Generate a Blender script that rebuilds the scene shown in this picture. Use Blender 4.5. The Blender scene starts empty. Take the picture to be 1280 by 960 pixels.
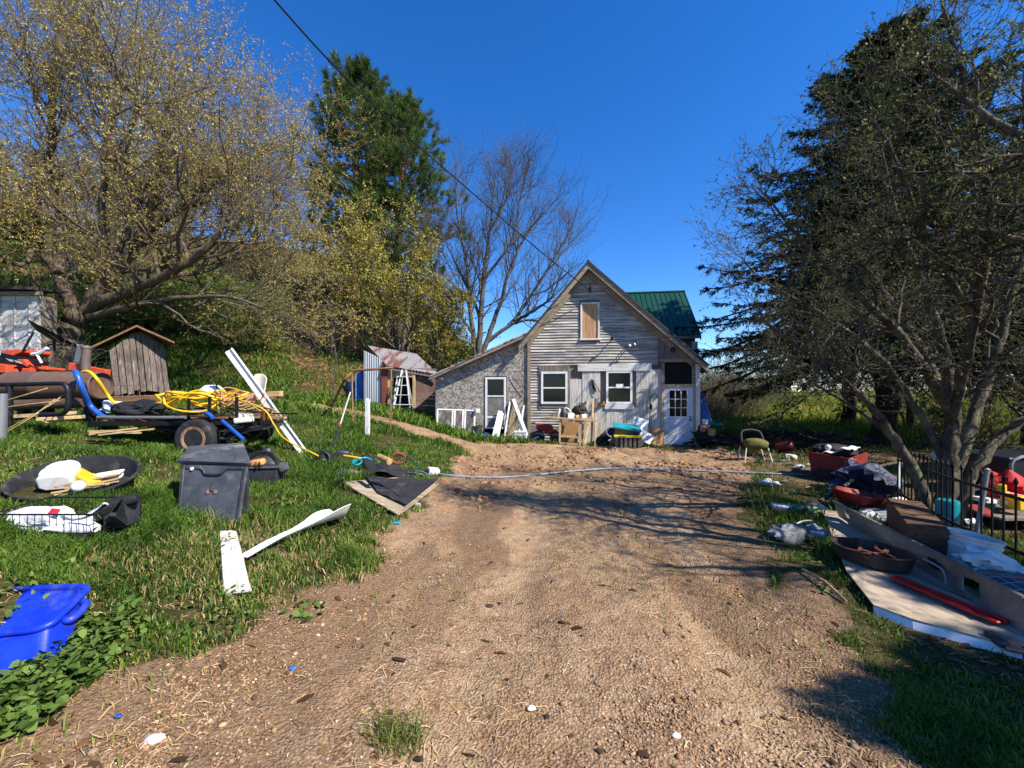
import bpy, bmesh, math, random
import numpy as np
from mathutils import Vector, Matrix

random.seed(7)
RNG = np.random.default_rng(11)
SC = bpy.context.scene
COL = SC.collection
R = math.radians
F, HY, CAMZ = 500.0, 492.0, 1.65

# ------------------------------------------------------------------ noise / terrain
_T = np.random.default_rng(3).random((256, 256))
def vnoise(x, y):
    x = np.asarray(x, float); y = np.asarray(y, float)
    xi = np.floor(x).astype(int); yi = np.floor(y).astype(int)
    fx = x - xi; fy = y - yi
    fx = fx * fx * (3 - 2 * fx); fy = fy * fy * (3 - 2 * fy)
    a = _T[xi & 255, yi & 255]; b = _T[(xi + 1) & 255, yi & 255]
    c = _T[xi & 255, (yi + 1) & 255]; d = _T[(xi + 1) & 255, (yi + 1) & 255]
    return (a * (1 - fx) + b * fx) * (1 - fy) + (c * (1 - fx) + d * fx) * fy
def fbm(x, y, o=3):
    s = 0; a = 1; t = 0
    for i in range(o):
        s = s + a * vnoise(x * 2 ** i + 17.3 * i, y * 2 ** i + 5.1 * i); t += a; a *= .5
    return s / t
def sstep(a, b, x):
    t = np.clip((np.asarray(x, float) - a) / (b - a), 0, 1)
    return t * t * (3 - 2 * t)

LANE = [(-0.6, 11.7), (-2.4, 12.2), (-3.8, 12.7), (-5.6, 13.4), (-7.2, 14.0), (-10, 15.2)]
def lane_dist(x, y):
    best = np.full(np.shape(x), 1e9)
    for (x0, y0), (x1, y1) in zip(LANE[:-1], LANE[1:]):
        dx, dy = x1 - x0, y1 - y0
        t = np.clip(((x - x0) * dx + (y - y0) * dy) / (dx * dx + dy * dy), 0, 1)
        best = np.minimum(best, np.hypot(x - x0 - t * dx, y - y0 - t * dy))
    return best
def dirt_mask(x, y):
    x = np.asarray(x, float); y = np.asarray(y, float)
    xl = np.interp(y, [-5, 1.2, 1.8, 2.3, 2.7, 3.3, 4.5, 7, 10.6, 12], [-3.0, -2.6, -2.15, -1.85, -1.6, -1.45, -1.42, -1.3, -1.16, -1.2])
    xr = np.interp(y, [-5, 1.8, 2.3, 3.1, 4.2, 5.6, 7.6, 10, 12, 13], [1.8, 1.94, 2.07, 2.28, 2.67, 3.2, 4.4, 6, 6.5, 6.8])
    d = np.minimum(np.minimum(x - xl, xr - x), (12.75 - 0.12 * (x - 2)) - y)
    d = np.maximum(d, 0.62 - lane_dist(x, y))
    n = (fbm(x * 1.7, y * 1.7) - .5) * 1.3 + (fbm(x * 7 + 3, y * 7, 2) - .5) * .35
    return sstep(-.22, .22, d + n * .55)
def macro(x, y):
    x = np.asarray(x, float); y = np.asarray(y, float)
    a = -x - 0.9
    t = 0.5 * (a + np.sqrt(a * a + 0.3))
    g = 6 * np.tanh(t / 6)
    base = (0.2 + 0.005 * np.clip(y, 0, 20)) * g
    s = (y - 17.5) - 0.5 * (x + 6)
    far = 13 * sstep(0, 34, s) * sstep(2, -17, x) + 1.6 * sstep(0, 5, s) * sstep(0, -5, x)
    s2 = -x - 15.5 + .15 * (y - 8)
    far = far + 5 * sstep(0, 22, s2) * sstep(20, 8, y)
    far = far + 1.5 * sstep(17, 42, y) * sstep(6.5, 11, x)
    return base + far - 0.12 * sstep(9, 14, y) * sstep(1, 5, x)
def th(x, y):
    x = np.asarray(x, float); y = np.asarray(y, float)
    z = macro(x, y)
    m = dirt_mask(x, y)
    z = z + (fbm(x * .8, y * .8, 2) - .5) * .10 * (1 - m)
    z = z + (fbm(x * 2.3, y * 1.1, 3) - .5) * .055 * m * sstep(.5, 3, y)
    # lumpy churned dirt before the house
    z = z + (fbm(x * 3.1 + 9, y * 3.1, 3) - .5) * .17 * m * sstep(7.5, 10, y) * sstep(14, 12.5, y)
    # two worn wheel tracks
    cx = np.interp(y, [0, 12], [.2, 2.2])
    for o in (-.75, .75):
        z = z - .035 * m * np.exp(-((x - cx - o) / .28) ** 2) * sstep(10, 7, y)
    return z
def thz(x, y): return float(th(x, y))

def P(px, py, Y): return Vector(((px - 640) / F * Y, Y, CAMZ - (py - HY) / F * Y))
def G(px, py, lift=0.0):
    dx, dz = (px - 640) / F, -(py - HY) / F
    ys = np.concatenate([np.arange(.6, 30, .02), np.arange(30, 90, .2)])
    below = CAMZ + dz * ys < th(dx * ys, ys)
    if not below.any(): return P(px, py, 40)
    Y = float(ys[np.argmax(below)])
    x = dx * Y
    return Vector((x, Y, thz(x, Y) + lift))

# ------------------------------------------------------------------ objects
def link(o):
    COL.objects.link(o); return o
def thing(name, label, cat, loc, rotz=0.0, group=None):
    o = bpy.data.objects.new(name, None); link(o)
    o.empty_display_size = .2
    o.location = loc; o.rotation_euler = (0, 0, rotz)
    o['label'] = label; o['category'] = cat
    if group: o['group'] = group
    o_mat[o.name] = Matrix.Translation(Vector(loc)) @ Matrix.Rotation(rotz, 4, 'Z')
    return o
o_mat = {}
def tag(o, label, cat, group=None):
    o['label'] = label; o['category'] = cat
    if group: o['group'] = group
    return o
def kids(o): return [c for c in bpy.data.objects if c.parent == o]
def dup(root, loc=None, rotz=None, scale=None, label=None, group=None):
    def rec(o, par):
        c = o.copy(); link(c)
        if par: c.parent = par
        for ch in kids_cache(o): rec(ch, c)
        return c
    r = rec(root, None)
    if loc is not None: r.location = loc
    if rotz is not None: r.rotation_euler = (0, 0, rotz)
    if scale is not None: r.scale = (scale,) * 3 if not hasattr(scale, '__len__') else scale
    if label: r['label'] = label
    if group: r['group'] = group
    return r
def kids_cache(o): return list(o.children)

def rotm(ax=(0, 0, 0)):
    from mathutils import Euler
    return Euler((R(ax[0]), R(ax[1]), R(ax[2]))).to_matrix()

class MB:
    """collects shapes; build() links them as one mesh object"""
    def __init__(s): s.v = []; s.f = []
    def add(s, vs, fs):
        o = len(s.v); s.v += [tuple(v) for v in vs]; s.f += [tuple(i + o for i in f) for f in fs]; return s
    def box(s, c, d, rot=None):
        x, y, z = d[0] / 2, d[1] / 2, d[2] / 2
        vs = [Vector((a, b, e)) for a in (-x, x) for b in (-y, y) for e in (-z, z)]
        if rot is not None:
            m = rotm(rot) if not isinstance(rot, Matrix) else rot
            vs = [m @ v for v in vs]
        c = Vector(c)
        return s.add([v + c for v in vs], [(0, 1, 3, 2), (4, 6, 7, 5), (0, 4, 5, 1), (2, 3, 7, 6), (0, 2, 6, 4), (1, 5, 7, 3)])
    def bx(s, x0, x1, y0, y1, z0, z1):
        return s.box(((x0 + x1) / 2, (y0 + y1) / 2, (z0 + z1) / 2), (x1 - x0, y1 - y0, z1 - z0))
    def beam(s, p0, p1, w, h, up=(0, 0, 1)):
        p0, p1 = Vector(p0), Vector(p1); d = (p1 - p0).normalized(); up = Vector(up)
        a = d.cross(up)
        if a.length < 1e-4: a = d.cross(Vector((1, 0, 0)))
        a.normalize(); b = a.cross(d).normalized()
        vs = [p + a * (i * w / 2) + b * (j * h / 2) for p in (p0, p1) for i, j in ((-1, -1), (1, -1), (1, 1), (-1, 1))]
        return s.add(vs, [(0, 3, 2, 1), (4, 5, 6, 7), (0, 1, 5, 4), (1, 2, 6, 5), (2, 3, 7, 6), (3, 0, 4, 7)])
    def tube(s, pts, r, n=8, closed=False, caps=True):
        pts = [Vector(p) for p in pts]; m = len(pts)
        rs = r if hasattr(r, '__len__') else [r] * m
        vs = []; a = None
        for i, p in enumerate(pts):
            if closed: t = pts[(i + 1) % m] - pts[i - 1]
            else: t = pts[min(i + 1, m - 1)] - pts[max(i - 1, 0)]
            if t.length < 1e-9: t = Vector((0, 0, 1))
            t.normalize()
            if a is None:
                a = t.cross(Vector((0, 0, 1)))
                if a.length < .05: a = t.cross(Vector((0, 1, 0)))
            a = a - t * a.dot(t)
            if a.length < 1e-6: a = t.orthogonal()
            a.normalize(); b = t.cross(a)
            for k in range(n):
                q = 2 * math.pi * k / n
                vs.append(p + (a * math.cos(q) + b * math.sin(q)) * rs[i])
        fs = []
        for i in range(m if closed else m - 1):
            j = (i + 1) % m
            for k in range(n):
                l = (k + 1) % n
                fs.append((i * n + k, i * n + l, j * n + l, j * n + k))
        if caps and not closed:
            fs.append(tuple(range(n - 1, -1, -1))); fs.append(tuple((m - 1) * n + k for k in range(n)))
        return s.add(vs, fs)
    def lathe(s, prof, c=(0, 0, 0), rot=None, n=20, sx=1, sy=1, wob=0, seed=0):
        m = rotm(rot) if rot is not None and not isinstance(rot, Matrix) else (rot or Matrix.Identity(3))
        c = Vector(c); vs = []; rr = random.Random(seed)
        ph = rr.random() * 6
        for (r_, z) in prof:
            for k in range(n):
                q = 2 * math.pi * k / n
                w = 1 + wob * math.sin(2 * q + ph) + wob * .6 * math.sin(3 * q + 2 * ph)
                vs.append(m @ Vector((r_ * w * math.cos(q) * sx, r_ * w * math.sin(q) * sy, z)) + c)
        fs = []
        for i in range(len(prof) - 1):
            for k in range(n):
                l = (k + 1) % n
                fs.append((i * n + k, i * n + l, (i + 1) * n + l, (i + 1) * n + k))
        if prof[0][0] > 1e-5: fs.append(tuple(range(n - 1, -1, -1)))
        if prof[-1][0] > 1e-5: fs.append(tuple((len(prof) - 1) * n + k for k in range(n)))
        return s.add(vs, fs)
    def prism(s, pts, ext):
        pts = [Vector(p) for p in pts]; e = Vector(ext); n = len(pts)
        fs = [tuple(range(n)), tuple(range(2 * n - 1, n - 1, -1))]
        for k in range(n):
            l = (k + 1) % n
            fs.append((k, k + n, l + n, l))
        return s.add(pts + [p + e for p in pts], fs)
    def grid(s, fn, nu, nv, th_=0.0):
        """surface fn(u,v)->point, with thickness along its normal"""
        pts = [[Vector(fn(i / nu, j / nv)) for j in range(nv + 1)] for i in range(nu + 1)]
        vs = [p for row in pts for p in row]; w = nv + 1
        fs = [(i * w + j, (i + 1) * w + j, (i + 1) * w + j + 1, i * w + j + 1) for i in range(nu) for j in range(nv)]
        if th_:
            off = []
            for i in range(nu + 1):
                for j in range(nv + 1):
                    du = pts[min(i + 1, nu)][j] - pts[max(i - 1, 0)][j]; dv = pts[i][min(j + 1, nv)] - pts[i][max(j - 1, 0)]
                    nn = du.cross(dv)
                    if nn.length < 1e-9: nn = Vector((0, 0, 1))
                    off.append(pts[i][j] - nn.normalized() * th_)
            n = len(vs); vs = vs + off
            fs = fs + [tuple(n + k for k in reversed(f)) for f in fs]
            bd = [i * w for i in range(nu + 1)] + [nu * w + j for j in range(1, nv + 1)] + [i * w + nv for i in range(nu - 1, -1, -1)] + [j for j in range(nv - 1, 0, -1)]
            for k in range(len(bd)):
                a, b = bd[k], bd[(k + 1) % len(bd)]
                fs.append((b, a, a + n, b + n))
        return s.add(vs, fs)
    def blob(s, c, d, seed=0, amp=.25, nu=14, nv=9, rot=None, fr=2.2, flat=None):
        rr = random.Random(seed); o1, o2 = rr.random() * 90, rr.random() * 90
        m = rotm(rot) if rot is not None else Matrix.Identity(3)
        c = Vector(c); vs = []
        for j in range(nv + 1):
            ph = math.pi * j / nv
            for i in range(nu):
                q = 2 * math.pi * i / nu
                n = Vector((math.sin(ph) * math.cos(q), math.sin(ph) * math.sin(q), math.cos(ph)))
                k = 1 + amp * (float(vnoise(n.x * fr + o1 + n.z * 1.7, n.y * fr + o2 - n.z * 1.3)) - .5) * 2
                p = Vector((n.x * d[0] * k, n.y * d[1] * k, n.z * d[2] * k)) * .5
                if flat is not None: p.z = max(p.z, flat)
                vs.append(m @ p + c)
        fs = []
        for j in range(nv):
            for i in range(nu):
                l = (i + 1) % nu
                fs.append((j * nu + i, (j + 1) * nu + i, (j + 1) * nu + l, j * nu + l))
        return s.add(vs, fs)
    def build(s, name, mat, parent=None, world=True, smooth=None, bevel=0, seg=1):
        """world=True: coordinates were given in world space, whatever the parent"""
        me = bpy.data.meshes.new(name)
        vs = s.v
        if parent is not None and world:
            root = parent
            while root.parent is not None: root = root.parent
            mi = (o_mat[root.name] if root.name in o_mat else Matrix.Identity(4)).inverted()
            vs = [tuple(mi @ Vector(v)) for v in vs]
        org = Vector((0, 0, 0))
        if parent is None and world:      # own origin at its base
            a = np.array(vs); org = Vector(((a[:, 0].min() + a[:, 0].max()) / 2, (a[:, 1].min() + a[:, 1].max()) / 2, a[:, 2].min()))
            vs = [(v[0] - org.x, v[1] - org.y, v[2] - org.z) for v in vs]
        me.from_pydata([tuple(v) for v in vs], [], s.f)
        bm = bmesh.new(); bm.from_mesh(me)
        bmesh.ops.recalc_face_normals(bm, faces=bm.faces)
        bm.to_mesh(me); bm.free()
        me.materials.append(mat)
        o = bpy.data.objects.new(name, me); link(o)
        o.location = org
        if parent is None: o_mat[o.name] = Matrix.Translation(org)
        if parent is not None: o.parent = parent
        if smooth:
            me.shade_smooth(); me.set_sharp_from_angle(angle=R(smooth))
        if bevel:
            b = o.modifiers.new('bevel', 'BEVEL'); b.width = bevel; b.segments = seg; b.limit_method = 'ANGLE'; b.angle_limit = R(40)
        return o

def spline(pts, n=8):
    pts = [Vector(p) for p in pts]
    if len(pts) < 3:
        return [pts[0].lerp(pts[1], k / n) for k in range(n + 1)]
    out = []
    for i in range(len(pts) - 1):
        p0 = pts[max(i - 1, 0)]; p1 = pts[i]; p2 = pts[i + 1]; p3 = pts[min(i + 2, len(pts) - 1)]
        for k in range(n):
            t = k / n
            out.append(.5 * ((2 * p1) + (p2 - p0) * t + (2 * p0 - 5 * p1 + 4 * p2 - p3) * t * t + (3 * p1 - p0 - 3 * p2 + p3) * t ** 3))
    out.append(pts[-1]); return out

def fast_mesh(name, V, faces, mat, parent=None, tint=None, smooth=False, link_it=True):
    """V (n,3); faces: list of int arrays (m,3)/(m,4); tint: per-vertex float attribute"""
    me = bpy.data.meshes.new(name)
    V = np.asarray(V, np.float32)
    me.vertices.add(len(V)); me.vertices.foreach_set('co', V.ravel())
    loops = np.concatenate([f.ravel() for f in faces]).astype(np.int32)
    tot = np.concatenate([np.full(len(f), f.shape[1]) for f in faces]).astype(np.int32)
    st = np.concatenate([[0], np.cumsum(tot)[:-1]]).astype(np.int32)
    me.loops.add(len(loops)); me.loops.foreach_set('vertex_index', loops)
    me.polygons.add(len(tot)); me.polygons.foreach_set('loop_start', st)
    if smooth: me.polygons.foreach_set('use_smooth', np.ones(len(tot), bool))
    me.update(calc_edges=True)
    if tint is not None:
        a = me.attributes.new('tint', 'FLOAT', 'POINT'); a.data.foreach_set('value', np.asarray(tint, np.float32))
    me.materials.append(mat)
    o = bpy.data.objects.new(name, me)
    if link_it: link(o)
    if parent is not None: o.parent = parent
    return o

# ------------------------------------------------------------------ camera, world, sun
cam = bpy.data.cameras.new('camera'); co = link(bpy.data.objects.new('camera', cam))
cam.sensor_width = 36; cam.lens = 36 * F / 1280; cam.shift_y = 12 / 1280
cam.clip_start = .05; cam.clip_end = 3000
co.location = (0, 0, CAMZ); co.rotation_euler = (R(90), 0, 0)
SC.camera = co
LIGHT = Vector((-.62, .38, -.68)).normalized()
SUN = -LIGHT
el = math.asin(SUN.z); az = math.atan2(SUN.x, SUN.y)
w = bpy.data.worlds.new("World"); SC.world = w; w.use_nodes = True
nt = w.node_tree; nt.nodes.clear()
sky = nt.nodes.new('ShaderNodeTexSky'); sky.sky_type = 'NISHITA'; sky.sun_disc = False
sky.sun_elevation = el; sky.sun_rotation = az % (2 * math.pi); sky.altitude = 1800; sky.air_density = 1.0; sky.dust_density = .1; sky.ozone_density = 3.0
hs = nt.nodes.new('ShaderNodeHueSaturation'); hs.inputs['Saturation'].default_value = 1.33; hs.inputs['Value'].default_value = 1.24
hs.inputs['Hue'].default_value = .51
bg = nt.nodes.new('ShaderNodeBackground'); bg.inputs[1].default_value = .118
ow = nt.nodes.new('ShaderNodeOutputWorld')
nt.links.new(sky.outputs[0], hs.inputs['Color']); nt.links.new(hs.outputs[0], bg.inputs[0]); nt.links.new(bg.outputs[0], ow.inputs[0])
sl = bpy.data.lights.new('sun', 'SUN'); sl.energy = 5.0; sl.angle = R(.5); sl.color = (1, .94, .84)
so = link(bpy.data.objects.new('sun', sl)); so.rotation_euler = LIGHT.to_track_quat('-Z', 'Y').to_euler(); so.location = (20, -12, 25)
SC.view_settings.view_transform = 'Standard'; SC.view_settings.look = 'None'
SC.view_settings.exposure = .86; SC.view_settings.gamma = 1
SC.render.engine = 'CYCLES'
SC.cycles.use_denoising = True
SC.cycles.max_bounces = 6; SC.cycles.transparent_max_bounces = 6; SC.cycles.diffuse_bounces = 3; SC.cycles.glossy_bounces = 3
SC.cycles.caustics_reflective = False; SC.cycles.caustics_refractive = False
# ------------------------------------------------------------------ materials
def S(r, g, b):
    f = lambda c: (c / 255 / 12.92) if c / 255 <= .04045 else ((c / 255 + .055) / 1.055) ** 2.4
    return (f(r), f(g), f(b), 1)
def c4(c): return tuple(c) if len(c) == 4 else (*c, 1)
class NT:
    def __init__(s, name):
        s.m = bpy.data.materials.new(name); s.m.use_nodes = True; s.t = s.m.node_tree; s.t.nodes.clear()
        s.out = s.n('ShaderNodeOutputMaterial')
    def n(s, t, **kw):
        x = s.t.nodes.new(t)
        for k, v in kw.items():
            if k in x.inputs: s.set(x, k, v)
            else: setattr(x, k, v)
        return x
    def set(s, node, k, v):
        if isinstance(v, bpy.types.NodeSocket): s.t.links.new(v, node.inputs[k])
        else: node.inputs[k].default_value = v
    def coord(s, scale=(1, 1, 1), rot=(0, 0, 0), which='Object', loc=(0, 0, 0)):
        tc = s.n('ShaderNodeTexCoord'); mp = s.n('ShaderNodeMapping')
        mp.inputs['Scale'].default_value = scale; mp.inputs['Rotation'].default_value = rot; mp.inputs['Location'].default_value = loc
        s.t.links.new(tc.outputs[which], mp.inputs['Vector']); return mp.outputs[0]
    def noise(s, vec, scale, detail=5, rough=.6, dist=0):
        x = s.n('ShaderNodeTexNoise'); x.inputs['Scale'].default_value = scale; x.inputs['Detail'].default_value = detail
        x.inputs['Roughness'].default_value = rough; x.inputs['Distortion'].default_value = dist
        s.t.links.new(vec, x.inputs['Vector']); return x.outputs['Fac']
    def voro(s, vec, scale, feature='F1', out='Distance', rnd=1):
        x = s.n('ShaderNodeTexVoronoi'); x.feature = feature; x.inputs['Scale'].default_value = scale; x.inputs['Randomness'].default_value = rnd
        s.t.links.new(vec, x.inputs['Vector']); return x.outputs[out]
    def ramp(s, fac, stops):
        x = s.n('ShaderNodeValToRGB'); e = x.color_ramp.elements
        while len(e) < len(stops): e.new(.5)
        for k, (p, c) in enumerate(stops): e[k].position = p; e[k].color = c4(c) if hasattr(c, '__len__') else (c, c, c, 1)
        s.t.links.new(fac, x.inputs[0]); return x.outputs[0]
    def mix(s, fac, a, b, mode='MIX'):
        x = s.n('ShaderNodeMix'); x.data_type = 'RGBA'; x.blend_type = mode
        for i, v in ((0, fac), (6, a), (7, b)):
            if isinstance(v, bpy.types.NodeSocket): s.t.links.new(v, x.inputs[i])
            else: x.inputs[i].default_value = v if i == 0 else c4(v)
        return x.outputs[2]
    def math(s, op, a, b=None):
        x = s.n('ShaderNodeMath'); x.operation = op
        for i, v in ((0, a), (1, b)):
            if v is None: continue
            if isinstance(v, bpy.types.NodeSocket): s.t.links.new(v, x.inputs[i])
            else: x.inputs[i].default_value = v
        return x.outputs[0]
    def bump(s, h, strength=.5, dist=.01, nrm=None):
        x = s.n('ShaderNodeBump'); x.inputs['Strength'].default_value = strength; x.inputs['Distance'].default_value = dist
        s.t.links.new(h, x.inputs['Height'])
        if nrm is not None: s.t.links.new(nrm, x.inputs['Normal'])
        return x.outputs[0]
    def attr(s, name):
        x = s.n('ShaderNodeAttribute'); x.attribute_name = name; return x.outputs['Fac']
    def fin(s, col, rough=.8, metal=0, normal=None, spec=.3, **kw):
        b = s.n('ShaderNodeBsdfPrincipled')
        for k, v in (('Base Color', col), ('Roughness', rough), ('Metallic', metal), ('Specular IOR Level', spec)):
            s.set(b, k, c4(v) if k == 'Base Color' and not isinstance(v, bpy.types.NodeSocket) else v)
        for k, v in kw.items(): s.set(b, k, v)
        if normal is not None: s.t.links.new(normal, b.inputs['Normal'])
        s.t.links.new(b.outputs[0], s.out.inputs[0]); return s.m

_mc = {}
def plain(name, c, c2=None, rough=.55, scale=6, metal=0, bump=.25, spec=.4, grime=None, gscale=2.2, gamt=(.46, .68), streak=(1, 1, 1), bdist=.004, bscale=None):
    """a painted / plastic / metal surface with uneven colour, grime patches and slight relief"""
    if name in _mc: return _mc[name]
    t = NT(name); v = t.coord(streak)
    n = t.noise(v, scale, 6, .65)
    c2 = c2 or tuple(x * .72 for x in c[:3])
    col = t.ramp(n, [(.3, c2), (.68, c)])
    if grime is not None:
        g = t.noise(t.coord(streak, loc=(3, 7, 1)), gscale, 7, .7, .4)
        f = t.ramp(g, [(gamt[0], 0), (gamt[1], 1)])
        col = t.mix(f, col, grime)
    fine = t.noise(t.coord(streak), bscale or scale * 9, 4, .7)
    rr = t.math('ADD', t.math('MULTIPLY', n, .3), max(rough - .15, .05))
    _mc[name] = t.fin(col, rr, metal, t.bump(fine, bump, bdist), spec)
    return _mc[name]

def wood(name, c1, c2, c3=None, axis='Z', paint=None, pamt=(.48, .58), rough=.85, grain=1.0, knots=True, pscale=2.0):
    """weathered boards: grain streaks along an axis, optional flaking paint over it"""
    if name in _mc: return _mc[name]
    t = NT(name)
    k = {'X': (.06, 1, 1), 'Y': (1, .06, 1), 'Z': (1, 1, .06)}[axis]
    info = t.n('ShaderNodeNewGeometry')
    off = t.n('ShaderNodeVectorMath'); off.operation = 'SCALE'
    comb = t.n('ShaderNodeCombineXYZ')
    for i in range(3): t.t.links.new(info.outputs['Random Per Island'], comb.inputs[i])
    t.t.links.new(comb.outputs[0], off.inputs[0]); off.inputs['Scale'].default_value = 37
    def vec(sc):
        a = t.n('ShaderNodeVectorMath'); a.operation = 'ADD'
        t.t.links.new(t.coord(sc), a.inputs[0]); t.t.links.new(off.outputs[0], a.inputs[1]); return a.outputs[0]
    g = t.noise(vec(tuple(x * 22 * grain for x in k)), 1.6, 6, .7, .6)
    col = t.ramp(g, [(.3, c1), (.55, c2), (.75, c3 or c2)])
    isl = t.ramp(info.outputs['Random Per Island'], [(0, (.7, .7, .7)), (1, (1.12, 1.1, 1.06))])
    col = t.mix(.75, col, t.mix(1, col, isl, 'MULTIPLY'))
    blot = t.noise(t.coord((1, 1, 1), loc=(5, 2, 8)), 1.3, 6, .65)
    col = t.mix(t.ramp(blot, [(.48, 0), (.75, .6)]), col, tuple(x * .45 for x in c1[:3]))
    h = g
    if paint is not None:
        pn = t.noise(vec(tuple(x * 7 * pscale for x in k)), 1.3, 7, .72, .5)
        pn2 = t.noise(t.coord((1, 1, 1), loc=(1, 9, 4)), 1.1, 4)
        f = t.ramp(t.math('ADD', t.math('MULTIPLY', pn, .75), t.math('MULTIPLY', pn2, .25)), [(pamt[0], 0), (pamt[1], 1)])
        col = t.mix(f, col, t.mix(t.noise(t.coord((3, 3, 3)), 5), paint, tuple(x * .78 for x in paint[:3])))
        h = t.math('ADD', g, f)
    _mc[name] = t.fin(col, rough, 0, t.bump(h, .5, .004), .25)
    return _mc[name]

def metalsheet(name, c, rust=None, ramt=(.5, .6), rough=.45, metal=.7, streak=(1, 1, .25), rscale=2.5):
    if name in _mc: return _mc[name]
    t = NT(name)
    n = t.noise(t.coord(streak), 5, 6, .7)
    col = t.ramp(n, [(.3, tuple(x * .7 for x in c[:3])), (.7, c)])
    m = metal; rg = rough
    if rust is not None:
        r1 = t.noise(t.coord(streak, loc=(2, 2, 6)), rscale, 8, .72, .5)
        f = t.ramp(r1, [(ramt[0], 0), (ramt[1], 1)])
        rc = t.ramp(t.noise(t.coord((1, 1, 1)), 14, 5), [(.3, tuple(x * .45 for x in rust[:3])), (.7, rust)])
        col = t.mix(f, col, rc)
        m = t.math('MULTIPLY', t.math('SUBTRACT', 1.0, f), metal)
        rg = t.math('ADD', t.math('MULTIPLY', f, .9 - rough), rough)
    _mc[name] = t.fin(col, rg, m, t.bump(t.noise(t.coord((1, 1, 1)), 40, 4), .2, .003), .4)
    return _mc[name]

def leafmat(name, stops, trans=.35, rough=.6):
    if name in _mc: return _mc[name]
    t = NT(name)
    col = t.ramp(t.attr('tint'), stops)
    oi = t.n('ShaderNodeObjectInfo')
    hsv = t.n('ShaderNodeHueSaturation'); t.t.links.new(col, hsv.inputs['Color'])
    t.t.links.new(t.math('ADD', t.math('MULTIPLY', oi.outputs['Random'], .4), .8), hsv.inputs['Value'])
    d = t.n('ShaderNodeBsdfPrincipled'); d.inputs['Roughness'].default_value = rough; d.inputs['Specular IOR Level'].default_value = .2
    t.t.links.new(hsv.outputs[0], d.inputs['Base Color'])
    tr = t.n('ShaderNodeBsdfTranslucent'); t.t.links.new(hsv.outputs[0], tr.inputs['Color'])
    mx = t.n('ShaderNodeMixShader'); mx.inputs[0].default_value = trans
    t.t.links.new(d.outputs[0], mx.inputs[1]); t.t.links.new(tr.outputs[0], mx.inputs[2])
    t.t.links.new(mx.outputs[0], t.out.inputs[0]); _mc[name] = t.m
    return t.m

def barkmat(name, c1, c2, lichen=None, scale=14):
    if name in _mc: return _mc[name]
    t = NT(name)
    n = t.noise(t.coord((1, 1, .25)), scale, 7, .75, .4)
    col = t.ramp(n, [(.32, c1), (.66, c2)])
    if lichen: col = t.mix(t.ramp(t.noise(t.coord((1, 1, .6)), 6, 6, .7), [(.52, 0), (.62, .8)]), col, lichen)
    _mc[name] = t.fin(col, .95, 0, t.bump(n, .8, .02), .15); return _mc[name]

# ground sheet: soil and turf blended by the 'tint' attribute (1 = bare dirt)
def ground_material():
    t = NT('ground_soil')
    v = t.coord((1, 1, 1))
    big = t.noise(v, .9, 4); mid = t.noise(v, 6, 6, .7); fine = t.noise(v, 55, 5, .75)
    # a reddish-orange gravel band and paler compacted tan
    base = t.ramp(mid, [(.28, S(112, 86, 62)), (.5, S(150, 123, 95)), (.75, S(174, 148, 118))])
    base = t.mix(t.ramp(big, [(.45, 0), (.62, .7)]), base, t.ramp(fine, [(.3, S(118, 86, 60)), (.7, S(178, 140, 102))]))
    damp = t.noise(t.coord((1, 1.6, 1), loc=(4, 1, 0)), 1.7, 6, .7)
    base = t.mix(t.ramp(damp, [(.54, 0), (.72, .65)]), base, S(92, 70, 54))
    vc = t.n('ShaderNodeTexVoronoi'); vc.inputs['Scale'].default_value = 62; t.t.links.new(t.coord((1, 1, 1)), vc.inputs['Vector'])
    vd = vc.outputs['Distance']
    sep = t.n('ShaderNodeSeparateColor'); t.t.links.new(vc.outputs['Color'], sep.inputs[0])
    stone = t.ramp(sep.outputs[0], [(0, S(120, 84, 58)), (.3, S(178, 134, 96)), (.6, S(196, 168, 136)), (.82, S(150, 120, 104)), (1, S(222, 204, 180))])
    gm = t.math('MULTIPLY', t.ramp(sep.outputs[1], [(.35, 0), (.45, 1)]), t.ramp(vd, [(.45, 1), (.62, 0)]))
    base = t.mix(t.math('MULTIPLY', gm, .55), base, stone)
    crack = t.ramp(vd, [(.55, 1), (.9, .6)])
    base = t.mix(1, base, crack, 'MULTIPLY')
    base = t.mix(t.ramp(fine, [(.3, .55), (.45, 0)]), base, S(70, 50, 38))
    turf = t.ramp(mid, [(.25, S(38, 40, 20)), (.5, S(70, 70, 34)), (.72, S(110, 92, 56))])
    turf = t.mix(t.ramp(fine, [(.35, .6), (.55, 0)]), turf, S(40, 34, 24))
    wear = t.attr('wear')
    base = t.mix(t.math('MULTIPLY', t.ramp(t.math('ADD', wear, t.math('MULTIPLY', t.math('SUBTRACT', mid, .5), .8)), [(.3, 0), (.75, 1)]), .6), base, t.ramp(mid, [(.3, S(150, 124, 93)), (.7, S(184, 157, 124))]))
    base = t.mix(t.math('MULTIPLY', t.ramp(t.math('ADD', t.math('MULTIPLY', wear, -1.0), t.math('MULTIPLY', t.math('SUBTRACT', mid, .5), .9)), [(.15, 0), (.8, 1)]), .58), base, t.ramp(fine, [(.3, S(78, 60, 46)), (.7, S(128, 102, 78))]))
    m = t.attr('tint')
    mn = t.math('ADD', m, t.math('MULTIPLY', t.math('SUBTRACT', fine, .5), .7))
    col = t.mix(t.ramp(mn, [(.3, 0), (.62, 1)]), turf, base)
    h = t.math('ADD', t.math('MULTIPLY', fine, .8), t.math('MULTIPLY', t.ramp(vd, [(.0, 1), (.7, 0)]), .8))
    nb = t.bump(h, .9, .012, t.bump(mid, .8, .05))
    return t.fin(col, .95, 0, nb, .15)
M = {}
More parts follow.
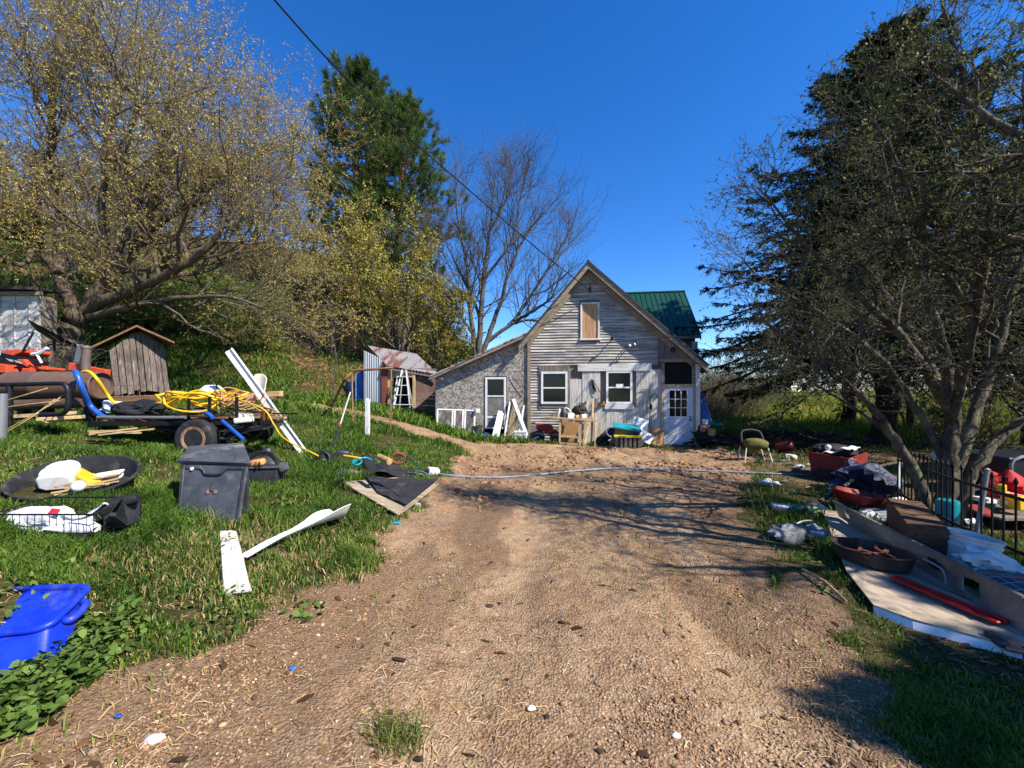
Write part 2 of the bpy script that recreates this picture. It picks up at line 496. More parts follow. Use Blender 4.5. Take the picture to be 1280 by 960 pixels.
M['ground'] = ground_material()
M['grass'] = leafmat('grass_blades', [(0, S(44, 68, 20)), (.35, S(74, 104, 32)), (.66, S(112, 132, 50)), (.82, S(134, 134, 68)), (.9, S(160, 138, 92)), (1, S(190, 166, 122))], .25)
M['field'] = leafmat('field_grass', [(0, S(78, 92, 26)), (.4, S(118, 128, 38)), (.7, S(150, 150, 60)), (.85, S(140, 116, 66)), (1, S(166, 142, 92))], .35)
M['weed'] = leafmat('weed_leaves', [(0, S(48, 70, 28)), (.5, S(82, 106, 44)), (1, S(118, 140, 66))], .3, .6)
M['straw'] = leafmat('dry_straw', [(0, S(120, 92, 64)), (.5, S(176, 146, 104)), (1, S(214, 190, 148))], .15)
M['litter'] = leafmat('leaf_litter', [(0, S(52, 38, 26)), (.5, S(92, 68, 46)), (1, S(130, 98, 66))], .1)
def pebble_material():
    t = NT('pebbles')
    col = t.ramp(t.attr('tint'), [(0, S(104, 76, 50)), (.3, S(144, 108, 76)), (.55, S(164, 128, 92)), (.75, S(132, 108, 88)), (.95, S(180, 152, 118)), (1, S(206, 188, 158))])
    return t.fin(col, .85, 0, t.bump(t.noise(t.coord(), 90, 4), .4, .004), .25)
M['pebble'] = pebble_material()
M['clap'] = wood('weathered_clapboard', S(88, 80, 72), S(156, 146, 134), S(184, 174, 162), 'X', paint=S(214, 208, 196), pamt=(.46, .6), pscale=1.1)
M['plank_white'] = wood('peeling_white_planks', S(122, 112, 98), S(176, 166, 150), S(190, 180, 164), 'Z', paint=S(214, 212, 202), pamt=(.4, .56))
M['trim'] = wood('old_white_trim', S(120, 110, 98), S(164, 156, 144), None, 'X', paint=S(222, 220, 212), pamt=(.38, .5))
M['trim_v'] = wood('old_white_trim_upright', S(116, 106, 94), S(164, 156, 144), None, 'Z', paint=S(224, 222, 216), pamt=(.38, .5))
M['rake'] = wood('grey_rake_boards', S(96, 88, 76), S(150, 138, 120), S(176, 164, 144), 'X', grain=.8)
M['grey_v'] = wood('grey_barn_boards', S(74, 66, 60), S(128, 118, 108), S(154, 144, 132), 'Z')
M['brown_v'] = wood('shed_boards', S(62, 52, 46), S(112, 100, 92), S(146, 134, 124), 'Z', paint=S(172, 166, 160), pamt=(.56, .66))
M['brown_x'] = wood('brown_planks', S(72, 52, 38), S(128, 96, 70), S(156, 122, 92), 'X')
M['brown_y'] = wood('brown_planks_deep', S(72, 52, 38), S(128, 96, 70), S(156, 122, 92), 'Y')
M['tan_x'] = wood('tan_scrap_wood', S(140, 112, 78), S(190, 160, 118), S(206, 182, 144), 'X')
M['tan_z'] = wood('tan_lumber', S(140, 118, 88), S(190, 166, 130), S(206, 186, 154), 'Z')
M['red_siding'] = wood('faded_red_siding', S(64, 48, 42), S(116, 92, 84), S(150, 132, 122), 'X', paint=S(124, 74, 64), pamt=(.56, .68))
M['red_v'] = wood('red_brown_boards', S(84, 44, 34), S(128, 70, 54), S(150, 98, 84), 'Z')
M['shingle'] = plain('dark_shingles', S(74, 70, 68), S(44, 42, 42), .95, 18, bump=.7, bdist=.01)
M['green_roof'] = metalsheet('green_metal_roof', S(20, 72, 54), None, rough=.42, metal=.15, streak=(1, .2, .2))
M['corr'] = metalsheet('corrugated_iron', S(176, 182, 190), S(136, 76, 54), (.6, .68), .5, .45)
M['corr_rust'] = metalsheet('rusty_roof_iron', S(196, 192, 190), S(132, 62, 44), (.5, .56), .6, .4, (1, .12, .12), 3)
M['rustpipe'] = metalsheet('rusty_steel_pipe', S(118, 98, 86), S(104, 72, 54), (.4, .6), .6, .35, (.5, 1, 1), 3.5)
M['steel'] = metalsheet('bare_steel', S(186, 190, 196), S(120, 90, 70), (.68, .76), .38, .8)
M['galv'] = metalsheet('galvanised_tube', S(150, 152, 154), S(112, 74, 52), (.6, .7), .5, .6)
M['black_metal'] = plain('black_metal', S(30, 31, 34), S(16, 16, 18), .45, 7, .3, .3, .5, S(84, 66, 52), 3, (.62, .72))
M['iron'] = plain('dark_wrought_iron', S(26, 26, 28), S(14, 14, 15), .6, 9, .2, .4, .4, S(80, 56, 42), 6, (.62, .74))
M['black_plastic'] = plain('black_plastic', S(58, 60, 66), S(34, 35, 40), .5, 5, 0, .25, .45, S(112, 104, 92), 3, (.56, .74))
M['grey_plastic'] = plain('sun_greyed_plastic', S(80, 83, 90), S(50, 53, 59), .6, 4, 0, .3, .35, S(140, 132, 120), 2.5, (.52, .74))
M['rubber'] = plain('black_rubber', S(46, 46, 50), S(26, 26, 28), .8, 10, 0, .5, .3, S(100, 92, 80), 4, (.55, .75))
M['white_plastic'] = plain('white_plastic', S(226, 226, 222), S(196, 196, 192), .45, 4, 0, .15, .4, S(150, 138, 120), 3, (.58, .74))
M['white_vinyl'] = plain('weathered_white_vinyl', S(228, 228, 226), S(200, 200, 198), .5, 6, 0, .2, .4, S(128, 120, 112), 4, (.54, .7), (1, 1, .4))
M['white_paint'] = plain('white_frame_paint', S(232, 232, 228), S(206, 206, 202), .5, 9, 0, .2, .4, S(140, 132, 122), 5, (.6, .74))
M['cream'] = plain('stained_cream_paper', S(222, 216, 200), S(190, 182, 164), .8, 5, 0, .3, .2, S(150, 130, 104), 3, (.55, .75))
M['blue'] = plain('bright_blue_plastic', S(22, 58, 206), S(10, 36, 150), .42, 4, 0, .25, .5, S(92, 98, 132), 3, (.5, .76), (1, 1, .5))
M['blue_strap'] = plain('blue_hose', S(34, 92, 182), S(22, 66, 140), .4, 6, 0, .1, .5)
M['pale_blue'] = plain('pale_blue_hose', S(128, 138, 152), S(100, 110, 126), .45, 4, 0, .1, .4, S(150, 130, 104), 2, (.55, .7))
M['blue_tarp'] = plain('blue_tarp', S(58, 112, 178), S(34, 74, 136), .5, 5, 0, .6, .4, S(150, 156, 166), 4, (.58, .7), bdist=.03, bscale=9)
M['navy'] = plain('dark_blue_tarp', S(34, 44, 78), S(18, 24, 46), .5, 6, 0, .8, .4, S(74, 80, 100), 3, (.56, .7), bdist=.05, bscale=9)
M['teal'] = plain('teal_plastic', S(20, 150, 160), S(12, 112, 124), .4, 4, 0, .1, .5)
M['navy_plastic'] = plain('navy_plastic', S(38, 48, 84), S(24, 30, 58), .4, 4, 0, .1, .5)
M['yellow'] = plain('yellow_plastic', S(238, 190, 30), S(206, 156, 20), .4, 5, 0, .12, .5, S(150, 116, 50), 4, (.62, .76))
M['lemon'] = plain('lemon_yellow_plastic', S(222, 206, 40), S(190, 172, 30), .4, 5, 0, .12, .5)
M['orange'] = plain('faded_orange_paint', S(218, 84, 46), S(182, 62, 34), .5, 6, 0, .2, .4, S(120, 70, 50), 4, (.58, .72))
M['red'] = plain('red_plastic', S(200, 24, 28), S(150, 14, 20), .35, 4, 0, .15, .5)
M['dark_red'] = plain('dull_red_paint', S(142, 34, 26), S(100, 24, 20), .55, 5, 0, .25, .4, S(80, 52, 40), 3, (.55, .7))
M['tan_plastic'] = plain('tan_plastic', S(214, 158, 96), S(176, 120, 68), .45, 5, 0, .15, .4)
M['green_plastic'] = plain('green_plastic', S(24, 84, 62), S(14, 58, 42), .4, 4, 0, .1, .5)
M['glass'] = NT('window_glass_unlit_room').fin((.003, .0035, .004), .12, 0, None, .3)  # opaque; the near-black colour stands in for the unlit rooms behind
M['screen'] = plain('grey_insect_screen', S(124, 122, 116), S(96, 94, 90), .8, 12, 0, .4, .2, S(150, 142, 130), 2.5, (.5, .7))
M['screen_and_shade'] = plain('black_screen_and_shade', S(30, 30, 30), S(18, 18, 18), .85, 20, 0, .4, .2)  # transom screen, and painted shade in the two door openings
M['ply'] = wood('orange_plywood', S(150, 104, 70), S(190, 148, 108), S(206, 172, 136), 'Z', grain=.5, paint=S(220, 204, 184), pamt=(.6, .7))
M['cardboard'] = plain('brown_cardboard', S(184, 142, 98), S(156, 116, 78), .9, 4, 0, .2, .15)
M['concrete'] = plain('grey_concrete', S(168, 164, 156), S(130, 126, 118), .9, 12, 0, .5, .2, S(100, 92, 80), 3, (.5, .7))
M['door_paint'] = plain('pale_door_paint', S(206, 210, 220), S(180, 184, 196), .5, 4, 0, .1, .4, S(150, 142, 134), 2.5, (.58, .74))
M['cloth_red'] = plain('red_cloth', S(196, 30, 34), S(140, 16, 22), .7, 7, 0, .7, .3, bdist=.02, bscale=14)
M['cloth_white'] = plain('white_cloth', S(222, 222, 220), S(184, 186, 190), .7, 7, 0, .8, .25, S(140, 134, 126), 4, (.58, .72), bdist=.02, bscale=14)
M['cloth_black'] = plain('black_cloth', S(36, 37, 40), S(20, 21, 23), .75, 7, 0, .8, .3, S(80, 76, 70), 4, (.6, .74), bdist=.02, bscale=14)
M['wire'] = plain('black_cable', S(24, 24, 26), None, .6, 5, 0, .05, .3)
M['rope'] = plain('tan_cord', S(196, 166, 108), S(150, 120, 74), .8, 20, 0, .3, .2)
M['pink_wire'] = plain('faded_pink_wire', S(200, 150, 124), S(160, 108, 84), .6, 9, 0, .1, .3)
def osb_material():
    t = NT('weathered_osb')
    cols = []; hs_ = []
    for k, (a, sc) in enumerate(((.5, (1, 1, .3)), (-.7, (1, 1, .28)), (1.5, (1, 1, .33)))):
        mp = t.n('ShaderNodeMapping'); mp.inputs['Scale'].default_value = (15, 15, 15 * sc[2]); t.t.links.new(t.coord((1, 1, 1), (0, a, 0), loc=(k * 3.3, 0, k)), mp.inputs['Vector']); v = mp.outputs[0]
        x = t.n('ShaderNodeTexVoronoi'); x.inputs['Scale'].default_value = 2.4; t.t.links.new(v, x.inputs['Vector'])
        sp = t.n('ShaderNodeSeparateColor'); t.t.links.new(x.outputs['Color'], sp.inputs[0])
        cols.append(sp.outputs[0]); hs_.append(x.outputs['Distance'])
    m = t.math('MULTIPLY', t.math('ADD', t.math('ADD', cols[0], cols[1]), cols[2]), .333)
    col = t.ramp(m, [(.2, S(88, 82, 76)), (.42, S(136, 128, 118)), (.58, S(160, 152, 142)), (.8, S(194, 186, 174))])
    st = t.noise(t.coord((1, 1, .35)), 1.2, 6, .7)
    col = t.mix(t.ramp(st, [(.5, 0), (.72, .55)]), col, S(80, 70, 62))
    return t.fin(col, .9, 0, t.bump(m, .8, .008), .2)
M['osb'] = osb_material()
def diamond_material():
    t = NT('diamond_plate')
    v = t.coord((1, 1, 1), which='Object')
    sx = t.n('ShaderNodeSeparateXYZ'); t.t.links.new(v, sx.inputs[0])
    k = 2 * math.pi / .04
    a = t.math('SINE', t.math('MULTIPLY', t.math('ADD', sx.outputs[1], sx.outputs[2]), k))
    b = t.math('SINE', t.math('MULTIPLY', t.math('SUBTRACT', sx.outputs[1], sx.outputs[2]), k))
    h = t.ramp(t.math('MULTIPLY', a, b), [(.35, 0), (.75, 1)])
    n = t.noise(v, 3, 6, .7)
    col = t.ramp(n, [(.3, S(112, 108, 102)), (.7, S(172, 166, 158))])
    col = t.mix(t.math('MULTIPLY', h, .28), col, S(70, 68, 64))
    return t.fin(col, .5, .45, t.bump(h, .9, .006), .4)
M['diamond'] = diamond_material()
def solar_material():
    t = NT('solar_cells')
    b = t.n('ShaderNodeTexBrick'); b.offset = 0; b.inputs['Scale'].default_value = 1; b.inputs['Mortar Size'].default_value = .004
    b.inputs['Brick Width'].default_value = .075; b.inputs['Row Height'].default_value = .075
    b.inputs['Color1'].default_value = S(26, 32, 52); b.inputs['Color2'].default_value = S(20, 26, 44); b.inputs['Mortar'].default_value = S(150, 156, 166)
    t.t.links.new(t.coord((1, 1, 1), which='Object'), b.inputs['Vector'])
    return t.fin(b.outputs['Color'], .3, 0, None, .5)
M['solar'] = solar_material()
M['bark_willow'] = barkmat('willow_bark', S(54, 46, 40), S(122, 108, 92))
M['bark_grey'] = barkmat('grey_bark', S(60, 56, 52), S(110, 104, 94))
M['bark_pine'] = barkmat('red_pine_bark', S(74, 54, 42), S(142, 106, 84))
M['bark_spruce'] = barkmat('spruce_bark', S(38, 30, 26), S(74, 62, 54))
M['bark_apple'] = barkmat('apple_bark', S(42, 37, 33), S(106, 96, 84), S(122, 122, 96))
M['willow'] = leafmat('willow_catkins', [(0, S(128, 114, 48)), (.5, S(178, 158, 76)), (1, S(212, 194, 116))], .4)
M['budleaf'] = leafmat('budding_leaves', [(0, S(104, 102, 34)), (.5, S(156, 146, 56)), (1, S(192, 180, 90))], .4)
M['appleleaf'] = leafmat('apple_buds', [(0, S(74, 86, 36)), (.5, S(112, 120, 56)), (1, S(150, 146, 84))], .35)
M['pine'] = leafmat('pine_needles', [(0, S(36, 58, 28)), (.5, S(72, 96, 44)), (1, S(120, 134, 62))], .3)
M['spruce'] = leafmat('spruce_needles', [(0, S(24, 38, 20)), (.55, S(50, 68, 36)), (1, S(88, 102, 54))], .25)
M['bushleaf'] = leafmat('shrub_leaves', [(0, S(56, 82, 24)), (.5, S(92, 120, 40)), (1, S(140, 154, 66))], .4)
M['brush'] = leafmat('brush_twigs', [(0, S(84, 70, 54)), (.5, S(126, 106, 76)), (1, S(150, 134, 84))], .1)
# ------------------------------------------------------------------ ground
def axis(*segs):
    out = []
    for a, b, n in segs: out += list(np.linspace(a, b, n, endpoint=False))
    return np.array(out + [segs[-1][1]])
gx = axis((-400, -60, 12), (-60, -16, 44), (-16, -5, 90), (-5, -3, 50), (-3, 3.4, 214), (3.4, 8, 100), (8, 16, 40), (16, 60, 30), (60, 400, 12))
gy = axis((-60, -6, 18), (-6, .8, 34), (.8, 5, 140), (5, 9, 100), (9, 15, 120), (15, 24, 70), (24, 60, 60), (60, 120, 20), (120, 900, 14))
GX, GY = np.meshgrid(gx, gy)
GZ = th(GX, GY)
GM = dirt_mask(GX, GY)
near = sstep(9, 5, GY) * sstep(6, 4, np.abs(GX))
GZ = GZ + (fbm(GX * 13, GY * 13, 3) - .5) * .022 * near * (.4 + .6 * GM)
GMm = np.maximum(GM, .75 * sstep(.56, .7, fbm(GX * 1.3 + 40, GY * 1.3, 3)) * sstep(4.4, 3.4, GY) * sstep(-3.2, -2.2, GX))
# litter-brown under the trees on the right and on the wooded bank
GMm = np.maximum(GMm, .42 * sstep(4.2, 5.5, GX) * sstep(13.5, 12, GY))
GMm = np.maximum(GMm, .36 * sstep(18, 21, GY) * sstep(2, -2, GX))
ny, nx = GX.shape
V = np.stack([GX, GY, GZ], -1).reshape(-1, 3)
ii, jj = np.meshgrid(np.arange(ny - 1), np.arange(nx - 1), indexing='ij')
Q = np.stack([ii * nx + jj, ii * nx + jj + 1, (ii + 1) * nx + jj + 1, (ii + 1) * nx + jj], -1).reshape(-1, 4)
fm = GM.reshape(-1)[Q].mean(1) > .5
CX = np.interp(GY, [0, 12], [.2, 2.2])
WEAR = np.exp(-((GX - CX + .78) / .34) ** 2) + np.exp(-((GX - CX - .8) / .34) ** 2)
WEAR = np.clip(WEAR * (.35 + .9 * fbm(GX * .7 + 3, GY * .35, 3)) + .5 * sstep(.52, .7, fbm(GX * .8 + 30, GY * .5, 3)), 0, 1)
DAMP = np.maximum(sstep(-.55, -1.3, GX) * sstep(4.6, 3.0, GY), sstep(-.25, .25, GX - np.interp(GY, [0, 1.8, 3.1, 5.6, 7.6], [1.35, 1.4, 1.75, 2.5, 3.4])) * sstep(8.5, 6.5, GY))
DAMP = np.maximum(DAMP, .9 * sstep(.56, .7, fbm(GX * 1.9 + 60, GY * .6 + 5, 3)))
WEAR = np.where(DAMP * (.4 + .8 * fbm(GX * 1.6, GY * 1.1 + 9, 3)) > .25, -DAMP * (.4 + .8 * fbm(GX * 1.6, GY * 1.1 + 9, 3)), WEAR)
def sub_mesh(name, sel):
    q = Q[sel]; u, inv = np.unique(q.ravel(), return_inverse=True)
    o = fast_mesh(name, V[u], [inv.reshape(-1, 4)], M['ground'], tint=GMm.reshape(-1)[u], smooth=True)
    a = o.data.attributes.new('wear', 'FLOAT', 'POINT'); a.data.foreach_set('value', WEAR.reshape(-1)[u].astype(np.float32))
    o['kind'] = 'structure'; return o
sub_mesh('ground', ~fm); sub_mesh('driveway', fm)

# ------------------------------------------------------------------ scatter helpers
def blades(x, y, z, h, wd, lean, tint, yaw=None):
    n = len(x)
    yaw = RNG.random(n) * 2 * np.pi if yaw is None else yaw
    ln = RNG.random(n) * 2 * np.pi
    dx, dy = np.cos(yaw), np.sin(yaw)
    lx, ly = np.cos(ln) * lean * h, np.sin(ln) * lean * h
    b = np.stack([x, y, z], -1)
    s = np.stack([dx, dy, np.zeros(n)], -1) * (wd / 2)[:, None]
    mid = b + np.stack([lx * .35, ly * .35, h * .6], -1)
    tip = b + np.stack([lx, ly, h * (1 - .35 * lean ** 2)], -1)
    b = b - np.array([0, 0, .015])
    Vv = np.stack([b - s, b + s, mid + s * .8, mid - s * .8, tip], 1).reshape(-1, 3)
    o = np.arange(n)[:, None] * 5
    return Vv, o + np.array([0, 1, 2, 3]), o + np.array([3, 2, 4]), np.repeat(tint, 5)
def sample_xy(n, y0, y1, p=1.4, spread=1.5, pad=2.0):
    u = RNG.random(n); a = 1 - p
    y = (y0 ** a + u * (y1 ** a - y0 ** a)) ** (1 / a)
    x = (RNG.random(n) * 2 - 1) * (spread * y + pad)
    return x, y

HOUSE_BOX = lambda x, y: (x > -2.9) & (x < 6.6) & (y > 13.3 - .14 * (x - 2.7)) & (y < 22)
# grass on the bank and around the outbuildings, further off
x, y = sample_xy(200000, 12, 44, 1.2, 1.3, 0)
k = (x < 0.5) & ~HOUSE_BOX(x, y) & (RNG.random(len(x)) < .75 * sstep(.3, .5, fbm(x * .9, y * .9, 3))) & (dirt_mask(x, y) < .3)
k &= RNG.random(len(x)) < np.interp(y, [16, 22, 30], [1, .7, .35])
x, y = x[k], y[k]
Vg, q, t3, tt = blades(x, y, th(x, y), (.12 + .25 * RNG.random(len(x))), .03 + .002 * y * RNG.random(len(x)), .3 + .6 * RNG.random(len(x)), np.clip(.1 + .6 * RNG.random(len(x)), 0, 1))
g = fast_mesh('bank_grass', Vg, [q, t3], M['grass'], tint=tt)
g['kind'] = 'stuff'; g['label'] = 'rough grass on the bank below the wooded hillside'
# tall sunlit field beyond the trees on the right
x, y = sample_xy(160000, 14.5, 60, 1.3, 1.7, 0)
k = (x > 8.2 + .06 * (y - 14)) & ~HOUSE_BOX(x, y); x, y = x[k], y[k]
Vg, q, t3, tt = blades(x, y, th(x, y), (.25 + .5 * RNG.random(len(x))) * (.5 + fbm(x * .5 + 9, y * .5)), .02 + .0022 * y * RNG.random(len(x)), .2 + .6 * RNG.random(len(x)), np.clip(RNG.random(len(x)) * .55 + 1.1 * (fbm(x * .3, y * .3) - .38), 0, 1))
g = fast_mesh('field_grass', Vg, [q, t3], M['field'], tint=tt)
g['kind'] = 'stuff'; g['label'] = 'tall yellow green meadow grass beyond the trees'

# loose stones on the drive: squashed octahedra with one subdivision
_b = bmesh.new(); bmesh.ops.create_icosphere(_b, subdivisions=1, radius=1); _b.verts.ensure_lookup_table()
PV = np.array([v.co[:] for v in _b.verts]); PF = np.array([[v.index for v in f.verts] for f in _b.faces]); _b.free()
def stones(x, y, r, tint, sink=.35):
    n = len(x); k = len(PV)
    sc = np.stack([r * (.7 + .6 * RNG.random(n)), r * (.7 + .6 * RNG.random(n)), r * (.45 + .35 * RNG.random(n))], -1)
    a = RNG.random(n) * 6.28; c, s = np.cos(a), np.sin(a)
    p = PV[None] * sc[:, None] * (1 + .5 * (RNG.random((n, k, 1)) - .5))
    X = p[..., 0] * c[:, None] - p[..., 1] * s[:, None]; Y = p[..., 0] * s[:, None] + p[..., 1] * c[:, None]
    z = th(x, y) + r * sink * .5
    Vv = np.stack([X + x[:, None], Y + y[:, None], p[..., 2] + z[:, None]], -1).reshape(-1, 3)
    return Vv, (np.arange(n)[:, None, None] * k + PF[None]).reshape(-1, 3), np.repeat(tint, k)
x, y = sample_xy(110000, 1.2, 12, 1.9, 1.3, .6)
gn = fbm(x * 1.4, y * .7 + 3, 3)
k = (dirt_mask(x, y) > .35 * RNG.random(len(x)) + .25) & (RNG.random(len(x)) < (.10 + .95 * sstep(.42, .62, gn)) * (1 - .7 * np.minimum(1, np.exp(-((x - np.interp(y, [0, 12], [.2, 2.2]) + .78) / .3) ** 2) + np.exp(-((x - np.interp(y, [0, 12], [.2, 2.2]) - .8) / .3) ** 2)))); x, y = x[k], y[k]
r = (.0028 + .006 * RNG.random(len(x)) ** 3 + .011 * (RNG.random(len(x)) > .994)) * (1 + .05 * y)
Vp, f3, tt = stones(x, y, r, RNG.random(len(x)))
g = fast_mesh('gravel', Vp, [f3], M['pebble'], tint=tt, smooth=True)
g['kind'] = 'stuff'; g['label'] = 'loose tan gravel scattered over the dirt driveway'
# clods of churned earth in front of the house and along the drive
x = RNG.uniform(-1.5, 6.6, 6500); y = RNG.uniform(5.5, 12.9, 6500)
k = (dirt_mask(x, y) > .5) & (RNG.random(len(x)) < sstep(.45, .65, fbm(x * 1.6 + 2, y * 1.6, 2)) * np.interp(y, [5.5, 9], [.35, 1])); x, y = x[k], y[k]
Vp, f3, tt = stones(x, y, .015 + .05 * RNG.random(len(x)) ** 3, RNG.random(len(x)) * .5, .2)
g = fast_mesh('dirt_clods', Vp, [f3], M['pebble'], tint=tt, smooth=True)
g['kind'] = 'stuff'; g['label'] = 'churned clods of brown earth before the old house'
# dead straw, twigs and leaves lying about
def lying(n, y0, y1, cond, lmin, lmax, wmin, wmax, mat, name, label, p=1.8):
    x, y = sample_xy(n, y0, y1, p, 1.35, 1)
    k = cond(x, y); x, y = x[k], y[k]; n = len(x)
    a = RNG.random(n) * 6.28; l = lmin + (lmax - lmin) * RNG.random(n) ** 2; wd = wmin + (wmax - wmin) * RNG.random(n)
    d = np.stack([np.cos(a), np.sin(a)], -1); pn = np.stack([-np.sin(a), np.cos(a)], -1)
    V4 = []
    for (u, v, up) in ((-.5, -.5, 0), (-.5, .5, .2), (.05, .5, 1), (.05, -.5, .8), (.5, -.25, .15), (.5, .25, .3)):
        bend = (.08 if u > .04 and u < .1 else 0) * l
        xx = x + d[:, 0] * u * l + pn[:, 0] * (v * wd + bend); yy = y + d[:, 1] * u * l + pn[:, 1] * (v * wd + bend)
        V4.append(np.stack([xx, yy, th(xx, yy) + .004 + up * (.004 + .25 * wd * RNG.random(n))], -1))
    Vv = np.stack(V4, 1).reshape(-1, 3); o = np.arange(n)[:, None] * 6
    g = fast_mesh(name, Vv, [o + np.array([0, 3, 2, 1]), o + np.array([3, 4, 5, 2])], mat, tint=np.repeat(RNG.random(n), 6))
    g['kind'] = 'stuff'; g['label'] = label; return g
lying(17000, 1.2, 12, lambda x, y: RNG.random(len(x)) < .15 + .85 * sstep(.45, .62, fbm(x * 1.9 + 7, y * 1.9, 3)) * (x < 3), .015, .12, .0015, .005, M['straw'], 'dry_straw', 'bits of dry straw strewn on the drive and lawn edge')
lying(16000, 1.2, 14, lambda x, y: ((x > 2.0 + .25 * y) | (RNG.random(len(x)) < .04)) & (RNG.random(len(x)) < .8), .02, .09, .012, .035, M['litter'], 'leaf_litter', 'brown dead leaves and bark litter on the ground')
lying(9000, 4.6, 14, lambda x, y: (x > 2.6 + .2 * y) & (x < 12), .06, .5, .006, .016, M['litter'], 'fallen_twigs', 'fallen twigs and sticks under the trees on the right')
lying(60000, 17.5, 40, lambda x, y: (x < -.5) & ~HOUSE_BOX(x, y), .08, .3, .03, .1, M['litter'], 'bank_leaves', 'brown fallen leaves covering the wooded bank', 1.3)

# broad-leaved weeds by the blue bin and at the driveway edge
def leafclump(cx, cy, rad, n, size, hmin, hmax, V_, F_, T_):
    r_ = rad * np.sqrt(RNG.random(n)); a = RNG.random(n) * 6.28
    x = cx + r_ * np.cos(a); y = cy + r_ * np.sin(a)
    hh = (hmin + (hmax - hmin) * RNG.random(n)) * (1 - .5 * (r_ / rad) ** 2)
    z = th(x, y) + hh
    yaw = RNG.random(n) * 6.28; pit = RNG.normal(.1, .5, n); s = size * (.55 + .7 * RNG.random(n))
    u = np.stack([np.cos(yaw) * np.cos(pit), np.sin(yaw) * np.cos(pit), np.sin(pit)], -1)
    v = np.stack([-np.sin(yaw), np.cos(yaw), RNG.normal(0, .5, n)], -1)
    c = np.stack([x, y, z], -1)
    pts = []
    for (a_, b_, e) in ((-.5, 0, 0), (-.2, .36, .1), (.2, .3, .06), (.55, 0, -.12), (.2, -.3, .06), (-.2, -.36, .1), (0, 0, -.03)):
        pts.append(c + u * (a_ * s)[:, None] + v * (b_ * s)[:, None] + np.array([0, 0, 1]) * (e * s)[:, None])
    o = sum(len(q) for q in V_)
    V_.append(np.stack(pts, 1).reshape(-1, 3)); i = o + np.arange(n)[:, None] * 7
    for t in ((0, 6, 1), (1, 6, 2), (2, 6, 3), (3, 6, 4), (4, 6, 5), (5, 6, 0)): F_.append(i + np.array(t))
    T_.append(np.repeat(np.clip(.75 * RNG.random(n) + .3 * hh / hmax, 0, 1), 7))
V_, F_, T_ = [], [], []
for (px, py, rad, n) in ((150, 800, .14, 90), (110, 825, .16, 150), (60, 860, .17, 170), (20, 890, .17, 170), (95, 850, .12, 100), (-30, 905, .2, 170), (130, 790, .1, 60), (160, 775, .08, 40), (35, 905, .1, 60)):
    p = G(px, py); leafclump(p.x, p.y, rad, int(n * 1.5), .043, .0, .12, V_, F_, T_)
for (px, py, rad, n) in ((265, 745, .2, 60), (380, 765, .13, 45), (225, 795, .09, 22), (330, 735, .12, 30), (470, 700, .12, 30), (1040, 740, .15, 30), (1010, 700, .15, 30)):
    p = G(px, py); leafclump(p.x, p.y, rad, n, .04, .005, .06, V_, F_, T_)
for k in range(46):
    y_ = 2.4 + 4.5 * RNG.random() ** 1.5; x_ = -1.5 - (1.0 * y_ - .4) * RNG.random()
    if math.hypot(x_ + 3.95, y_ - 3.9) < 1.0 or (x_ < -2.6 and 2.9 < y_ < 3.6): continue
    leafclump(x_, y_, .1 + .14 * RNG.random(), 16 + int(22 * RNG.random()), .038, .02, .1, V_, F_, T_)
for k in range(16):
    y_ = 2.6 + 6 * RNG.random(); x_ = 2.5 + .26 * y_ + 1.5 * RNG.random(); leafclump(x_, y_, .12, 16, .04, .01, .07, V_, F_, T_)
g = fast_mesh('weeds', np.concatenate(V_), F_, M['weed'], tint=np.concatenate(T_))
g['kind'] = 'stuff'; g['label'] = 'low broad leaved weeds thick beside the blue bin and dotted through the lawn'
def tuft(px, py, rad, n, hgt, label):
    p = G(px, py)
    r_ = rad * np.sqrt(RNG.random(n)); a = RNG.random(n) * 6.28
    x = p.x + r_ * np.cos(a) * 1.3; y = p.y + r_ * np.sin(a)
    Vg, q, t3, tt = blades(x, y, th(x, y), hgt * (.4 + .8 * RNG.random(n)), np.full(n, .005), .6 + .7 * RNG.random(n), np.clip(RNG.random(n) * 1.0, 0, 1))
    o = fast_mesh('grass_tuft', Vg, [q, t3], M['grass'], tint=tt); tag(o, label, 'grass tuft')
tuft(497, 930, .1, 230, .12, 'lone green grass tuft growing in the middle of the near driveway')
# ------------------------------------------------------------------ the old house (local frame: u right, v into the wall, z up)
TH = R(8); O2 = Vector((2.72, 13.9)); NS = Vector((math.sin(TH), math.cos(TH))); US = Vector((math.cos(TH), -math.sin(TH)))
house = thing('farmhouse', 'weathered grey clapboard gable farmhouse with a lean-to and a green metal roof behind', 'house', (O2.x, O2.y, 0), -TH)
def W(px, py, v=0.0):
    dx = (px - 640) / F
    Y = (v + O2.dot(NS)) / (dx * NS.x + NS.y)
    u = (Vector((dx * Y, Y)) - O2).dot(US)
    return u, CAMZ - (py - HY) / F * Y
def HW(u, v, z):  # local -> world
    q = O2 + US * u + NS * v
    return Vector((q.x, q.y, z))
def WP(px, py, v): u, z = W(px, py, v); return HW(u, v, z)
def hb(mb, name, mat, parent=None, **k): return mb.build(name, mat, parent or house, world=False, **k)
VF = -.34                                          # rake overhang
ua, za = W(735, 325, VF)                           # apex
ul, zl = W(649, 428, VF); ur, zr = W(887, 456, VF)
sl_l = (za - zl) / (ua - ul); sl_r = (za - zr) / (ur - ua)
uc, _ = W(661, 500); ue, _ = W(823, 500); ux, _ = W(873, 500)
GB = -.5                                            # below ground
zrl = lambda u: (za - (ua - u) * sl_l if u < ua else za - (u - ua) * sl_r) - .17   # underside of roof
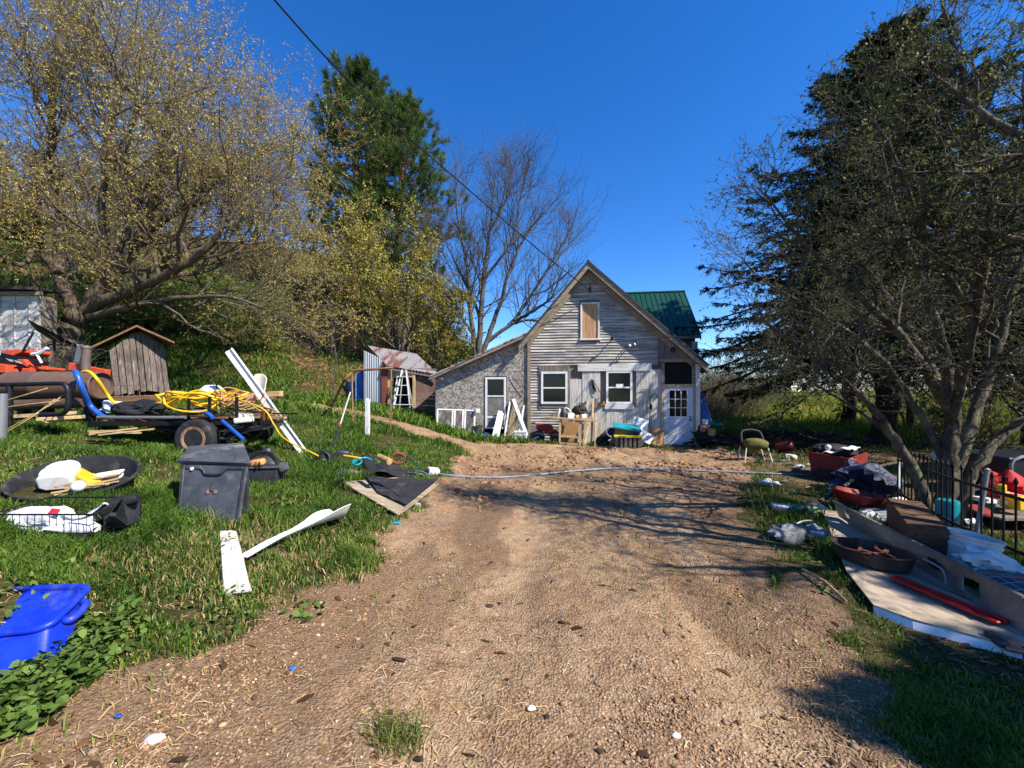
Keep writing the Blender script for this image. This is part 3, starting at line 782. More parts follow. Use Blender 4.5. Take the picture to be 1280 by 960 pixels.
# backing walls
b = MB(); apx = (ua, zrl(ua))
b.prism([(uc, .05, GB), (ux, .05, GB), (ux, .05, zrl(ux)), (ua, .05, apx[1]), (uc, .05, zrl(uc))], (0, .12, 0))
hb(b, 'wall', M['grey_v'])
hb(MB().bx(ux - .12, ux, .18, 5.2, GB, zrl(ux) - .05), 'side_wall', M['grey_v']); hb(MB().bx(uc, uc + .12, .18, 5.2, GB, zrl(uc) - .05), 'side_wall', M['grey_v'])
# clapboards
rs = random.Random(4)
holes = []
def hole(x0, y0, x1, y1, pad=.0):
    u0, z1 = W(x0, y0); u1, z0 = W(x1, y1); holes.append((u0 - pad, u1 + pad, z0 - pad, z1 + pad))
hole(724.5, 376, 750, 427); hole(674, 459, 711, 510)
hole(712, 456, 835, 580)
zt = W(700, 449.5)[1]
b = MB(); z = .0; bh = .098
while z < apx[1] - .1:
    zc = z + bh / 2
    lo = uc + .06; hi = ue
    # rake limits
    ll = ua - (za - .2 - zc) / sl_l; rr_ = ua + (za - .2 - zc) / sl_r
    lo = max(lo, ll); hi = min(hi, rr_)
    if zc < W(720, 470)[1]: hi = min(hi, W(729, 500)[0])
    spans = [(lo, hi)]
    for (a0, a1, c0, c1) in holes:
        if c0 < zc < c1:
            ns = []
            for s0, s1 in spans:
                if a1 <= s0 or a0 >= s1: ns.append((s0, s1)); continue
                if a0 > s0: ns.append((s0, a0))
                if a1 < s1: ns.append((a1, s1))
            spans = ns
    for s0, s1 in spans:
        x0 = s0
        while x0 < s1 - .02:
            x1 = min(s1, x0 + rs.uniform(.9, 3.2))
            if s1 - x1 < .3: x1 = s1
            if rs.random() > .012:
                j = rs.uniform(-.006, .006); t0, t1 = rs.uniform(-.004, .004), rs.uniform(-.004, .004)
                if z < 1.9 and x1 < W(676, 500)[0] + .1: t0, t1 = rs.uniform(-.02, .02), rs.uniform(-.02, .02)
                pr = .038 + rs.uniform(0, .012)
                vs = [(x0, .05 - pr, z + t0 + j), (x1 - .004, .05 - pr, z + t1 + j), (x1 - .004, .042, z + bh + .006 + t1 + j), (x0, .042, z + bh + .006 + t0 + j),
                      (x0, .049, z + t0 + j), (x1 - .004, .049, z + t1 + j), (x1 - .004, .049, z + bh + .006 + t1 + j), (x0, .049, z + bh + .006 + t0 + j)]
                b.add(vs, [(0, 1, 2, 3), (4, 7, 6, 5), (0, 4, 5, 1), (3, 2, 6, 7), (0, 3, 7, 4), (1, 5, 6, 2)])
            x0 = x1
    z += bh
hb(b, 'clapboard_siding', M['clap'])
# whitish upright planks round the right-hand window
b = MB(); u = W(728, 500)[0]; k = 0
zb = W(730, 462)[1]; w2 = (W(757, 462)[0], W(791, 462)[0], W(770, 508)[1], W(770, 463)[1])
while u < ue + .08:
    wd = rs.uniform(.16, .26); u1 = min(u + wd, ue + .1)
    parts = [(GB, zb)]
    if u1 > w2[0] and u < w2[1]: parts = [(GB, w2[2]), (w2[3], zb)]
    for z0, z1 in parts: b.bx(u, u1 - .006, -.012 - rs.uniform(0, .008), .046, z0, z1 + rs.uniform(-.02, .0))
    u = u1
b.bx(W(712, 500)[0], W(728, 500)[0] - .01, -.0, .047, GB, W(720, 474)[1])
hb(b, 'upright_planks', M['plank_white'])
# trim
def wbox(mb, x0, y0, x1, y1, v0, v1):
    u0, z1 = W(x0, y0); u1, z0 = W(x1, y1); mb.bx(u0, u1, v0, v1, z0, z1); return mb
hb(wbox(MB(), 722, 455.5, 814, 463.5, -.055, .02), 'head_board', M['trim'], bevel=.004)
hb(wbox(MB(), 659.3, 424, 662.8, 560, -.03, .048), 'corner_board', M['rake'], bevel=.004)
b = MB(); wbox(b, 823, 449, 871, 452.5, -.10, .02)
hb(b, 'porch_beam', M['rake'], bevel=.004)
b = MB(); u = W(823, 430)[0]; u1e = ux
while u < u1e:
    u2 = min(u + .2, u1e)
    zt_ = min(zrl(u), zrl(u2)) - .02; b.bx(u, u2 - .008, -.04 - rs.uniform(0, .01), .045, W(840, 449)[1], max(zt_, W(840, 449)[1] + .03)); u = u2
hb(b, 'porch_gable_boards', M['grey_v'])
# patch boards round the left window
b = MB()
wbox(b, 674, 456.8, 711, 464.5, -.02, .047); wbox(b, 674, 464.8, 676.3, 511, -.015, .047); wbox(b, 709.3, 464.8, 711.2, 511, -.015, .047); wbox(b, 676.5, 505.2, 709, 510, -.012, .047)
hb(b, 'window_patch_boards', M['grey_v'])
def sash_window(x0, y0, x1, y1, mid, fr=2.6, label=None, pane=M['glass']):
    u0, z1 = W(x0, y0); u1, z0 = W(x1, y1); t = fr * .028; zm = W(x0, mid)[1]
    b = MB()
    b.bx(u0, u1, -.045, .04, z1 - t, z1); b.bx(u0, u1, -.05, .04, z0, z0 + t)
    b.bx(u0, u0 + t, -.043, .04, z0 + t, z1 - t); b.bx(u1 - t, u1, -.043, .04, z0 + t, z1 - t)
    b.bx(u0 + t, u1 - t, -.035, .04, zm - .025, zm + .025)
    wn = hb(b, 'window', M['white_paint'], bevel=.004)
    g = MB(); g.bx(u0 + t, u1 - t, -.002, .02, zm + .025, z1 - t); hb(g, 'pane', pane, wn)
    g = MB(); g.bx(u0 + t, u1 - t, -.014, .006, z0 + t, zm - .025); hb(g, 'pane', pane, wn)
    return wn
sash_window(676.3, 464.8, 709.2, 505, 485)
wn = sash_window(757.5, 463.8, 790.2, 505, 484.5)
hb(wbox(MB(), 770, 480, 779, 483.6, -.012, -.003), 'paper_notice', M['white_paint'], wn)
hb(wbox(MB(), 755.8, 505.2, 791.8, 511.6, -.06, .04), 'window_sill', M['trim'], bevel=.005)
# boarded gable window
b = MB(); u0, z1 = W(725.5, 378.5); u1, z0 = W(749.4, 425); t = .06
b.bx(u0, u1, -.03, .045, z1 - t, z1); b.bx(u0 - .03, u1 + .03, -.05, .045, z0, z0 + .05); b.bx(u0, u0 + t, -.028, .045, z0 + .05, z1 - t); b.bx(u1 - t, u1, -.028, .045, z0 + .05, z1 - t)
wn = hb(b, 'boarded_window', M['trim_v'], bevel=.004)
hb(MB().bx(u0 + t, u1 - t, .0, .03, z0 + .05, z1 - t), 'plywood_board', M['ply'], wn)
# roofs
def roof_slab(mb, u0, z0, u1, z1, v0, v1, th_=.07):
    d = Vector((u1 - u0, 0, z1 - z0)).normalized(); n = Vector((-d.z, 0, d.x))
    if n.z < 0: n = -n
    p = [Vector((u0, v0, z0)), Vector((u1, v0, z1)), Vector((u1, v1, z1)), Vector((u0, v1, z0))]
    mb.prism(p, -n * th_)
b = MB(); roof_slab(b, ua + .012, za, ul - .05, zl - .05 * sl_l, VF - .03, 5.4); hb(b, 'roof', M['shingle'])
b = MB(); roof_slab(b, ua - .004, za + .003, ur, zr, VF - .03, 5.4); hb(b, 'roof', M['shingle'])
def rakeboard(x0, z0, x1, z1, drop, h, v0, v1, mat, name):
    b = MB(); b.prism([(x0, v0, z0 - drop), (x1, v0, z1 - drop), (x1, v0, z1 - drop - h), (x0, v0, z0 - drop - h)], (0, v1 - v0, 0)); hb(b, name, mat, bevel=.003)
rakeboard(ul - .02, zl - .02 * sl_l, ua - .002, za - .002, .1, .2, VF, VF + .03, M['rake'], 'rake_board')
rakeboard(ua + .002, za - .002, ur - .02, zr + .02 * sl_r, .1, .17, VF, VF + .03, M['rake'], 'rake_board')
# soffit boards under the overhang, and a frieze against the wall
b = MB()
b.prism([(ul + .05, VF + .032, zl - .17), (ua, VF + .032, za - .2), (ua, VF + .032, za - .235), (ul + .05, VF + .032, zl - .205)], (0, .30, 0))
b.prism([(ua, VF + .034, za - .2), (ur - .05, VF + .034, zr - .13), (ur - .05, VF + .034, zr - .165), (ua, VF + .034, za - .235)], (0, .30, 0))
hb(b, 'soffit', M['rake'])
rakeboard(uc, zrl(uc), ua - .002, zrl(ua), .06, .24, -.03, .02, M['rake'], 'frieze_board')
rakeboard(ua + .002, zrl(ua), ux, zrl(ux), .06, .22, -.05, .02, M['rake'], 'frieze_board')
# eave fascia on the right, running back
b = MB(); b.bx(ur - .06, ur - .03, VF + .05, 5.3, zr - .24, zr - .06); hb(b, 'eave_fascia', M['rake'])
# ---- lean-to
vl = -.30
uL, zL = W(536, 470, vl); uR, zR = W(655, 417, vl)
sL = (zR - zL) / (uR - uL)
uw0, _ = W(544, 500); zru = lambda u: zL + (u - uL) * sL - .07
b = MB()
dd = (W(606, 470)[0] - .02, W(632.5, 470)[0] + .02, W(606, 471)[1] + .02)
# OSB sheets with visible seams
zs = W(650, 463.5)[1]; us = W(576, 500)[0]
def osbpanel(u0, u1, z0, fn):
    b = MB(); b.prism([(u0, .03, z0), (u1, .03, z0), (u1, .03, fn(u1)), (u0, .03, fn(u0))], (0, .10, 0)); return b
low = MB()
for (a0, a1, z0, f) in ((uw0, us - .006, GB, lambda u: zru(u) - .02), (us + .002, dd[0], GB, lambda u: min(zs - .006, zru(u) - .02)), (dd[0] + .001, dd[1], dd[2], lambda u: zs - .006), (dd[1] + .001, uc - .04, GB, lambda u: zs - .006), (us + .002, uc - .04, zs + .002, lambda u: max(zru(u) - .02, zs + .01))):
    low.prism([(a0, .03, z0), (a1, .03, z0), (a1, .03, f(a1)), (a0, .03, f(a0))], (0, .10, 0))
hb(low, 'lean_to_wall', M['osb'])
b = MB(); b.bx(uw0, uw0 + .1, .132, 5, GB, zru(uw0) - .04); b.prism([(uw0 + .1, 4.9, GB), (uc - .05, 4.9, GB), (uc - .05, 4.9, zru(uc) - .1), (uw0 + .1, 4.9, zru(uw0) - .1)], (0, .1, 0)); hb(b, 'lean_to_side_wall', M['osb'])
b = MB(); roof_slab(b, uL, zL, uR + .1, zR + .1 * sL, vl - .02, 5.2, .045); hb(b, 'lean_to_roof', M['corr_rust'])
rakeboard(uL, zL, uR + .1, zR + .1 * sL, .045, .11, vl, vl + .03, M['rake'], 'lean_to_rake_board')
# screen door in the lean-to
u0, z1 = W(606.3, 471.5); u1, _ = W(632.3, 471.5); z0 = W(606, 536)[1]; t = .075
zm1, zm2 = W(606, 495)[1], W(606, 521)[1]
b = MB(); b.bx(u0, u0 + t, -.0, .06, z0, z1); b.bx(u1 - t, u1, 0, .06, z0, z1); b.bx(u0 + t, u1 - t, .002, .06, z1 - t, z1); b.bx(u0 + t, u1 - t, .004, .06, zm1 - .03, zm1 + .02); b.bx(u0 + t, u1 - t, .004, .06, zm2 - .05, zm2 + .02); b.bx(u0 + t, u1 - t, .003, .06, z0, z0 + .06)
sd = hb(b, 'screen_door', M['white_paint'], bevel=.003)
hb(MB().bx(u0 + t, u1 - t, .03, .05, zm1 + .02, z1 - t), 'upper_pane', M['glass'], sd)
hb(MB().bx(u0 + t, u1 - t, .02, .05, zm2 + .02, zm1 - .03), 'screen_panel', M['screen'], sd)
hb(MB().bx(u0 + t, u1 - t, .022, .05, z0 + .06, zm2 - .05), 'kick_panel', M['screen'], sd)
hb(MB().bx(dd[0] + .03, dd[1] - .03, .3, .34, z0, z1), 'opening_shade_board', M['screen_and_shade'])  # black board standing in for the shade behind the screen door
# ---- cross wing behind, green roof facing the front
ve, vr, vb = 3.9, 6.3, 8.7
ug, zg0 = W(876.5, 418, ve); _, zg1 = W(874, 364, vr)
ug2 = ug; ugl = W(735, 364, vr)[0]
b = MB(); sl = Vector((0, vr - ve, zg1 - zg0)); nn = Vector((0, -sl.z, sl.y)).normalized()
b.prism([(ugl, ve, zg0), (ug, ve, zg0), (ug, vr, zg1), (ugl, vr, zg1)], -nn * .05)
b.prism([(ugl, vb, zg0), (ugl, vr + .003, zg1), (ug, vr + .003, zg1), (ug, vb, zg0)], -Vector((0, sl.z, sl.y)).normalized() * .05)
kk = ugl
while kk < ug:
    p0 = Vector((kk, ve, zg0)) + nn * .012; p1 = Vector((kk, vr, zg1)) + nn * .012
    b.beam(p0, p1, .03, .03, nn); kk += .23
b.tube([(ugl, vr, zg1 + .02), (ug, vr, zg1 + .02)], .06, 8)
hb(b, 'green_roof', M['green_roof'])
b = MB(); b.bx(ug - .05, ug + .0, ve - .03, ve - .01, zg0 - .16, zg0 - .03); b.bx(ugl, ug, ve - .028, ve - .005, zg0 - .17, zg0 - .045)
b.prism([(ug + .005, ve, zg0 - .06), (ug + .005, vr, zg1 - .06), (ug + .005, vr, zg1 - .25), (ug + .005, ve, zg0 - .25)], (-.03, 0, 0))
hb(b, 'wing_fascia', M['rake'])
uwr = W(869, 430, ve + .4)[0]
b = MB(); b.bx(ugl, uwr, ve + .4, ve + .55, GB, zg0 - .02); b.prism([(uwr, ve + .55, GB), (uwr, vb - .3, GB), (uwr, vb - .3, zg0 - .05), (uwr, vr, zg1 - .1), (uwr, ve + .55, zg0 + .1)], (-.15, 0, 0)); b.bx(ugl, uwr, vb - .45, vb - .3, GB, zg0 - .05)
hb(b, 'wing_wall', M['grey_v'])
b = MB(); wl = W(848, 440, ve + .4); b.bx(wl[0] + .55, wl[0] + .8, ve + .37, ve + .4, 2.4, zg0 - .25); hb(b, 'wing_trim', M['trim_v'])
# ---- front door, transom, jambs, post
x0 = W(829.8, 500)[0]; x1 = W(866.5, 500)[0]; zd0, zd1 = W(830, 556)[1], W(830, 484)[1]
b = MB(); b.bx(x0 + .0, x1, -.03, .04, zd0 + .02, zd1)
door = hb(b, 'front_door', M['door_paint'], bevel=.004)
gu0, gz1 = W(836.5, 488); gu1, gz0 = W(858.2, 520.5)
b = MB(); b.bx(gu0 - .03, gu1 + .03, -.04, -.031, gz1, gz1 + .035); b.bx(gu0 - .03, gu1 + .03, -.04, -.031, gz0 - .035, gz0); b.bx(gu0 - .035, gu0, -.04, -.031, gz0, gz1); b.bx(gu1, gu1 + .035, -.04, -.031, gz0, gz1)
dw, dh = (gu1 - gu0) / 3, (gz1 - gz0) / 3
for k in (1, 2): b.bx(gu0 + k * dw - .012, gu0 + k * dw + .012, -.039, -.031, gz0, gz1); b.bx(gu0, gu1, -.0385, -.031, gz0 + k * dh - .012, gz0 + k * dh + .012)
hb(b, 'glazing_bars', M['white_paint'], door)
hb(MB().bx(gu0, gu1, -.035, -.03, gz0, gz1), 'pane', M['glass'], door)
for (a, c) in ((836.5, 845.5), (849.3, 858)):
    q0, q1 = W(a, 525)[0], W(c, 525)[0]; z1_, z0_ = W(a, 527.5)[1], W(a, 546)[1]; b = MB()
    b.bx(q0, q1, -.036, -.031, z1_ - .02, z1_); b.bx(q0, q1, -.036, -.031, z0_, z0_ + .02); b.bx(q0, q0 + .02, -.036, -.031, z0_ + .02, z1_ - .02); b.bx(q1 - .02, q1, -.036, -.031, z0_ + .02, z1_ - .02)
    b.bx(q0 + .06, q1 - .06, -.036, -.031, z0_ + .06, z1_ - .06)
    hb(b, 'raised_panel', M['door_paint'], door, bevel=.002)
p = W(862.5, 524.5); hb(MB().tube([(p[0], -.03, p[1]), (p[0], -.09, p[1])], .03, 12), 'door_knob', M['black_metal'], door, smooth=40)
hb(MB().tube([(p[0], -.031, p[1] + .1), (p[0], -.05, p[1] + .1)], .028, 12), 'deadbolt', M['black_metal'], door, smooth=40)
b = MB(); wbox(b, 826.5, 480, 829.7, 557.5, -.07, .03); wbox(b, 866.6, 480, 868.4, 557.5, -.07, .03); wbox(b, 829.7, 480.3, 866.6, 483.8, -.065, .03)
hb(b, 'door_frame', M['tan_z'], bevel=.003)
hb(wbox(MB(), 826.3, 453, 830.2, 480.1, -.06, .03), 'transom_post', M['rake'])
hb(wbox(MB(), 830.3, 453, 864.5, 480, .0, .03), 'transom_screen', M['screen_and_shade'])
hb(wbox(MB(), 864.6, 453, 867.6, 480, -.05, .03), 'transom_post', M['rake'])
hb(wbox(MB(), 868.6, 455, 873.6, 559, -.14, -.01), 'corner_post', M['trim_v'], bevel=.006)
b = MB(); wbox(b, 867.5, 559.2, 886.5, 568.5, -.22, .1); hb(b, 'pier_block', M['concrete'], bevel=.01)
b = MB(); wbox(b, 815, 557.5, 866, 572, -.62, -.1); hb(b, 'door_step', M['concrete'], bevel=.012)
b = MB(); wbox(b, 829, 556.2, 867, 560, -.12, .04); hb(b, 'threshold', M['grey_v'])
# ---- fittings on the wall
def flood(px, py, ang, label=None):
    u, z = W(px, py, -.15); b = MB(); b.tube([(u, .03, z), (u, -.1, z), (u + .03, -.2, z - .03)], .018, 8)
    o = hb(b, 'floodlight', M['black_metal'], smooth=40)
    hb(MB().lathe([(.02, 0), (.035, .04), (.05, .1), (.055, .12), (.04, .13), (0, .132)], (u + .03, -.2, z - .03), (65, 0, ang), 14), 'lamp_head', M['black_metal'] if ang < 0 else M['galv'], o, smooth=40)
flood(765, 424.5, -30); flood(784, 433, 20); flood(789, 431.5, 50)
u, z = W(737.5, 362, -.1)
hb(MB().tube([(u, .05, z), (u, -.12, z)], .02, 8).lathe([(.03, -.08), (.045, -.06), (.03, -.03), (.05, 0), (.03, .04), (.045, .07), (.02, .1)], (u, -.12, z), None, 12).tube([(u - .14, -.05, z + .08), (u, -.06, z + .03), (u, -.06, z - .12)], .012, 6), 'insulator', M['black_metal'], smooth=40)
u, z = W(840.5, 437, -.1); hb(MB().tube([(u, .0, z), (u, -.14, z)], .025, 10).lathe([(0, .07), (.06, .05), (.085, 0), (.07, -.06), (0, -.08)], (u, -.17, z), None, 14), 'porch_lamp', M['black_metal'], smooth=40)
u, z = W(553.5, 473.5, -.05); hb(MB().tube([(u, .04, z), (u, -.08, z)], .02, 8).lathe([(0, .06), (.05, .03), (.055, -.03), (0, -.07)], (u, -.12, z), None, 14), 'wall_lamp', M['white_plastic'], smooth=40)
# dark three-cornered bracket with two hooked prongs
u, z = W(741, 482, -.06)
b = MB(); b.prism([(u - .05, -.02, z + .22), (u + .0, -.02, z + .2), (u + .13, -.02, z - .2), (u + .0, -.02, z - .12)], (0, -.05, 0))
b.tube(spline([(u + .02, -.04, z + .2), (u + .08, -.1, z + .05), (u + .2, -.12, z - .16), (u + .3, -.1, z - .32)], 5), .012, 6)
b.tube(spline([(u - .02, -.04, z + .2), (u - .1, -.12, z + .02), (u - .24, -.16, z - .2)], 5), .011, 6)
hb(b, 'hanging_bracket', M['iron'])
# loose cable down the lean-to wall and service cable on the gable
p0 = W(640, 470, -.02); p1 = W(655, 492, -.02); hb(MB().tube([(p0[0], -.02, p0[1]), ((p0[0] + p1[0]) / 2, -.03, (p0[1] + p1[1]) / 2 + .03), (p1[0], -.02, p1[1])], .009, 5), 'wall_cable', M['wire'])
# overhead line to the gable
pts = [(WP(737.5, 363, -.24)), P(690, 326, 12.6), P(640, 284, 11.4), P(580, 232, 10.2), P(500, 162, 8.7), P(425, 90, 7.4), P(345, 2, 6.2), P(300, -55, 5.6), P(200, -200, 4.6)]
b = MB().tube(spline(pts, 6), .016, 6); o = b.build('power_line', M['wire']); tag(o, 'black overhead power line running from the gable peak up across the sky', 'cable')
# ------------------------------------------------------------------ trees
def nrm(a): return a / np.maximum(np.linalg.norm(a, axis=-1, keepdims=True), 1e-9)
def grow(start, d, L, n, wander, trop=(0, 0, 0), curl=0.0):
    """paths (B,n+1,3) from start along d"""
    p = np.array(start, float); d = nrm(np.array(d, float)); B = len(p)
    out = [p.copy()]; st = (L / n)[:, None]; tr = np.array(trop)
    for i in range(n):
        d = nrm(d + RNG.normal(0, wander, (B, 3)) + tr)
        p = p + d * st; out.append(p.copy())
    return np.stack(out, 1)
def spawn(Pp, Rr, per, t0, t1, ang, angj, len_fn, rad_fac, up=0.0, pitchflat=0.0):
    """children of each path: returns start, dir, length, radius"""
    B, n, _ = Pp.shape
    k = per; idx = np.repeat(np.arange(B), k)
    t = np.tile(np.linspace(t0, t1, k), B) + RNG.normal(0, .5 * (t1 - t0) / max(k, 1), B * k); t = np.clip(t, t0 * .6, .99)
    f = t * (n - 1); i = np.minimum(f.astype(int), n - 2); fr = (f - i)[:, None]
    s = Pp[idx, i] * (1 - fr) + Pp[idx, i + 1] * fr
    r = Rr[idx, i] * (1 - fr[:, 0]) + Rr[idx, i + 1] * fr[:, 0]
    ax = nrm(Pp[idx, i + 1] - Pp[idx, i])
    q = nrm(np.cross(ax, RNG.normal(0, 1, ax.shape)))
    a = np.radians(ang + RNG.normal(0, angj, len(t)))[:, None]
    d = ax * np.cos(a) + q * np.sin(a); d[:, 2] = d[:, 2] * (1 - pitchflat) + up
    plen = np.linalg.norm(np.diff(Pp, axis=1), axis=-1).sum(1)[idx]
    L = len_fn(t, plen) * (.65 + .7 * RNG.random(len(t)))
    return s, nrm(d), L, np.maximum(r * rad_fac, .0015), t
def taper(r, n, tip=.25):
    return r[:, None] * np.linspace(1, tip, n)[None]
def tubes_np(Pp, Rr, k):
    B, n, _ = Pp.shape
    T = np.empty_like(Pp); T[:, 1:-1] = Pp[:, 2:] - Pp[:, :-2]; T[:, 0] = Pp[:, 1] - Pp[:, 0]; T[:, -1] = Pp[:, -1] - Pp[:, -2]; T = nrm(T)
    ref = nrm(RNG.normal(0, 1, (B, 1, 3))); a = nrm(np.cross(T, np.broadcast_to(ref, T.shape))); b = np.cross(T, a)
    q = 2 * np.pi * np.arange(k) / k
    V = Pp[:, :, None] + (a[:, :, None] * np.cos(q)[None, None, :, None] + b[:, :, None] * np.sin(q)[None, None, :, None]) * Rr[:, :, None, None]
    base = (np.arange(B) * n * k)[:, None, None]; i = np.arange(n - 1)[None, :, None] * k; j = np.arange(k)[None, None]; l = (j + 1) % k
    Q = np.stack([base + i + j, base + i + l, base + i + k + l, base + i + k + j], -1).reshape(-1, 4)
    return V.reshape(-1, 3), Q
class TM:
    def __init__(s): s.V = []; s.Q = []; s.n = 0; s.t = []
    def tubes(s, Pp, Rr, k): s.put(*tubes_np(Pp, Rr, k))
    def put(s, V, Q, t=None): s.V.append(V); s.Q.append(Q + s.n); s.n += len(V); s.t.append(np.full(len(V), .5) if t is None else t)
    def limb(s, pts, radii, k=9, n=6):
        sp = spline(pts, n); m = len(sp); rr = np.interp(np.linspace(0, 1, m), np.linspace(0, 1, len(radii)), radii)
        Pp = np.array([v[:] for v in sp])[None]
        wob = RNG.normal(0, .18, Pp.shape) * rr[None, :, None]; wob[:, 0] = 0
        Pp = Pp + wob
        s.tubes(Pp, rr[None], k); return Pp, rr[None]
    def build(s, name, mat, parent, org, smooth=True):
        V = np.concatenate(s.V) - np.array(org)
        return fast_mesh(name, V, s.Q, mat, parent, np.concatenate(s.t), smooth)
def resample(paths, n):
    out = []; rad = []
    for Pp, rr in paths:
        m = Pp.shape[1]; t = np.linspace(0, m - 1, n)
        out.append(np.stack([np.interp(t, np.arange(m), Pp[0, :, c]) for c in range(3)], -1)); rad.append(np.interp(t, np.arange(m), rr[0]))
    return np.array(out), np.array(rad)
def leaf_quads(p, size, aspect=.5, tmean=None, droop=0.0):
    n = len(p); u = nrm(RNG.normal(0, 1, (n, 3)) + np.array([0, 0, -droop])); v = nrm(np.cross(u, RNG.normal(0, 1, (n, 3))))
    s = (size * (.6 + .8 * RNG.random(n)))[:, None]
    V = np.stack([p, p + u * s * .5 + v * s * aspect * .5, p + u * s, p + u * s * .5 - v * s * aspect * .5], 1).reshape(-1, 3)
    Q = np.arange(n)[:, None] * 4 + np.arange(4)
    return V, Q, np.repeat(RNG.random(n) if tmean is None else np.clip(tmean + RNG.normal(0, .2, n), 0, 1), 4)
def along(Pp, per, t0=.15, t1=1.0):
    B, n, _ = Pp.shape; idx = np.repeat(np.arange(B), per); t = t0 + (t1 - t0) * RNG.random(len(idx)); f = t * (n - 1); i = np.minimum(f.astype(int), n - 2); fr = (f - i)[:, None]
    return Pp[idx, i] * (1 - fr) + Pp[idx, i + 1] * fr
def deciduous(name, label, cat, limbs, bark, leaf, levels, leafper, leafsize, group=None, trunk_k=9, leafasp=.5, twig_leaf_t0=.1, base=None, droop=0.0, keep=None):
    """limbs: [(points, radii, use)] ; levels: dicts for successive branch orders"""
    org = base if base is not None else limbs[0][0][0]
    org = Vector(org)
    root = thing(name, label, cat, org, 0, group)
    tm = TM(); paths = []
    for pts, rr, use in limbs:
        q = tm.limb(pts, rr, trunk_k)
        if use: paths.append(q)
    Pp, Rr = resample(paths, 24)
    last = None
    for lv in levels:
        s, d, L, r, t = spawn(Pp, Rr, lv['per'], lv['t'][0], lv['t'][1], lv['ang'], lv.get('angj', 14), lv['len'], lv.get('rf', .55), lv.get('up', 0), lv.get('flat', 0))
        if 'rmax' in lv: r = np.minimum(r, lv['rmax'])
        n = lv.get('n', 5)
        Pp = grow(s, d, L, n, lv.get('wander', .16), lv.get('trop', (0, 0, .03)))
        Rr = taper(np.maximum(r, lv.get('rmin', .002)), n + 1, lv.get('tip', .3))
        if keep is not None:
            kk = keep(Pp).all(1); Pp, Rr = Pp[kk], Rr[kk]
        (tm if not lv.get('crown') else tm).tubes(Pp, Rr, lv.get('k', 4))
        last = Pp
    tm.build('trunk', bark, root, org)
    if leaf is not None:
        cm = TM()
        cm.put(*leaf_quads(along(last, leafper, twig_leaf_t0), leafsize, leafasp, droop=droop))
        cm.build('crown', leaf, root, org, False)
    return root
def PX(l): return [P(*q) for q in l]

# --- big spreading willow on the left
wb = P(84, 432, 13.0)
wl = [
    (PX([(84, 440, 13.0), (92, 405, 13.0), (104, 388, 13.0)]), [0.390, 0.330, 0.300], False),
    (PX([(97, 398, 13), (70, 340, 12.7), (44, 296, 12.3), (10, 262, 11.8), (-30, 205, 11.4), (-60, 120, 11)]), [0.174, 0.139, 0.116, 0.087, 0.058, 0.029], True),
    (PX([(100, 392, 13), (140, 345, 13.1), (172, 300, 13.3), (192, 245, 13.4), (204, 180, 13.4), (214, 95, 13.2)]), [0.209, 0.186, 0.157, 0.116, 0.075, 0.029], True),
    (PX([(104, 390, 13), (150, 368, 12.7), (205, 345, 12.4), (248, 318, 12.1), (285, 275, 12.0), (330, 215, 11.9)]), [0.197, 0.162, 0.128, 0.099, 0.070, 0.023], True),
    (PX([(112, 396, 12.9), (170, 382, 12.6), (232, 372, 12.4), (290, 372, 12.2), (340, 390, 12)]), [0.128, 0.099, 0.070, 0.046, 0.023], True),
    (PX([(72, 342, 12.7), (76, 270, 13), (66, 190, 13.4), (66, 100, 13.6), (80, 0, 13.6)]), [0.151, 0.128, 0.099, 0.070, 0.029], True),
    (PX([(172, 300, 13.3), (225, 258, 13.1), (270, 205, 13), (300, 140, 13)]), [0.116, 0.087, 0.058, 0.023], True),
    (PX([(140, 345, 13.1), (128, 270, 12.4), (132, 190, 11.7), (150, 100, 11.2), (165, 40, 11)]), [0.116, 0.093, 0.070, 0.046, 0.023], True),
    (PX([(140, 345, 13.1), (160, 270, 14.5), (160, 190, 15.8), (140, 80, 16.4)]), [0.116, 0.087, 0.058, 0.023], True),
    (PX([(44, 296, 12.3), (30, 330, 11.4), (-10, 320, 10.6), (-60, 300, 10)]), [0.087, 0.058, 0.041, 0.023], True),
    (PX([(204, 180, 13.4), (160, 110, 13.2), (120, 60, 13)]), [0.075, 0.052, 0.023], True),
    (PX([(205, 345, 12.4), (265, 335, 13.5), (320, 300, 14.5), (350, 250, 15)]), [0.093, 0.064, 0.046, 0.023], True),
]
deciduous('willow_tree', 'huge spreading willow with a leaning dark trunk and yellowish catkins behind the small outhouse', 'tree', wl, M['bark_willow'], M['willow'],
    [dict(per=16, t=(.22, .98), ang=48, len=lambda t, L: 1.1 + 2.2 * (1 - t) + .12 * L, n=7, wander=.17, trop=(0, 0, .05), k=5, rf=.5, rmax=.07),
     dict(per=9, t=(.2, .98), ang=42, len=lambda t, L: .5 + .38 * L, n=6, wander=.17, trop=(0, 0, .03), k=4, rf=.55, rmin=.008),
     dict(per=6, t=(.15, .98), ang=36, len=lambda t, L: .35 + .42 * L, n=5, wander=.15, trop=(0, 0, .02), k=3, rf=.5, rmin=.0055, tip=.5)],
    23, .06, leafasp=.32, droop=.5, base=wb, keep=lambda p: (p[..., 2] > 3.1) & ((p[..., 1] > 11.9) | (p[..., 2] > 4.4)))

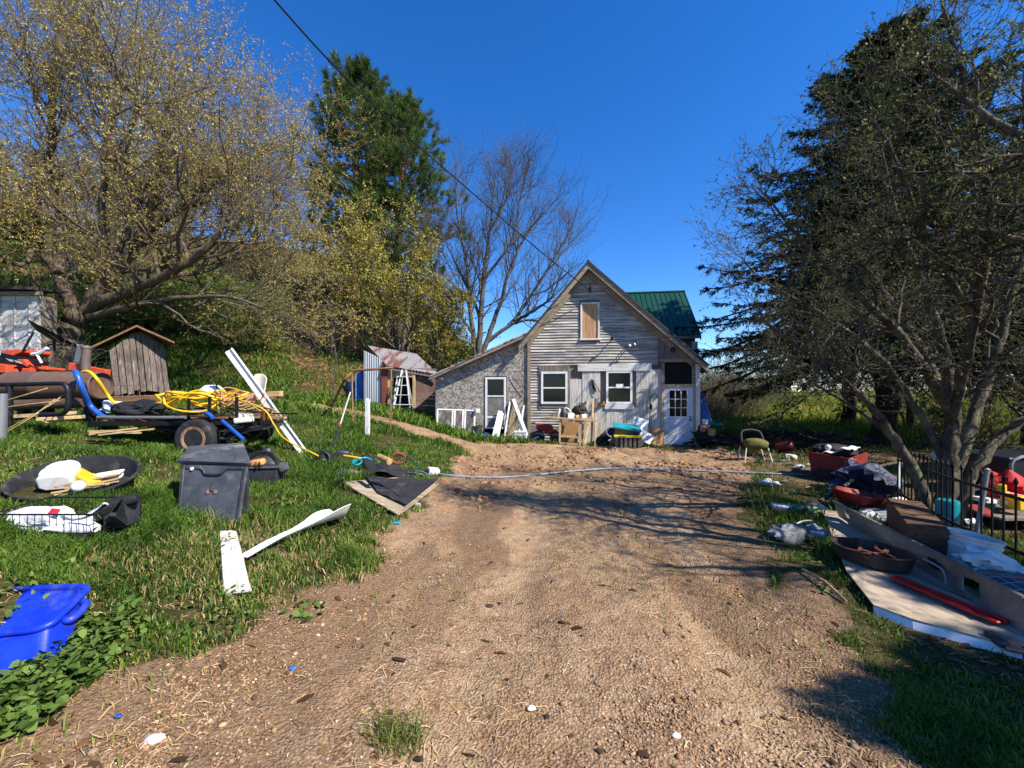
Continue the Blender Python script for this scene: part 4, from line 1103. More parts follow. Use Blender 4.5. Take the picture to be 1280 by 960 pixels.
# --- bare tree behind the lean-to
bb = P(600, 452, 22)
bl = [
    (PX([(598, 462, 22), (601, 400, 22), (604, 350, 22), (612, 290, 22), (620, 215, 22)]), [0.193, 0.149, 0.119, 0.074, 0.023], True),
    (PX([(596, 455, 22), (588, 390, 22), (584, 330, 21.5), (572, 270, 21.3), (570, 225, 21)]), [0.149, 0.119, 0.089, 0.052, 0.023], True),
    (PX([(604, 440, 22), (625, 380, 22.2), (640, 330, 22.5), (660, 290, 22.8), (690, 255, 23)]), [0.149, 0.112, 0.082, 0.052, 0.023], True),
    (PX([(606, 430, 22), (640, 405, 22), (672, 385, 21.6), (690, 370, 21.4), (706, 330, 21)]), [0.119, 0.097, 0.074, 0.052, 0.023], True),
    (PX([(601, 400, 22), (585, 360, 22.4), (565, 320, 22.8), (552, 290, 23)]), [0.089, 0.067, 0.044, 0.023], True),
    (PX([(604, 350, 22), (640, 300, 21.6), (650, 250, 21.4), (655, 225, 21)]), [0.089, 0.060, 0.037, 0.014], True),
    (PX([(640, 405, 22), (660, 400, 22.4), (690, 402, 23), (715, 380, 23.4)]), [0.074, 0.060, 0.037, 0.023], True),
    (PX([(600, 430, 22), (570, 385, 22), (545, 345, 21.8), (528, 300, 21.6)]), [.1, .075, .05, .02], True),
    (PX([(640, 405, 22), (676, 350, 22.4), (700, 310, 22.6), (712, 285, 22.8)]), [.1, .07, .05, .02], True),
    (PX([(612, 290, 22), (632, 250, 22.4), (640, 215, 22.6)]), [.08, .05, .02], True),
]
deciduous('bare_tree', 'leafless grey tree with fanning limbs right behind the lean-to roof', 'tree', bl, M['bark_grey'], None,
    [dict(per=18, t=(.2, .98), ang=36, len=lambda t, L: 1.1 + 2.2 * (1 - t), n=6, wander=.13, trop=(0, 0, .1), k=4, rf=.5, rmax=.045, rmin=.014),
     dict(per=7, t=(.2, .98), ang=36, len=lambda t, L: .4 + .4 * L, n=5, wander=.12, trop=(0, 0, .08), k=3, rf=.55, rmin=.010),
     dict(per=4, t=(.2, .98), ang=34, len=lambda t, L: .25 + .45 * L, n=4, wander=.1, trop=(0, 0, .05), k=3, rf=.5, rmin=.007, tip=.5)],
    0, .05, base=bb)

# --- old apple tree at the right
def AX(l): return [P(*q) for q in l]
ab = G(1172, 652)
d0 = ab.y
al = [
    (AX([(1165, 655, d0), (1146, 600, d0), (1118, 548, d0 - .05), (1082, 500, d0 - .1), (1034, 462, d0 - .2), (985, 425, d0 - .3), (950, 398, d0 - .3)]), [0.078, 0.067, 0.053, 0.041, 0.030, 0.019, 0.009], True),
    (AX([(1182, 658, d0), (1186, 590, d0), (1190, 520, d0 + .05), (1180, 440, d0 + .1), (1152, 350, d0 + .1), (1120, 262, d0 + .2), (1100, 180, d0 + .2)]), [0.104, 0.089, 0.074, 0.059, 0.041, 0.024, 0.009], True),
    (AX([(1196, 668, d0), (1214, 590, d0 + .05), (1256, 542, d0 + .1), (1310, 500, d0 + .1), (1380, 440, d0)]), [0.081, 0.067, 0.059, 0.044, 0.022], True),
    (AX([(1190, 600, d0 + .1), (1226, 500, d0 + .3), (1256, 400, d0 + .4), (1290, 270, d0 + .5), (1300, 140, d0 + .5)]), [0.074, 0.063, 0.044, 0.030, 0.011], True),
    (AX([(1190, 520, d0), (1136, 432, d0 - .4), (1066, 362, d0 - .6), (996, 292, d0 - .7), (955, 240, d0 - .7)]), [0.056, 0.044, 0.031, 0.018, 0.007], True),
    (AX([(1190, 520, d0), (1218, 400, d0 - .7), (1236, 260, d0 - 1.1), (1206, 110, d0 - 1.3), (1176, 0, d0 - 1.4)]), [0.059, 0.044, 0.033, 0.022, 0.009], True),
    (AX([(1186, 500, d0 + .1), (1150, 430, d0 + .8), (1110, 370, d0 + 1.4), (1060, 300, d0 + 1.8)]), [0.052, 0.037, 0.025, 0.009], True),
    (AX([(1118, 548, d0), (1072, 512, d0 + .2), (1020, 480, d0 + .4), (965, 440, d0 + .5)]), [0.033, 0.026, 0.016, 0.007], True),
    (AX([(1186, 590, d0), (1120, 470, d0 + .5), (1040, 400, d0 + .9), (960, 355, d0 + 1.1), (925, 320, d0 + 1.2)]), [0.044, 0.037, 0.027, 0.015, 0.007], True),
    (AX([(1218, 400, d0 - .7), (1160, 300, d0 - 1.0), (1110, 180, d0 - 1.2), (1060, 120, d0 - 1.2)]), [0.037, 0.030, 0.018, 0.007], True),
]
deciduous('apple_tree', 'old gnarled apple tree with several mossy stems and budding twigs by the iron fence', 'tree', al, M['bark_apple'], M['appleleaf'],
    [dict(per=17, t=(.24, .98), ang=52, angj=18, len=lambda t, L: .55 + .75 * (1 - t), n=7, wander=.24, trop=(0, 0, .05), k=5, rf=.5, rmax=.022, rmin=.006),
     dict(per=8, t=(.15, .98), ang=48, angj=18, len=lambda t, L: .18 + .36 * L, n=6, wander=.22, trop=(0, 0, .03), k=4, rf=.55, rmin=.0036),
     dict(per=5, t=(.15, .98), ang=46, len=lambda t, L: .08 + .32 * L, n=4, wander=.2, k=3, rf=.6, rmin=.0024, tip=.6)],
    3, .026, leafasp=.65, twig_leaf_t0=.3, base=ab, keep=lambda p: (p[..., 2] > 1.4) | ((p[..., 2] > 1.2) & (p[..., 0] > 4.9)))
# second fruit tree, mostly beyond the right edge, its boughs reaching in at the top
ab2 = Vector((6.2, 2.3, thz(6.2, 2.3)))
def Q3(l): return [Vector(q) for q in l]
al2 = [
    (Q3([(6.2, 2.3, 0), (6.1, 2.35, .8), (5.9, 2.5, 1.7)]), [.16, .14, .12], False),
    (Q3([(5.9, 2.5, 1.7), (5.3, 2.8, 2.6), (4.7, 3.1, 3.3), (4.2, 3.4, 3.9), (3.9, 3.7, 4.6)]), [.1, .08, .05, .03, .01], True),
    (Q3([(5.9, 2.5, 1.7), (5.5, 3.1, 2.3), (5.0, 3.6, 2.9), (4.5, 4.0, 3.3), (4.0, 4.3, 3.5)]), [.09, .07, .05, .03, .01], True),
    (Q3([(5.9, 2.5, 1.7), (6.1, 2.1, 2.8), (6.0, 1.6, 3.8), (5.7, 1.2, 4.8)]), [.1, .08, .05, .02], True),
    (Q3([(5.9, 2.5, 1.7), (6.6, 3.0, 2.9), (7.0, 3.6, 3.9), (7.2, 4.0, 5)]), [.1, .07, .05, .02], True),
    (Q3([(6.1, 2.35, .8), (6.7, 1.7, 1.7), (7.0, 1.0, 2.6), (7.1, .4, 3.4)]), [.09, .07, .05, .02], True),
    (Q3([(5.3, 2.8, 2.6), (5.3, 3.0, 3.5), (5.0, 3.2, 4.4), (4.9, 3.4, 5.4)]), [.07, .05, .035, .012], True),
]
deciduous('apple_tree', 'budding apple boughs reaching in over the iron fence from the top right corner', 'tree', al2, M['bark_apple'], M['appleleaf'],
    [dict(per=15, t=(.25, .98), ang=50, angj=18, len=lambda t, L: .5 + .8 * (1 - t), n=7, wander=.22, trop=(0, 0, .05), k=5, rf=.5, rmax=.02, rmin=.006),
     dict(per=8, t=(.15, .98), ang=48, angj=18, len=lambda t, L: .18 + .36 * L, n=6, wander=.2, trop=(0, 0, .03), k=4, rf=.55, rmin=.0034),
     dict(per=5, t=(.15, .98), ang=46, len=lambda t, L: .07 + .3 * L, n=4, wander=.2, k=3, rf=.6, rmin=.0022, tip=.6)],
    5, .026, leafasp=.65, twig_leaf_t0=.3, base=ab2)

# --- conifers
def spruce(name, label, base, H, rad, z0=1.2, gap=.27, group=None, seed=0, per=8, dens=1.0):
    root = thing(name, label, 'tree', base, 0, group)
    tm = TM(); tm.limb([Vector((0, 0, -.2)), Vector((0, 0, H * .4)), Vector((.05, 0, H * .8)), Vector((0, 0, H))], [.021 * H + .05, .014 * H + .04, .06, .015], 10, 8)
    zs = np.arange(z0, H - .15, gap); S_ = []; D_ = []; L_ = []
    for z in zs:
        f = (z - z0) / (H - z0); k = max(4, int(per * (1 - .45 * f)))
        a = RNG.random() * 6.28 + np.arange(k) * 6.28 / k + RNG.normal(0, .2, k)
        l = rad * ((1 - f) ** .85 + .03) * (.62 + .55 * RNG.random(k)) * min(1, .72 + (z - z0) / (.15 * H))
        S_.append(np.stack([0 * a, 0 * a, z + RNG.normal(0, .08, k)], -1)); up = -.12 + .65 * f
        D_.append(np.stack([np.cos(a), np.sin(a), up + RNG.normal(0, .08, k)], -1)); L_.append(l)
    s, d, L = np.concatenate(S_), np.concatenate(D_), np.concatenate(L_)
    # drooping arc, tips lifting again
    n = 7; p = s.copy(); dd = nrm(d); out = [p.copy()]
    for i in range(n):
        dd = nrm(dd + np.array([0, 0, -.10 if i < 4 else .13]) + RNG.normal(0, .05, dd.shape)); p = p + dd * (L / n)[:, None]; out.append(p.copy())
    Pp = np.stack(out, 1); r = .006 + .011 * L
    tm.tubes(Pp, taper(r, n + 1, .2), 4)
    # side sprays lying in the branch plane
    per2 = int(11 * dens); B = len(Pp); idx = np.repeat(np.arange(B), 2 * per2); t = np.tile(np.repeat(np.linspace(.12, .98, per2), 2), B); t = np.clip(t + RNG.normal(0, .03, len(t)), .08, .99)
    sd = np.tile([1, -1], B * per2); f = t * n; i = np.minimum(f.astype(int), n - 1); fr = (f - i)[:, None]
    st = Pp[idx, i] * (1 - fr) + Pp[idx, i + 1] * fr; ax = nrm(Pp[idx, i + 1] - Pp[idx, i])
    side = nrm(np.cross(ax, np.array([0, 0, 1.]))) * sd[:, None]
    dd = nrm(ax * .75 + side * .75 + np.stack([0 * t, 0 * t, -.18 + RNG.normal(0, .16, len(t))], -1))
    ll = (.10 + .36 * L[idx] * (1 - t) + .05) * (.7 + .6 * RNG.random(len(t)))
    ll = np.minimum(ll, .85)
    Sp = grow(st, dd, ll, 4, .1, (0, 0, -.05))
    tm.tubes(Sp, np.full((len(Sp), 5), .004), 3)
    tm.build('trunk', M['bark_spruce'], root, (0, 0, 0))
    # needles: narrow pointed leaflets both sides of every spray and along the branch
    cm = TM()
    def needles(paths, per, ln, wd):
        c = along(paths, per, .02, 1.0); idx = np.repeat(np.arange(len(paths)), per)
        ax = nrm(paths[idx, -1] - paths[idx, 0]); q = nrm(np.cross(ax, RNG.normal(0, 1, ax.shape)))
        u = nrm(ax * .8 + q * .75); v = nrm(np.cross(u, RNG.normal(0, 1, u.shape)))
        l = (ln * (.6 + .8 * RNG.random(len(c))))[:, None]
        V = np.stack([c, c + u * l * .45 + v * wd, c + u * l, c + u * l * .45 - v * wd], 1).reshape(-1, 3)
        tt = np.clip(.35 + .35 * RNG.normal(0, 1, len(c)) * .8 + .1, 0, 1)
        cm.put(V, np.arange(len(c))[:, None] * 4 + np.arange(4), np.repeat(tt, 4))
    needles(Sp, 30, .14, .018); needles(Pp[:, 2:], 40, .14, .016)
    cm.build('crown', M['spruce'], root, (0, 0, 0), False)
    return root
s1 = G(1108, 566); s1 = Vector((468 / F * 13.3, 13.3, 0)); s1.z = thz(s1.x, s1.y)
sp1 = spruce('spruce_tree', 'tall dark spruce standing behind the apple tree, its pointed top against the sky', (s1.x, s1.y, s1.z), CAMZ + (HY - 28) / F * 13.3, 7.0, 3.4, per=11, dens=1.3)
s2 = Vector((421 / F * 17.6, 17.6, 0)); s2.z = thz(s2.x, s2.y)
sp2 = spruce('spruce_tree', 'spruce behind the red wagon, its lower boughs sweeping left towards the porch', (s2.x, s2.y, s2.z), 11.0, 5.0, 4.0, per=9, dens=1.2)
dup(sp2, (17.5, 13.5, thz(17.5, 13.5)), 2.1, .95, label='dark spruce at the right edge beyond the iron fence and junk')
dup(sp1, (14.0, 5.4, thz(14.0, 5.4)), 2.9, .5, label='shady spruce standing out of the picture beyond the right edge of the yard')
dup(sp2, (8.6, -1.7, thz(8.6, -1.7)), .7, .63, label='spruce standing beside the camera to the right, shading the near corner')
dup(sp2, (9.7, -.5, thz(9.7, -.5)), 1.9, .63, label='second spruce out of view to the right of the near lawn corner')
dup(sp2, (7.3, -1.3, thz(7.3, -1.3)), .2, .54, label='small spruce out of view, nearest to the camera on the right')

def pine(name, label, base, H, rad, zc, lean=(0, 0), group=None):
    root = thing(name, label, 'tree', base, 0, group); tm = TM()
    tm.limb([Vector((0, 0, -.4)), Vector((lean[0] * .3, lean[1] * .3, H * .4)), Vector((lean[0] * .8, lean[1], H * .75)), Vector((lean[0], lean[1], H))], [.3, .24, .15, .03], 9, 8)
    zs = np.arange(zc, H, .5); S_, D_, L_ = [], [], []
    for z in zs:
        f = (z - zc) / (H - zc); k = 6
        a = RNG.random() * 6.28 + np.arange(k) * 6.28 / k + RNG.normal(0, .35, k)
        prof = np.interp(f, [0, .25, .6, .85, 1], [.6, 1, .85, .5, .14])
        S_.append(np.stack([lean[0] * z / H + 0 * a, lean[1] * z / H + 0 * a, np.full(k, z) + RNG.normal(0, .12, k)], -1)); D_.append(np.stack([np.cos(a), np.sin(a), .05 + .55 * f + RNG.normal(0, .15, k)], -1)); L_.append(rad * prof * (.5 + .65 * RNG.random(k)))
    s, d, L = np.concatenate(S_), np.concatenate(D_), np.concatenate(L_)
    Pp = grow(s, d, L, 6, .09, (0, 0, .05)); tm.tubes(Pp, taper(.02 + .013 * L, 7, .25), 4)
    s, d, l2, r, t = spawn(Pp, taper(.02 + .013 * L, 7, .3), 7, .35, .98, 45, 14, lambda t, q: .35 + .28 * q * (1 - t) + .1 * q, .6, .18)
    Sp = grow(s, d, l2, 4, .1, (0, 0, .12)); tm.tubes(Sp, taper(np.maximum(r, .01), 5, .4), 3)
    tm.build('trunk', M['bark_pine'], root, (0, 0, 0))
    ends = np.concatenate([Sp[:, -1], Sp[:, 3], Pp[:, -1], Sp[:, 2][::2]]); ed = np.concatenate([nrm(Sp[:, -1] - Sp[:, -2])] * 2 + [nrm(Pp[:, -1] - Pp[:, -2])] + [nrm(Sp[:, -1] - Sp[:, -2])[::2]])
    k = 34; idx = np.repeat(np.arange(len(ends)), k); c = ends[idx] + RNG.normal(0, .06, (len(idx), 3))
    u = nrm(ed[idx] * .75 + np.array([0, 0, .25]) + RNG.normal(0, .62, c.shape)); v = nrm(np.cross(u, RNG.normal(0, 1, u.shape))); l = (.3 * (.6 + .7 * RNG.random(len(c))))[:, None]
    cm = TM(); V = np.stack([c - v * .016, c + v * .016, c + u * l], 1).reshape(-1, 3); tv = RNG.random(len(ends))[idx]
    cm.put(V, np.arange(len(c))[:, None] * 3 + np.arange(3), np.repeat(np.clip(.5 * tv + .5 * RNG.random(len(c)), 0, 1), 3))
    cm.build('crown', M['pine'], root, (0, 0, 0), False); return root
def gbase(px, Y): x = (px - 640) / F * Y; return (x, Y, thz(x, Y))
b1 = gbase(440, 24.5); H1 = CAMZ + (HY - 98) / F * 24.5 - b1[2]
pine('pine_tree', 'tallest dark pine on the bank behind the tin shed, the left one', b1, H1, 4.0, H1 * .30, (.4, 0))
b2 = gbase(492, 26.0); H2 = CAMZ + (HY - 142) / F * 26 - b2[2]
pine('pine_tree', 'pine with the slightly lower rounded top, right of the tallest pine', b2, H2, 4.3, H2 * .26, (.7, 0))

# budding yellow-green trees in front of the pines and brushy trees along the hillside
def upright(name, label, base, H, spread, stems, leaf, lp, ls, group=None, bark=None, per=(9, 7, 5), seed=0):
    bx, by, bz = base; lim = []
    for k in range(stems):
        a = RNG.random() * 6.28; e = spread * (.3 + .7 * RNG.random()); h = H * (.7 + .3 * RNG.random())
        pts = [Vector((bx + .15 * math.cos(a), by + .15 * math.sin(a), bz - .2))]
        for t in (.25, .5, .75, 1): pts.append(Vector((bx + e * math.cos(a) * t ** 1.3 + RNG.normal(0, .12), by + e * math.sin(a) * t ** 1.3 + RNG.normal(0, .12), bz + h * t)))
        r0 = .013 * H; lim.append((pts, [r0, r0 * .8, r0 * .6, r0 * .35, r0 * .1], True))
    return deciduous(name, label, 'tree', lim, bark or M['bark_grey'], leaf,
        [dict(per=per[0], t=(.25, .98), ang=42, len=lambda t, L: .1 * L + .22 * L * (1 - t), n=6, wander=.15, trop=(0, 0, .07), k=4, rf=.5, rmax=.05, rmin=.012),
         dict(per=per[1], t=(.2, .98), ang=40, len=lambda t, L: .3 + .4 * L, n=5, wander=.15, trop=(0, 0, .05), k=3, rf=.55, rmin=.009),
         dict(per=per[2], t=(.2, .98), ang=38, len=lambda t, L: .2 + .42 * L, n=4, wander=.13, k=3, rf=.5, rmin=.006, tip=.6)],
        lp, ls, group, 7, .6, base=base)
upright('budding_tree', 'slender yellow green budding tree left of the pine trunks', gbase(412, 20.5), 8.2, 2.2, 3, M['budleaf'], 8, .10)
upright('budding_tree', 'yellow green budding tree in front of the right pine, leaning over the tin shed', gbase(505, 20.8), 8.0, 2.8, 6, M['budleaf'], 8, .10)
upright('budding_tree', 'low budding tree between the tin shed and the bare tree', gbase(548, 21.5), 5.6, 2.0, 4, M['budleaf'], 8, .1)
wood_ = [upright('hillside_tree', 'grey brown budding tree among the woods on the hillside', gbase(330, 27), 8.0, 2.2, 3, M['willow'], 4, .08, 'trees on the wooded hillside', per=(9, 6, 4)),
         upright('hillside_tree', 'grey brown budding tree among the woods on the hillside', gbase(250, 31), 9.0, 2.0, 2, M['willow'], 4, .08, 'trees on the wooded hillside', per=(10, 6, 4)),
         upright('hillside_tree', 'grey brown budding tree among the woods on the hillside', gbase(380, 33), 7.0, 2.4, 4, M['budleaf'], 3, .08, 'trees on the wooded hillside', per=(9, 6, 4))]
rt = random.Random(21)
for k in range(46):
    px = rt.uniform(-260, 560); Y = rt.uniform(22, 46)
    if px > 430: Y = rt.uniform(28, 46)
    x, y, z = gbase(px, Y)
    dup(wood_[k % 3], (x, y, z), rt.uniform(0, 6.28), rt.uniform(.6, 1.0) if px > 330 else rt.uniform(.75, 1.25))
for k in range(14):   # beside the willow, off to the left
    x, y = rt.uniform(-34, -19), rt.uniform(8, 24)
    dup(wood_[k % 3], (x, y, thz(x, y)), rt.uniform(0, 6.28), rt.uniform(.7, 1.1))

# shrubs: leafy and twiggy
def shrub(name, label, base, rad, hgt, nst, leaf, lp, ls, group, bark=None):
    bx, by, bz = base; org = Vector(base); root = thing(name, label, 'shrub', org, 0, group); tm = TM()
    n = nst; a = RNG.random(n) * 6.28; el_ = np.radians(30 + 55 * RNG.random(n)); r0 = rad * .35 * np.sqrt(RNG.random(n))
    s = np.stack([bx + r0 * np.cos(a), by + r0 * np.sin(a), np.full(n, bz - .05)], -1); d = np.stack([np.cos(a) * np.cos(el_), np.sin(a) * np.cos(el_), np.sin(el_)], -1)
    Pp = grow(s, d, hgt * (.6 + .6 * RNG.random(n)), 6, .14, (0, 0, .04)); Rr = taper(np.full(n, .016), 7, .3); tm.tubes(Pp, Rr, 4)
    s, d, L, r, t = spawn(Pp, Rr, 8, .2, .98, 42, 15, lambda t, q: .25 + .3 * q, .5); Sp = grow(s, d, L, 4, .16); tm.tubes(Sp, taper(np.maximum(r, .005), 5, .5), 3)
    s, d, L, r, t = spawn(Sp, taper(np.maximum(r, .005), 5, .5), 4, .2, .98, 42, 15, lambda t, q: .12 + .35 * q, .5); S2 = grow(s, d, L, 3, .16); tm.tubes(S2, taper(np.maximum(r, .004), 4, .5), 3)
    tm.build('stems', bark or M['bark_grey'], root, org)
    if leaf is not None:
        cm = TM(); cm.put(*leaf_quads(along(S2, lp, .1), ls, .6)); cm.build('foliage', leaf, root, org, False)
    return root
sh = [shrub('leafy_shrub', 'low green shrub on the bank below the willow', gbase(235, 19), 1.3, 1.9, 26, M['bushleaf'], 5, .10, 'green shrubs on the bank'),
      shrub('leafy_shrub', 'low green shrub on the bank below the willow', gbase(300, 18.5), 1.4, 1.6, 26, M['bushleaf'], 5, .10, 'green shrubs on the bank')]
tw = [shrub('twiggy_shrub', 'brown leafless thicket shrub on the edge of the woods', gbase(390, 22), 1.3, 2.4, 30, None, 0, .1, 'leafless thicket along the woods'),
      shrub('twiggy_shrub', 'brown leafless thicket shrub on the edge of the woods', gbase(345, 24), 1.5, 2.0, 30, M['willow'], 2, .06, 'leafless thicket along the woods')]
for k in range(26):
    px = rt.uniform(-120, 345); Y = rt.uniform(16.5, 25); x, y, z = gbase(px, Y); dup(sh[k % 2], (x, y, z), rt.uniform(0, 6.28), rt.uniform(.7, 1.25))
for k in range(8):
    x, y, z = gbase((552, 566, 578, 590, 560, 584, 600, 572)[k], (22.5, 24, 25, 26, 27, 28, 30, 23.5)[k]); dup(sh[k % 2] if k % 3 else tw[1], (x, y, z), rt.uniform(0, 6.28), rt.uniform(.9, 1.35), label='green shrub between the tin shed roof and the bare tree' if k % 3 else 'brown leafless thicket shrub on the edge of the woods', group='green shrubs behind the lean-to' if k % 3 else 'leafless thicket along the woods')
for k in range(30):
    px = rt.uniform(290, 600); Y = rt.uniform(20.5, 30); x, y, z = gbase(px, Y)
    if x > -3 and y < 23: continue
    dup(tw[k % 2], (x, y, z), rt.uniform(0, 6.28), rt.uniform(.6, 1.15))
for k in range(16):   # brushy edge of the meadow
    px = rt.uniform(870, 1300); Y = rt.uniform(42, 54); x, y, z = gbase(px, Y)
    dup(tw[k % 2], (x, y, z), rt.uniform(0, 6.28), rt.uniform(.8, 1.5), label='brown leafless thicket shrub across the meadow beyond the house', group='thicket beyond the meadow')
for k in range(9):
    px = (868, 882, 896, 910, 924, 938, 952, 966, 905)[k]; Y = (30, 32, 31, 33, 34, 33, 35, 36, 29)[k]; x, y, z = gbase(px, Y)
    dup(tw[k % 2], (x, y, z), rt.uniform(0, 6.28), rt.uniform(1.2, 1.5), label='brown leafless thicket shrub across the meadow beyond the house', group='thicket beyond the meadow')
for k in range(7):
    px = (886, 898, 912, 924, 936, 1180, 1235)[k]; Y = (21, 23, 22, 24, 25, 13, 12)[k]; x, y, z = gbase(px, Y)
    dup(tw[k % 2], (x, y, z), rt.uniform(0, 6.28), rt.uniform(.7, .95), label='brown leafless thicket shrub across the meadow beyond the house' if k < 5 else 'bare brown brush bush behind the iron fence on the right', group='thicket beyond the meadow' if k < 5 else 'brush behind the iron fence')
for k in range(10):
    px = rt.uniform(1130, 1400); Y = rt.uniform(14, 22); x, y, z = gbase(px, Y)
    dup(wood_[k % 3], (x, y, z), rt.uniform(0, 6.28), rt.uniform(.5, .8), label='budding tree growing beyond the fence on the right', group='trees beyond the right fence')
for k in range(14):
    px = rt.uniform(860, 1400); Y = rt.uniform(46, 70); x, y, z = gbase(px, Y)
    dup(wood_[k % 3], (x, y, z), rt.uniform(0, 6.28), rt.uniform(.4, .62), label='small distant tree at the far side of the meadow', group='distant trees past the meadow')
# ------------------------------------------------------------------ left lawn: outbuildings and junk
def solid(name, mat, mb, label, cat, group=None, **k):
    o = mb.build(name, mat, **k); tag(o, label, cat, group); return o
def TG(px, py): p = G(px, py); return p
M['roof_grey'] = wood('silvered_roof_boards', S(80, 66, 56), S(132, 114, 98), S(164, 146, 130), 'X')
# white metal shed at the far left
A = P(47, 484, 11.6); B_ = P(-90, 484, 11.6); zt_ = P(0, 364, 11.6).z
sh_ = thing('white_shed', 'stained white sheet metal shed with a dark flat roof edge at the far left', 'shed', (A.x - 1.5, 11.6, A.z - .3))
b = MB(); b.bx(B_.x, A.x, 11.6, 11.68, A.z - .4, zt_)
k = B_.x
while k < A.x - .1: b.bx(k, k + .03, 11.57, 11.6, A.z - .4, zt_ - .02); k += .42
b.build('front_wall', wood('stained_white_sheet', S(96, 92, 88), S(150, 148, 144), S(176, 172, 168), 'X', paint=S(214, 212, 210), pamt=(.42, .6), pscale=.5), sh_)
MB().bx(A.x - .08, A.x, 11.68, 12.1, A.z - .6, zt_ - .1).build('side_wall', M['grey_v'], sh_)
b = MB(); b.prism([(B_.x - .3, 11.3, zt_ + .03), (A.x + .12, 11.3, zt_ - .02), (A.x + .12, 12.3, zt_ + .1), (B_.x - .3, 12.3, zt_ + .12)], (0, 0, .09)); b.build('roof', M['shingle'], sh_)
MB().bx(B_.x, A.x + .2, 11.5, 11.56, zt_ - .13, zt_ - .03).build('eave_board', M['rake'], sh_)
# small board outhouse, turned so that its front faces the drive
YL, YR = 10.1, 11.1
f0, f1 = P(146, 496, YL), P(216, 494, YR); g0, g1 = P(137, 437, YL), P(205, 430, YR)
fz = min(f0.z, f1.z) - .35; apx_ = P(171, 411, (YL + YR) / 2)
dep = Vector((-.72, .70, 0)) * 1.25
oh = thing('outhouse', 'small weathered board outhouse with a sagging gable roof left of the trailer', 'outhouse', (f0 + f1) / 2 + Vector((0, 0, -.3)))
ro = random.Random(3); fn_ = (f1 - f0).cross(Vector((0, 0, 1))).normalized()
def fp(t, s):   # t across the front, s up
    lo_ = f0.lerp(f1, t); lo_.z = fz; hi_ = g0.lerp(g1, t)
    hi_.z = (g0.z + (apx_.z - g0.z) * t / .5) if t < .5 else (apx_.z + (g1.z - apx_.z) * (t - .5) / .5)
    return lo_.lerp(hi_, s)
b = MB(); n = 9
for k in range(n):
    t0, t1 = k / n, (k + 1) / n - .014; j_ = fn_ * ro.uniform(-.012, .012); s0 = .22 + ro.uniform(0, .05)
    b.prism([fp(t0, s0) + j_, fp(t1, s0) + j_, fp(t1, .985) + j_, fp(t0, .985) + j_], -fn_ * .03)
b.build('front_boards', M['brown_v'], oh)
for t_ in (0.004, .996): MB().prism([fp(t_, 0) - fn_ * .035, fp(t_, .97) - fn_ * .035, fp(t_, .97) + dep, fp(t_, 0) + dep], (f1 - f0).normalized() * (.03 if t_ < .5 else -.03)).build('side_boards', M['grey_v'], oh)
MB().prism([fp(0, 0) + dep, fp(1, 0) + dep, fp(1, .97) + dep, fp(.5, .97) + dep, fp(0, .97) + dep], dep * .02).build('back_boards', M['grey_v'], oh)
ov = -dep * .18
rl, ra, rr_ = P(114, 434, YL - .1), P(170, 407.5, (YL + YR) / 2 - .1), P(217, 428, YR - .1)
for (q0, q1) in ((rl, ra), (ra + Vector((.004, 0, .004)), rr_)):
    b = MB()
    for k in range(7):
        a_ = ov + dep * 1.4 * (k / 7); c_ = ov + dep * 1.4 * ((k + .94) / 7); jz = Vector((0, 0, ro.uniform(-.01, .012))); e_ = (q0 - q1).normalized() * ro.uniform(0, .05) * (1 if q0 is rl else -1)
        b.prism([q0 + a_ + jz, q1 + a_ + jz, q1 + c_ + jz, q0 + c_ + jz], (0, 0, -.05))
    b.build('roof', M['brown_x'], oh)

# trailer (home-made flat trailer) -------------------------------------------------
Yt = 5.75
wc = P(247, 548, Yt); wr = .275
tr = thing('utility_trailer', 'rusty home made flat trailer with old tyres, piled with hoses and scrap in the grass', 'trailer', (wc.x, Yt + .6, thz(wc.x, Yt + .6)))
for yy in (Yt, Yt + 1.35):
    c = Vector((wc.x, yy, wc.z if yy == Yt else wc.z + .05))
    prof = [(wr * .62, -.08), (wr * .8, -.095), (wr * .95, -.085), (wr, -.05), (wr, .05), (wr * .95, .085), (wr * .8, .095), (wr * .62, .08)]
    wh = MB().lathe(prof + [(wr * .6, .02), (wr * .6, -.02), prof[0]][:0], c, (90, 0, 0), 30).build('wheel', M['rubber'], tr, smooth=40)
    MB().lathe([(0, .05), (wr * .2, .06), (wr * .22, .02), (wr * .45, .03), (wr * .5, .085), (wr * .64, .088), (wr * .64, -.07), (0, -.06)], c, (90, 0, 0), 24).build('rim', metalsheet('rusty_cream_rim', S(190, 156, 114), S(110, 62, 40), (.42, .56), .7, .1), wh, smooth=40)
x0, x1 = P(100, 530, Yt).x, P(300, 528, Yt).x; zf = P(200, 529, Yt).z
b = MB()
for yy in (Yt + .14, Yt + 1.2): b.beam((x0, yy, zf - .02), (x1, yy, zf), .05, .065)
for t in (0, .3, .62, 1): xx = x0 + (x1 - x0) * t; b.beam((xx, Yt + .13, zf - .03), (xx, Yt + 1.22, zf - .03), .07, .07)
b.tube([(wc.x, Yt - .02, wc.z), (wc.x, Yt + 1.4, wc.z)], .035, 8)
b.build('frame', M['iron'], tr)
b = MB()
for k in range(6): yy = Yt + .12 + k * .19; b.bx(x0 + .1 + ro.uniform(0, .3), x1 - ro.uniform(0, .5), yy, yy + .16, zf + .055, zf + .08)
b.build('deck', M['brown_x'], tr)
MB().tube([P(122, 521.5, Yt + .02), P(232, 522, Yt + .02)], .022, 8).build('side_rail', M['galv'], tr, smooth=40)
for px in (236, 262, 296): MB().beam(P(px, 530, Yt + .08), P(px, 496, Yt + .08), .03, .03).build('stake', M['iron'], tr)
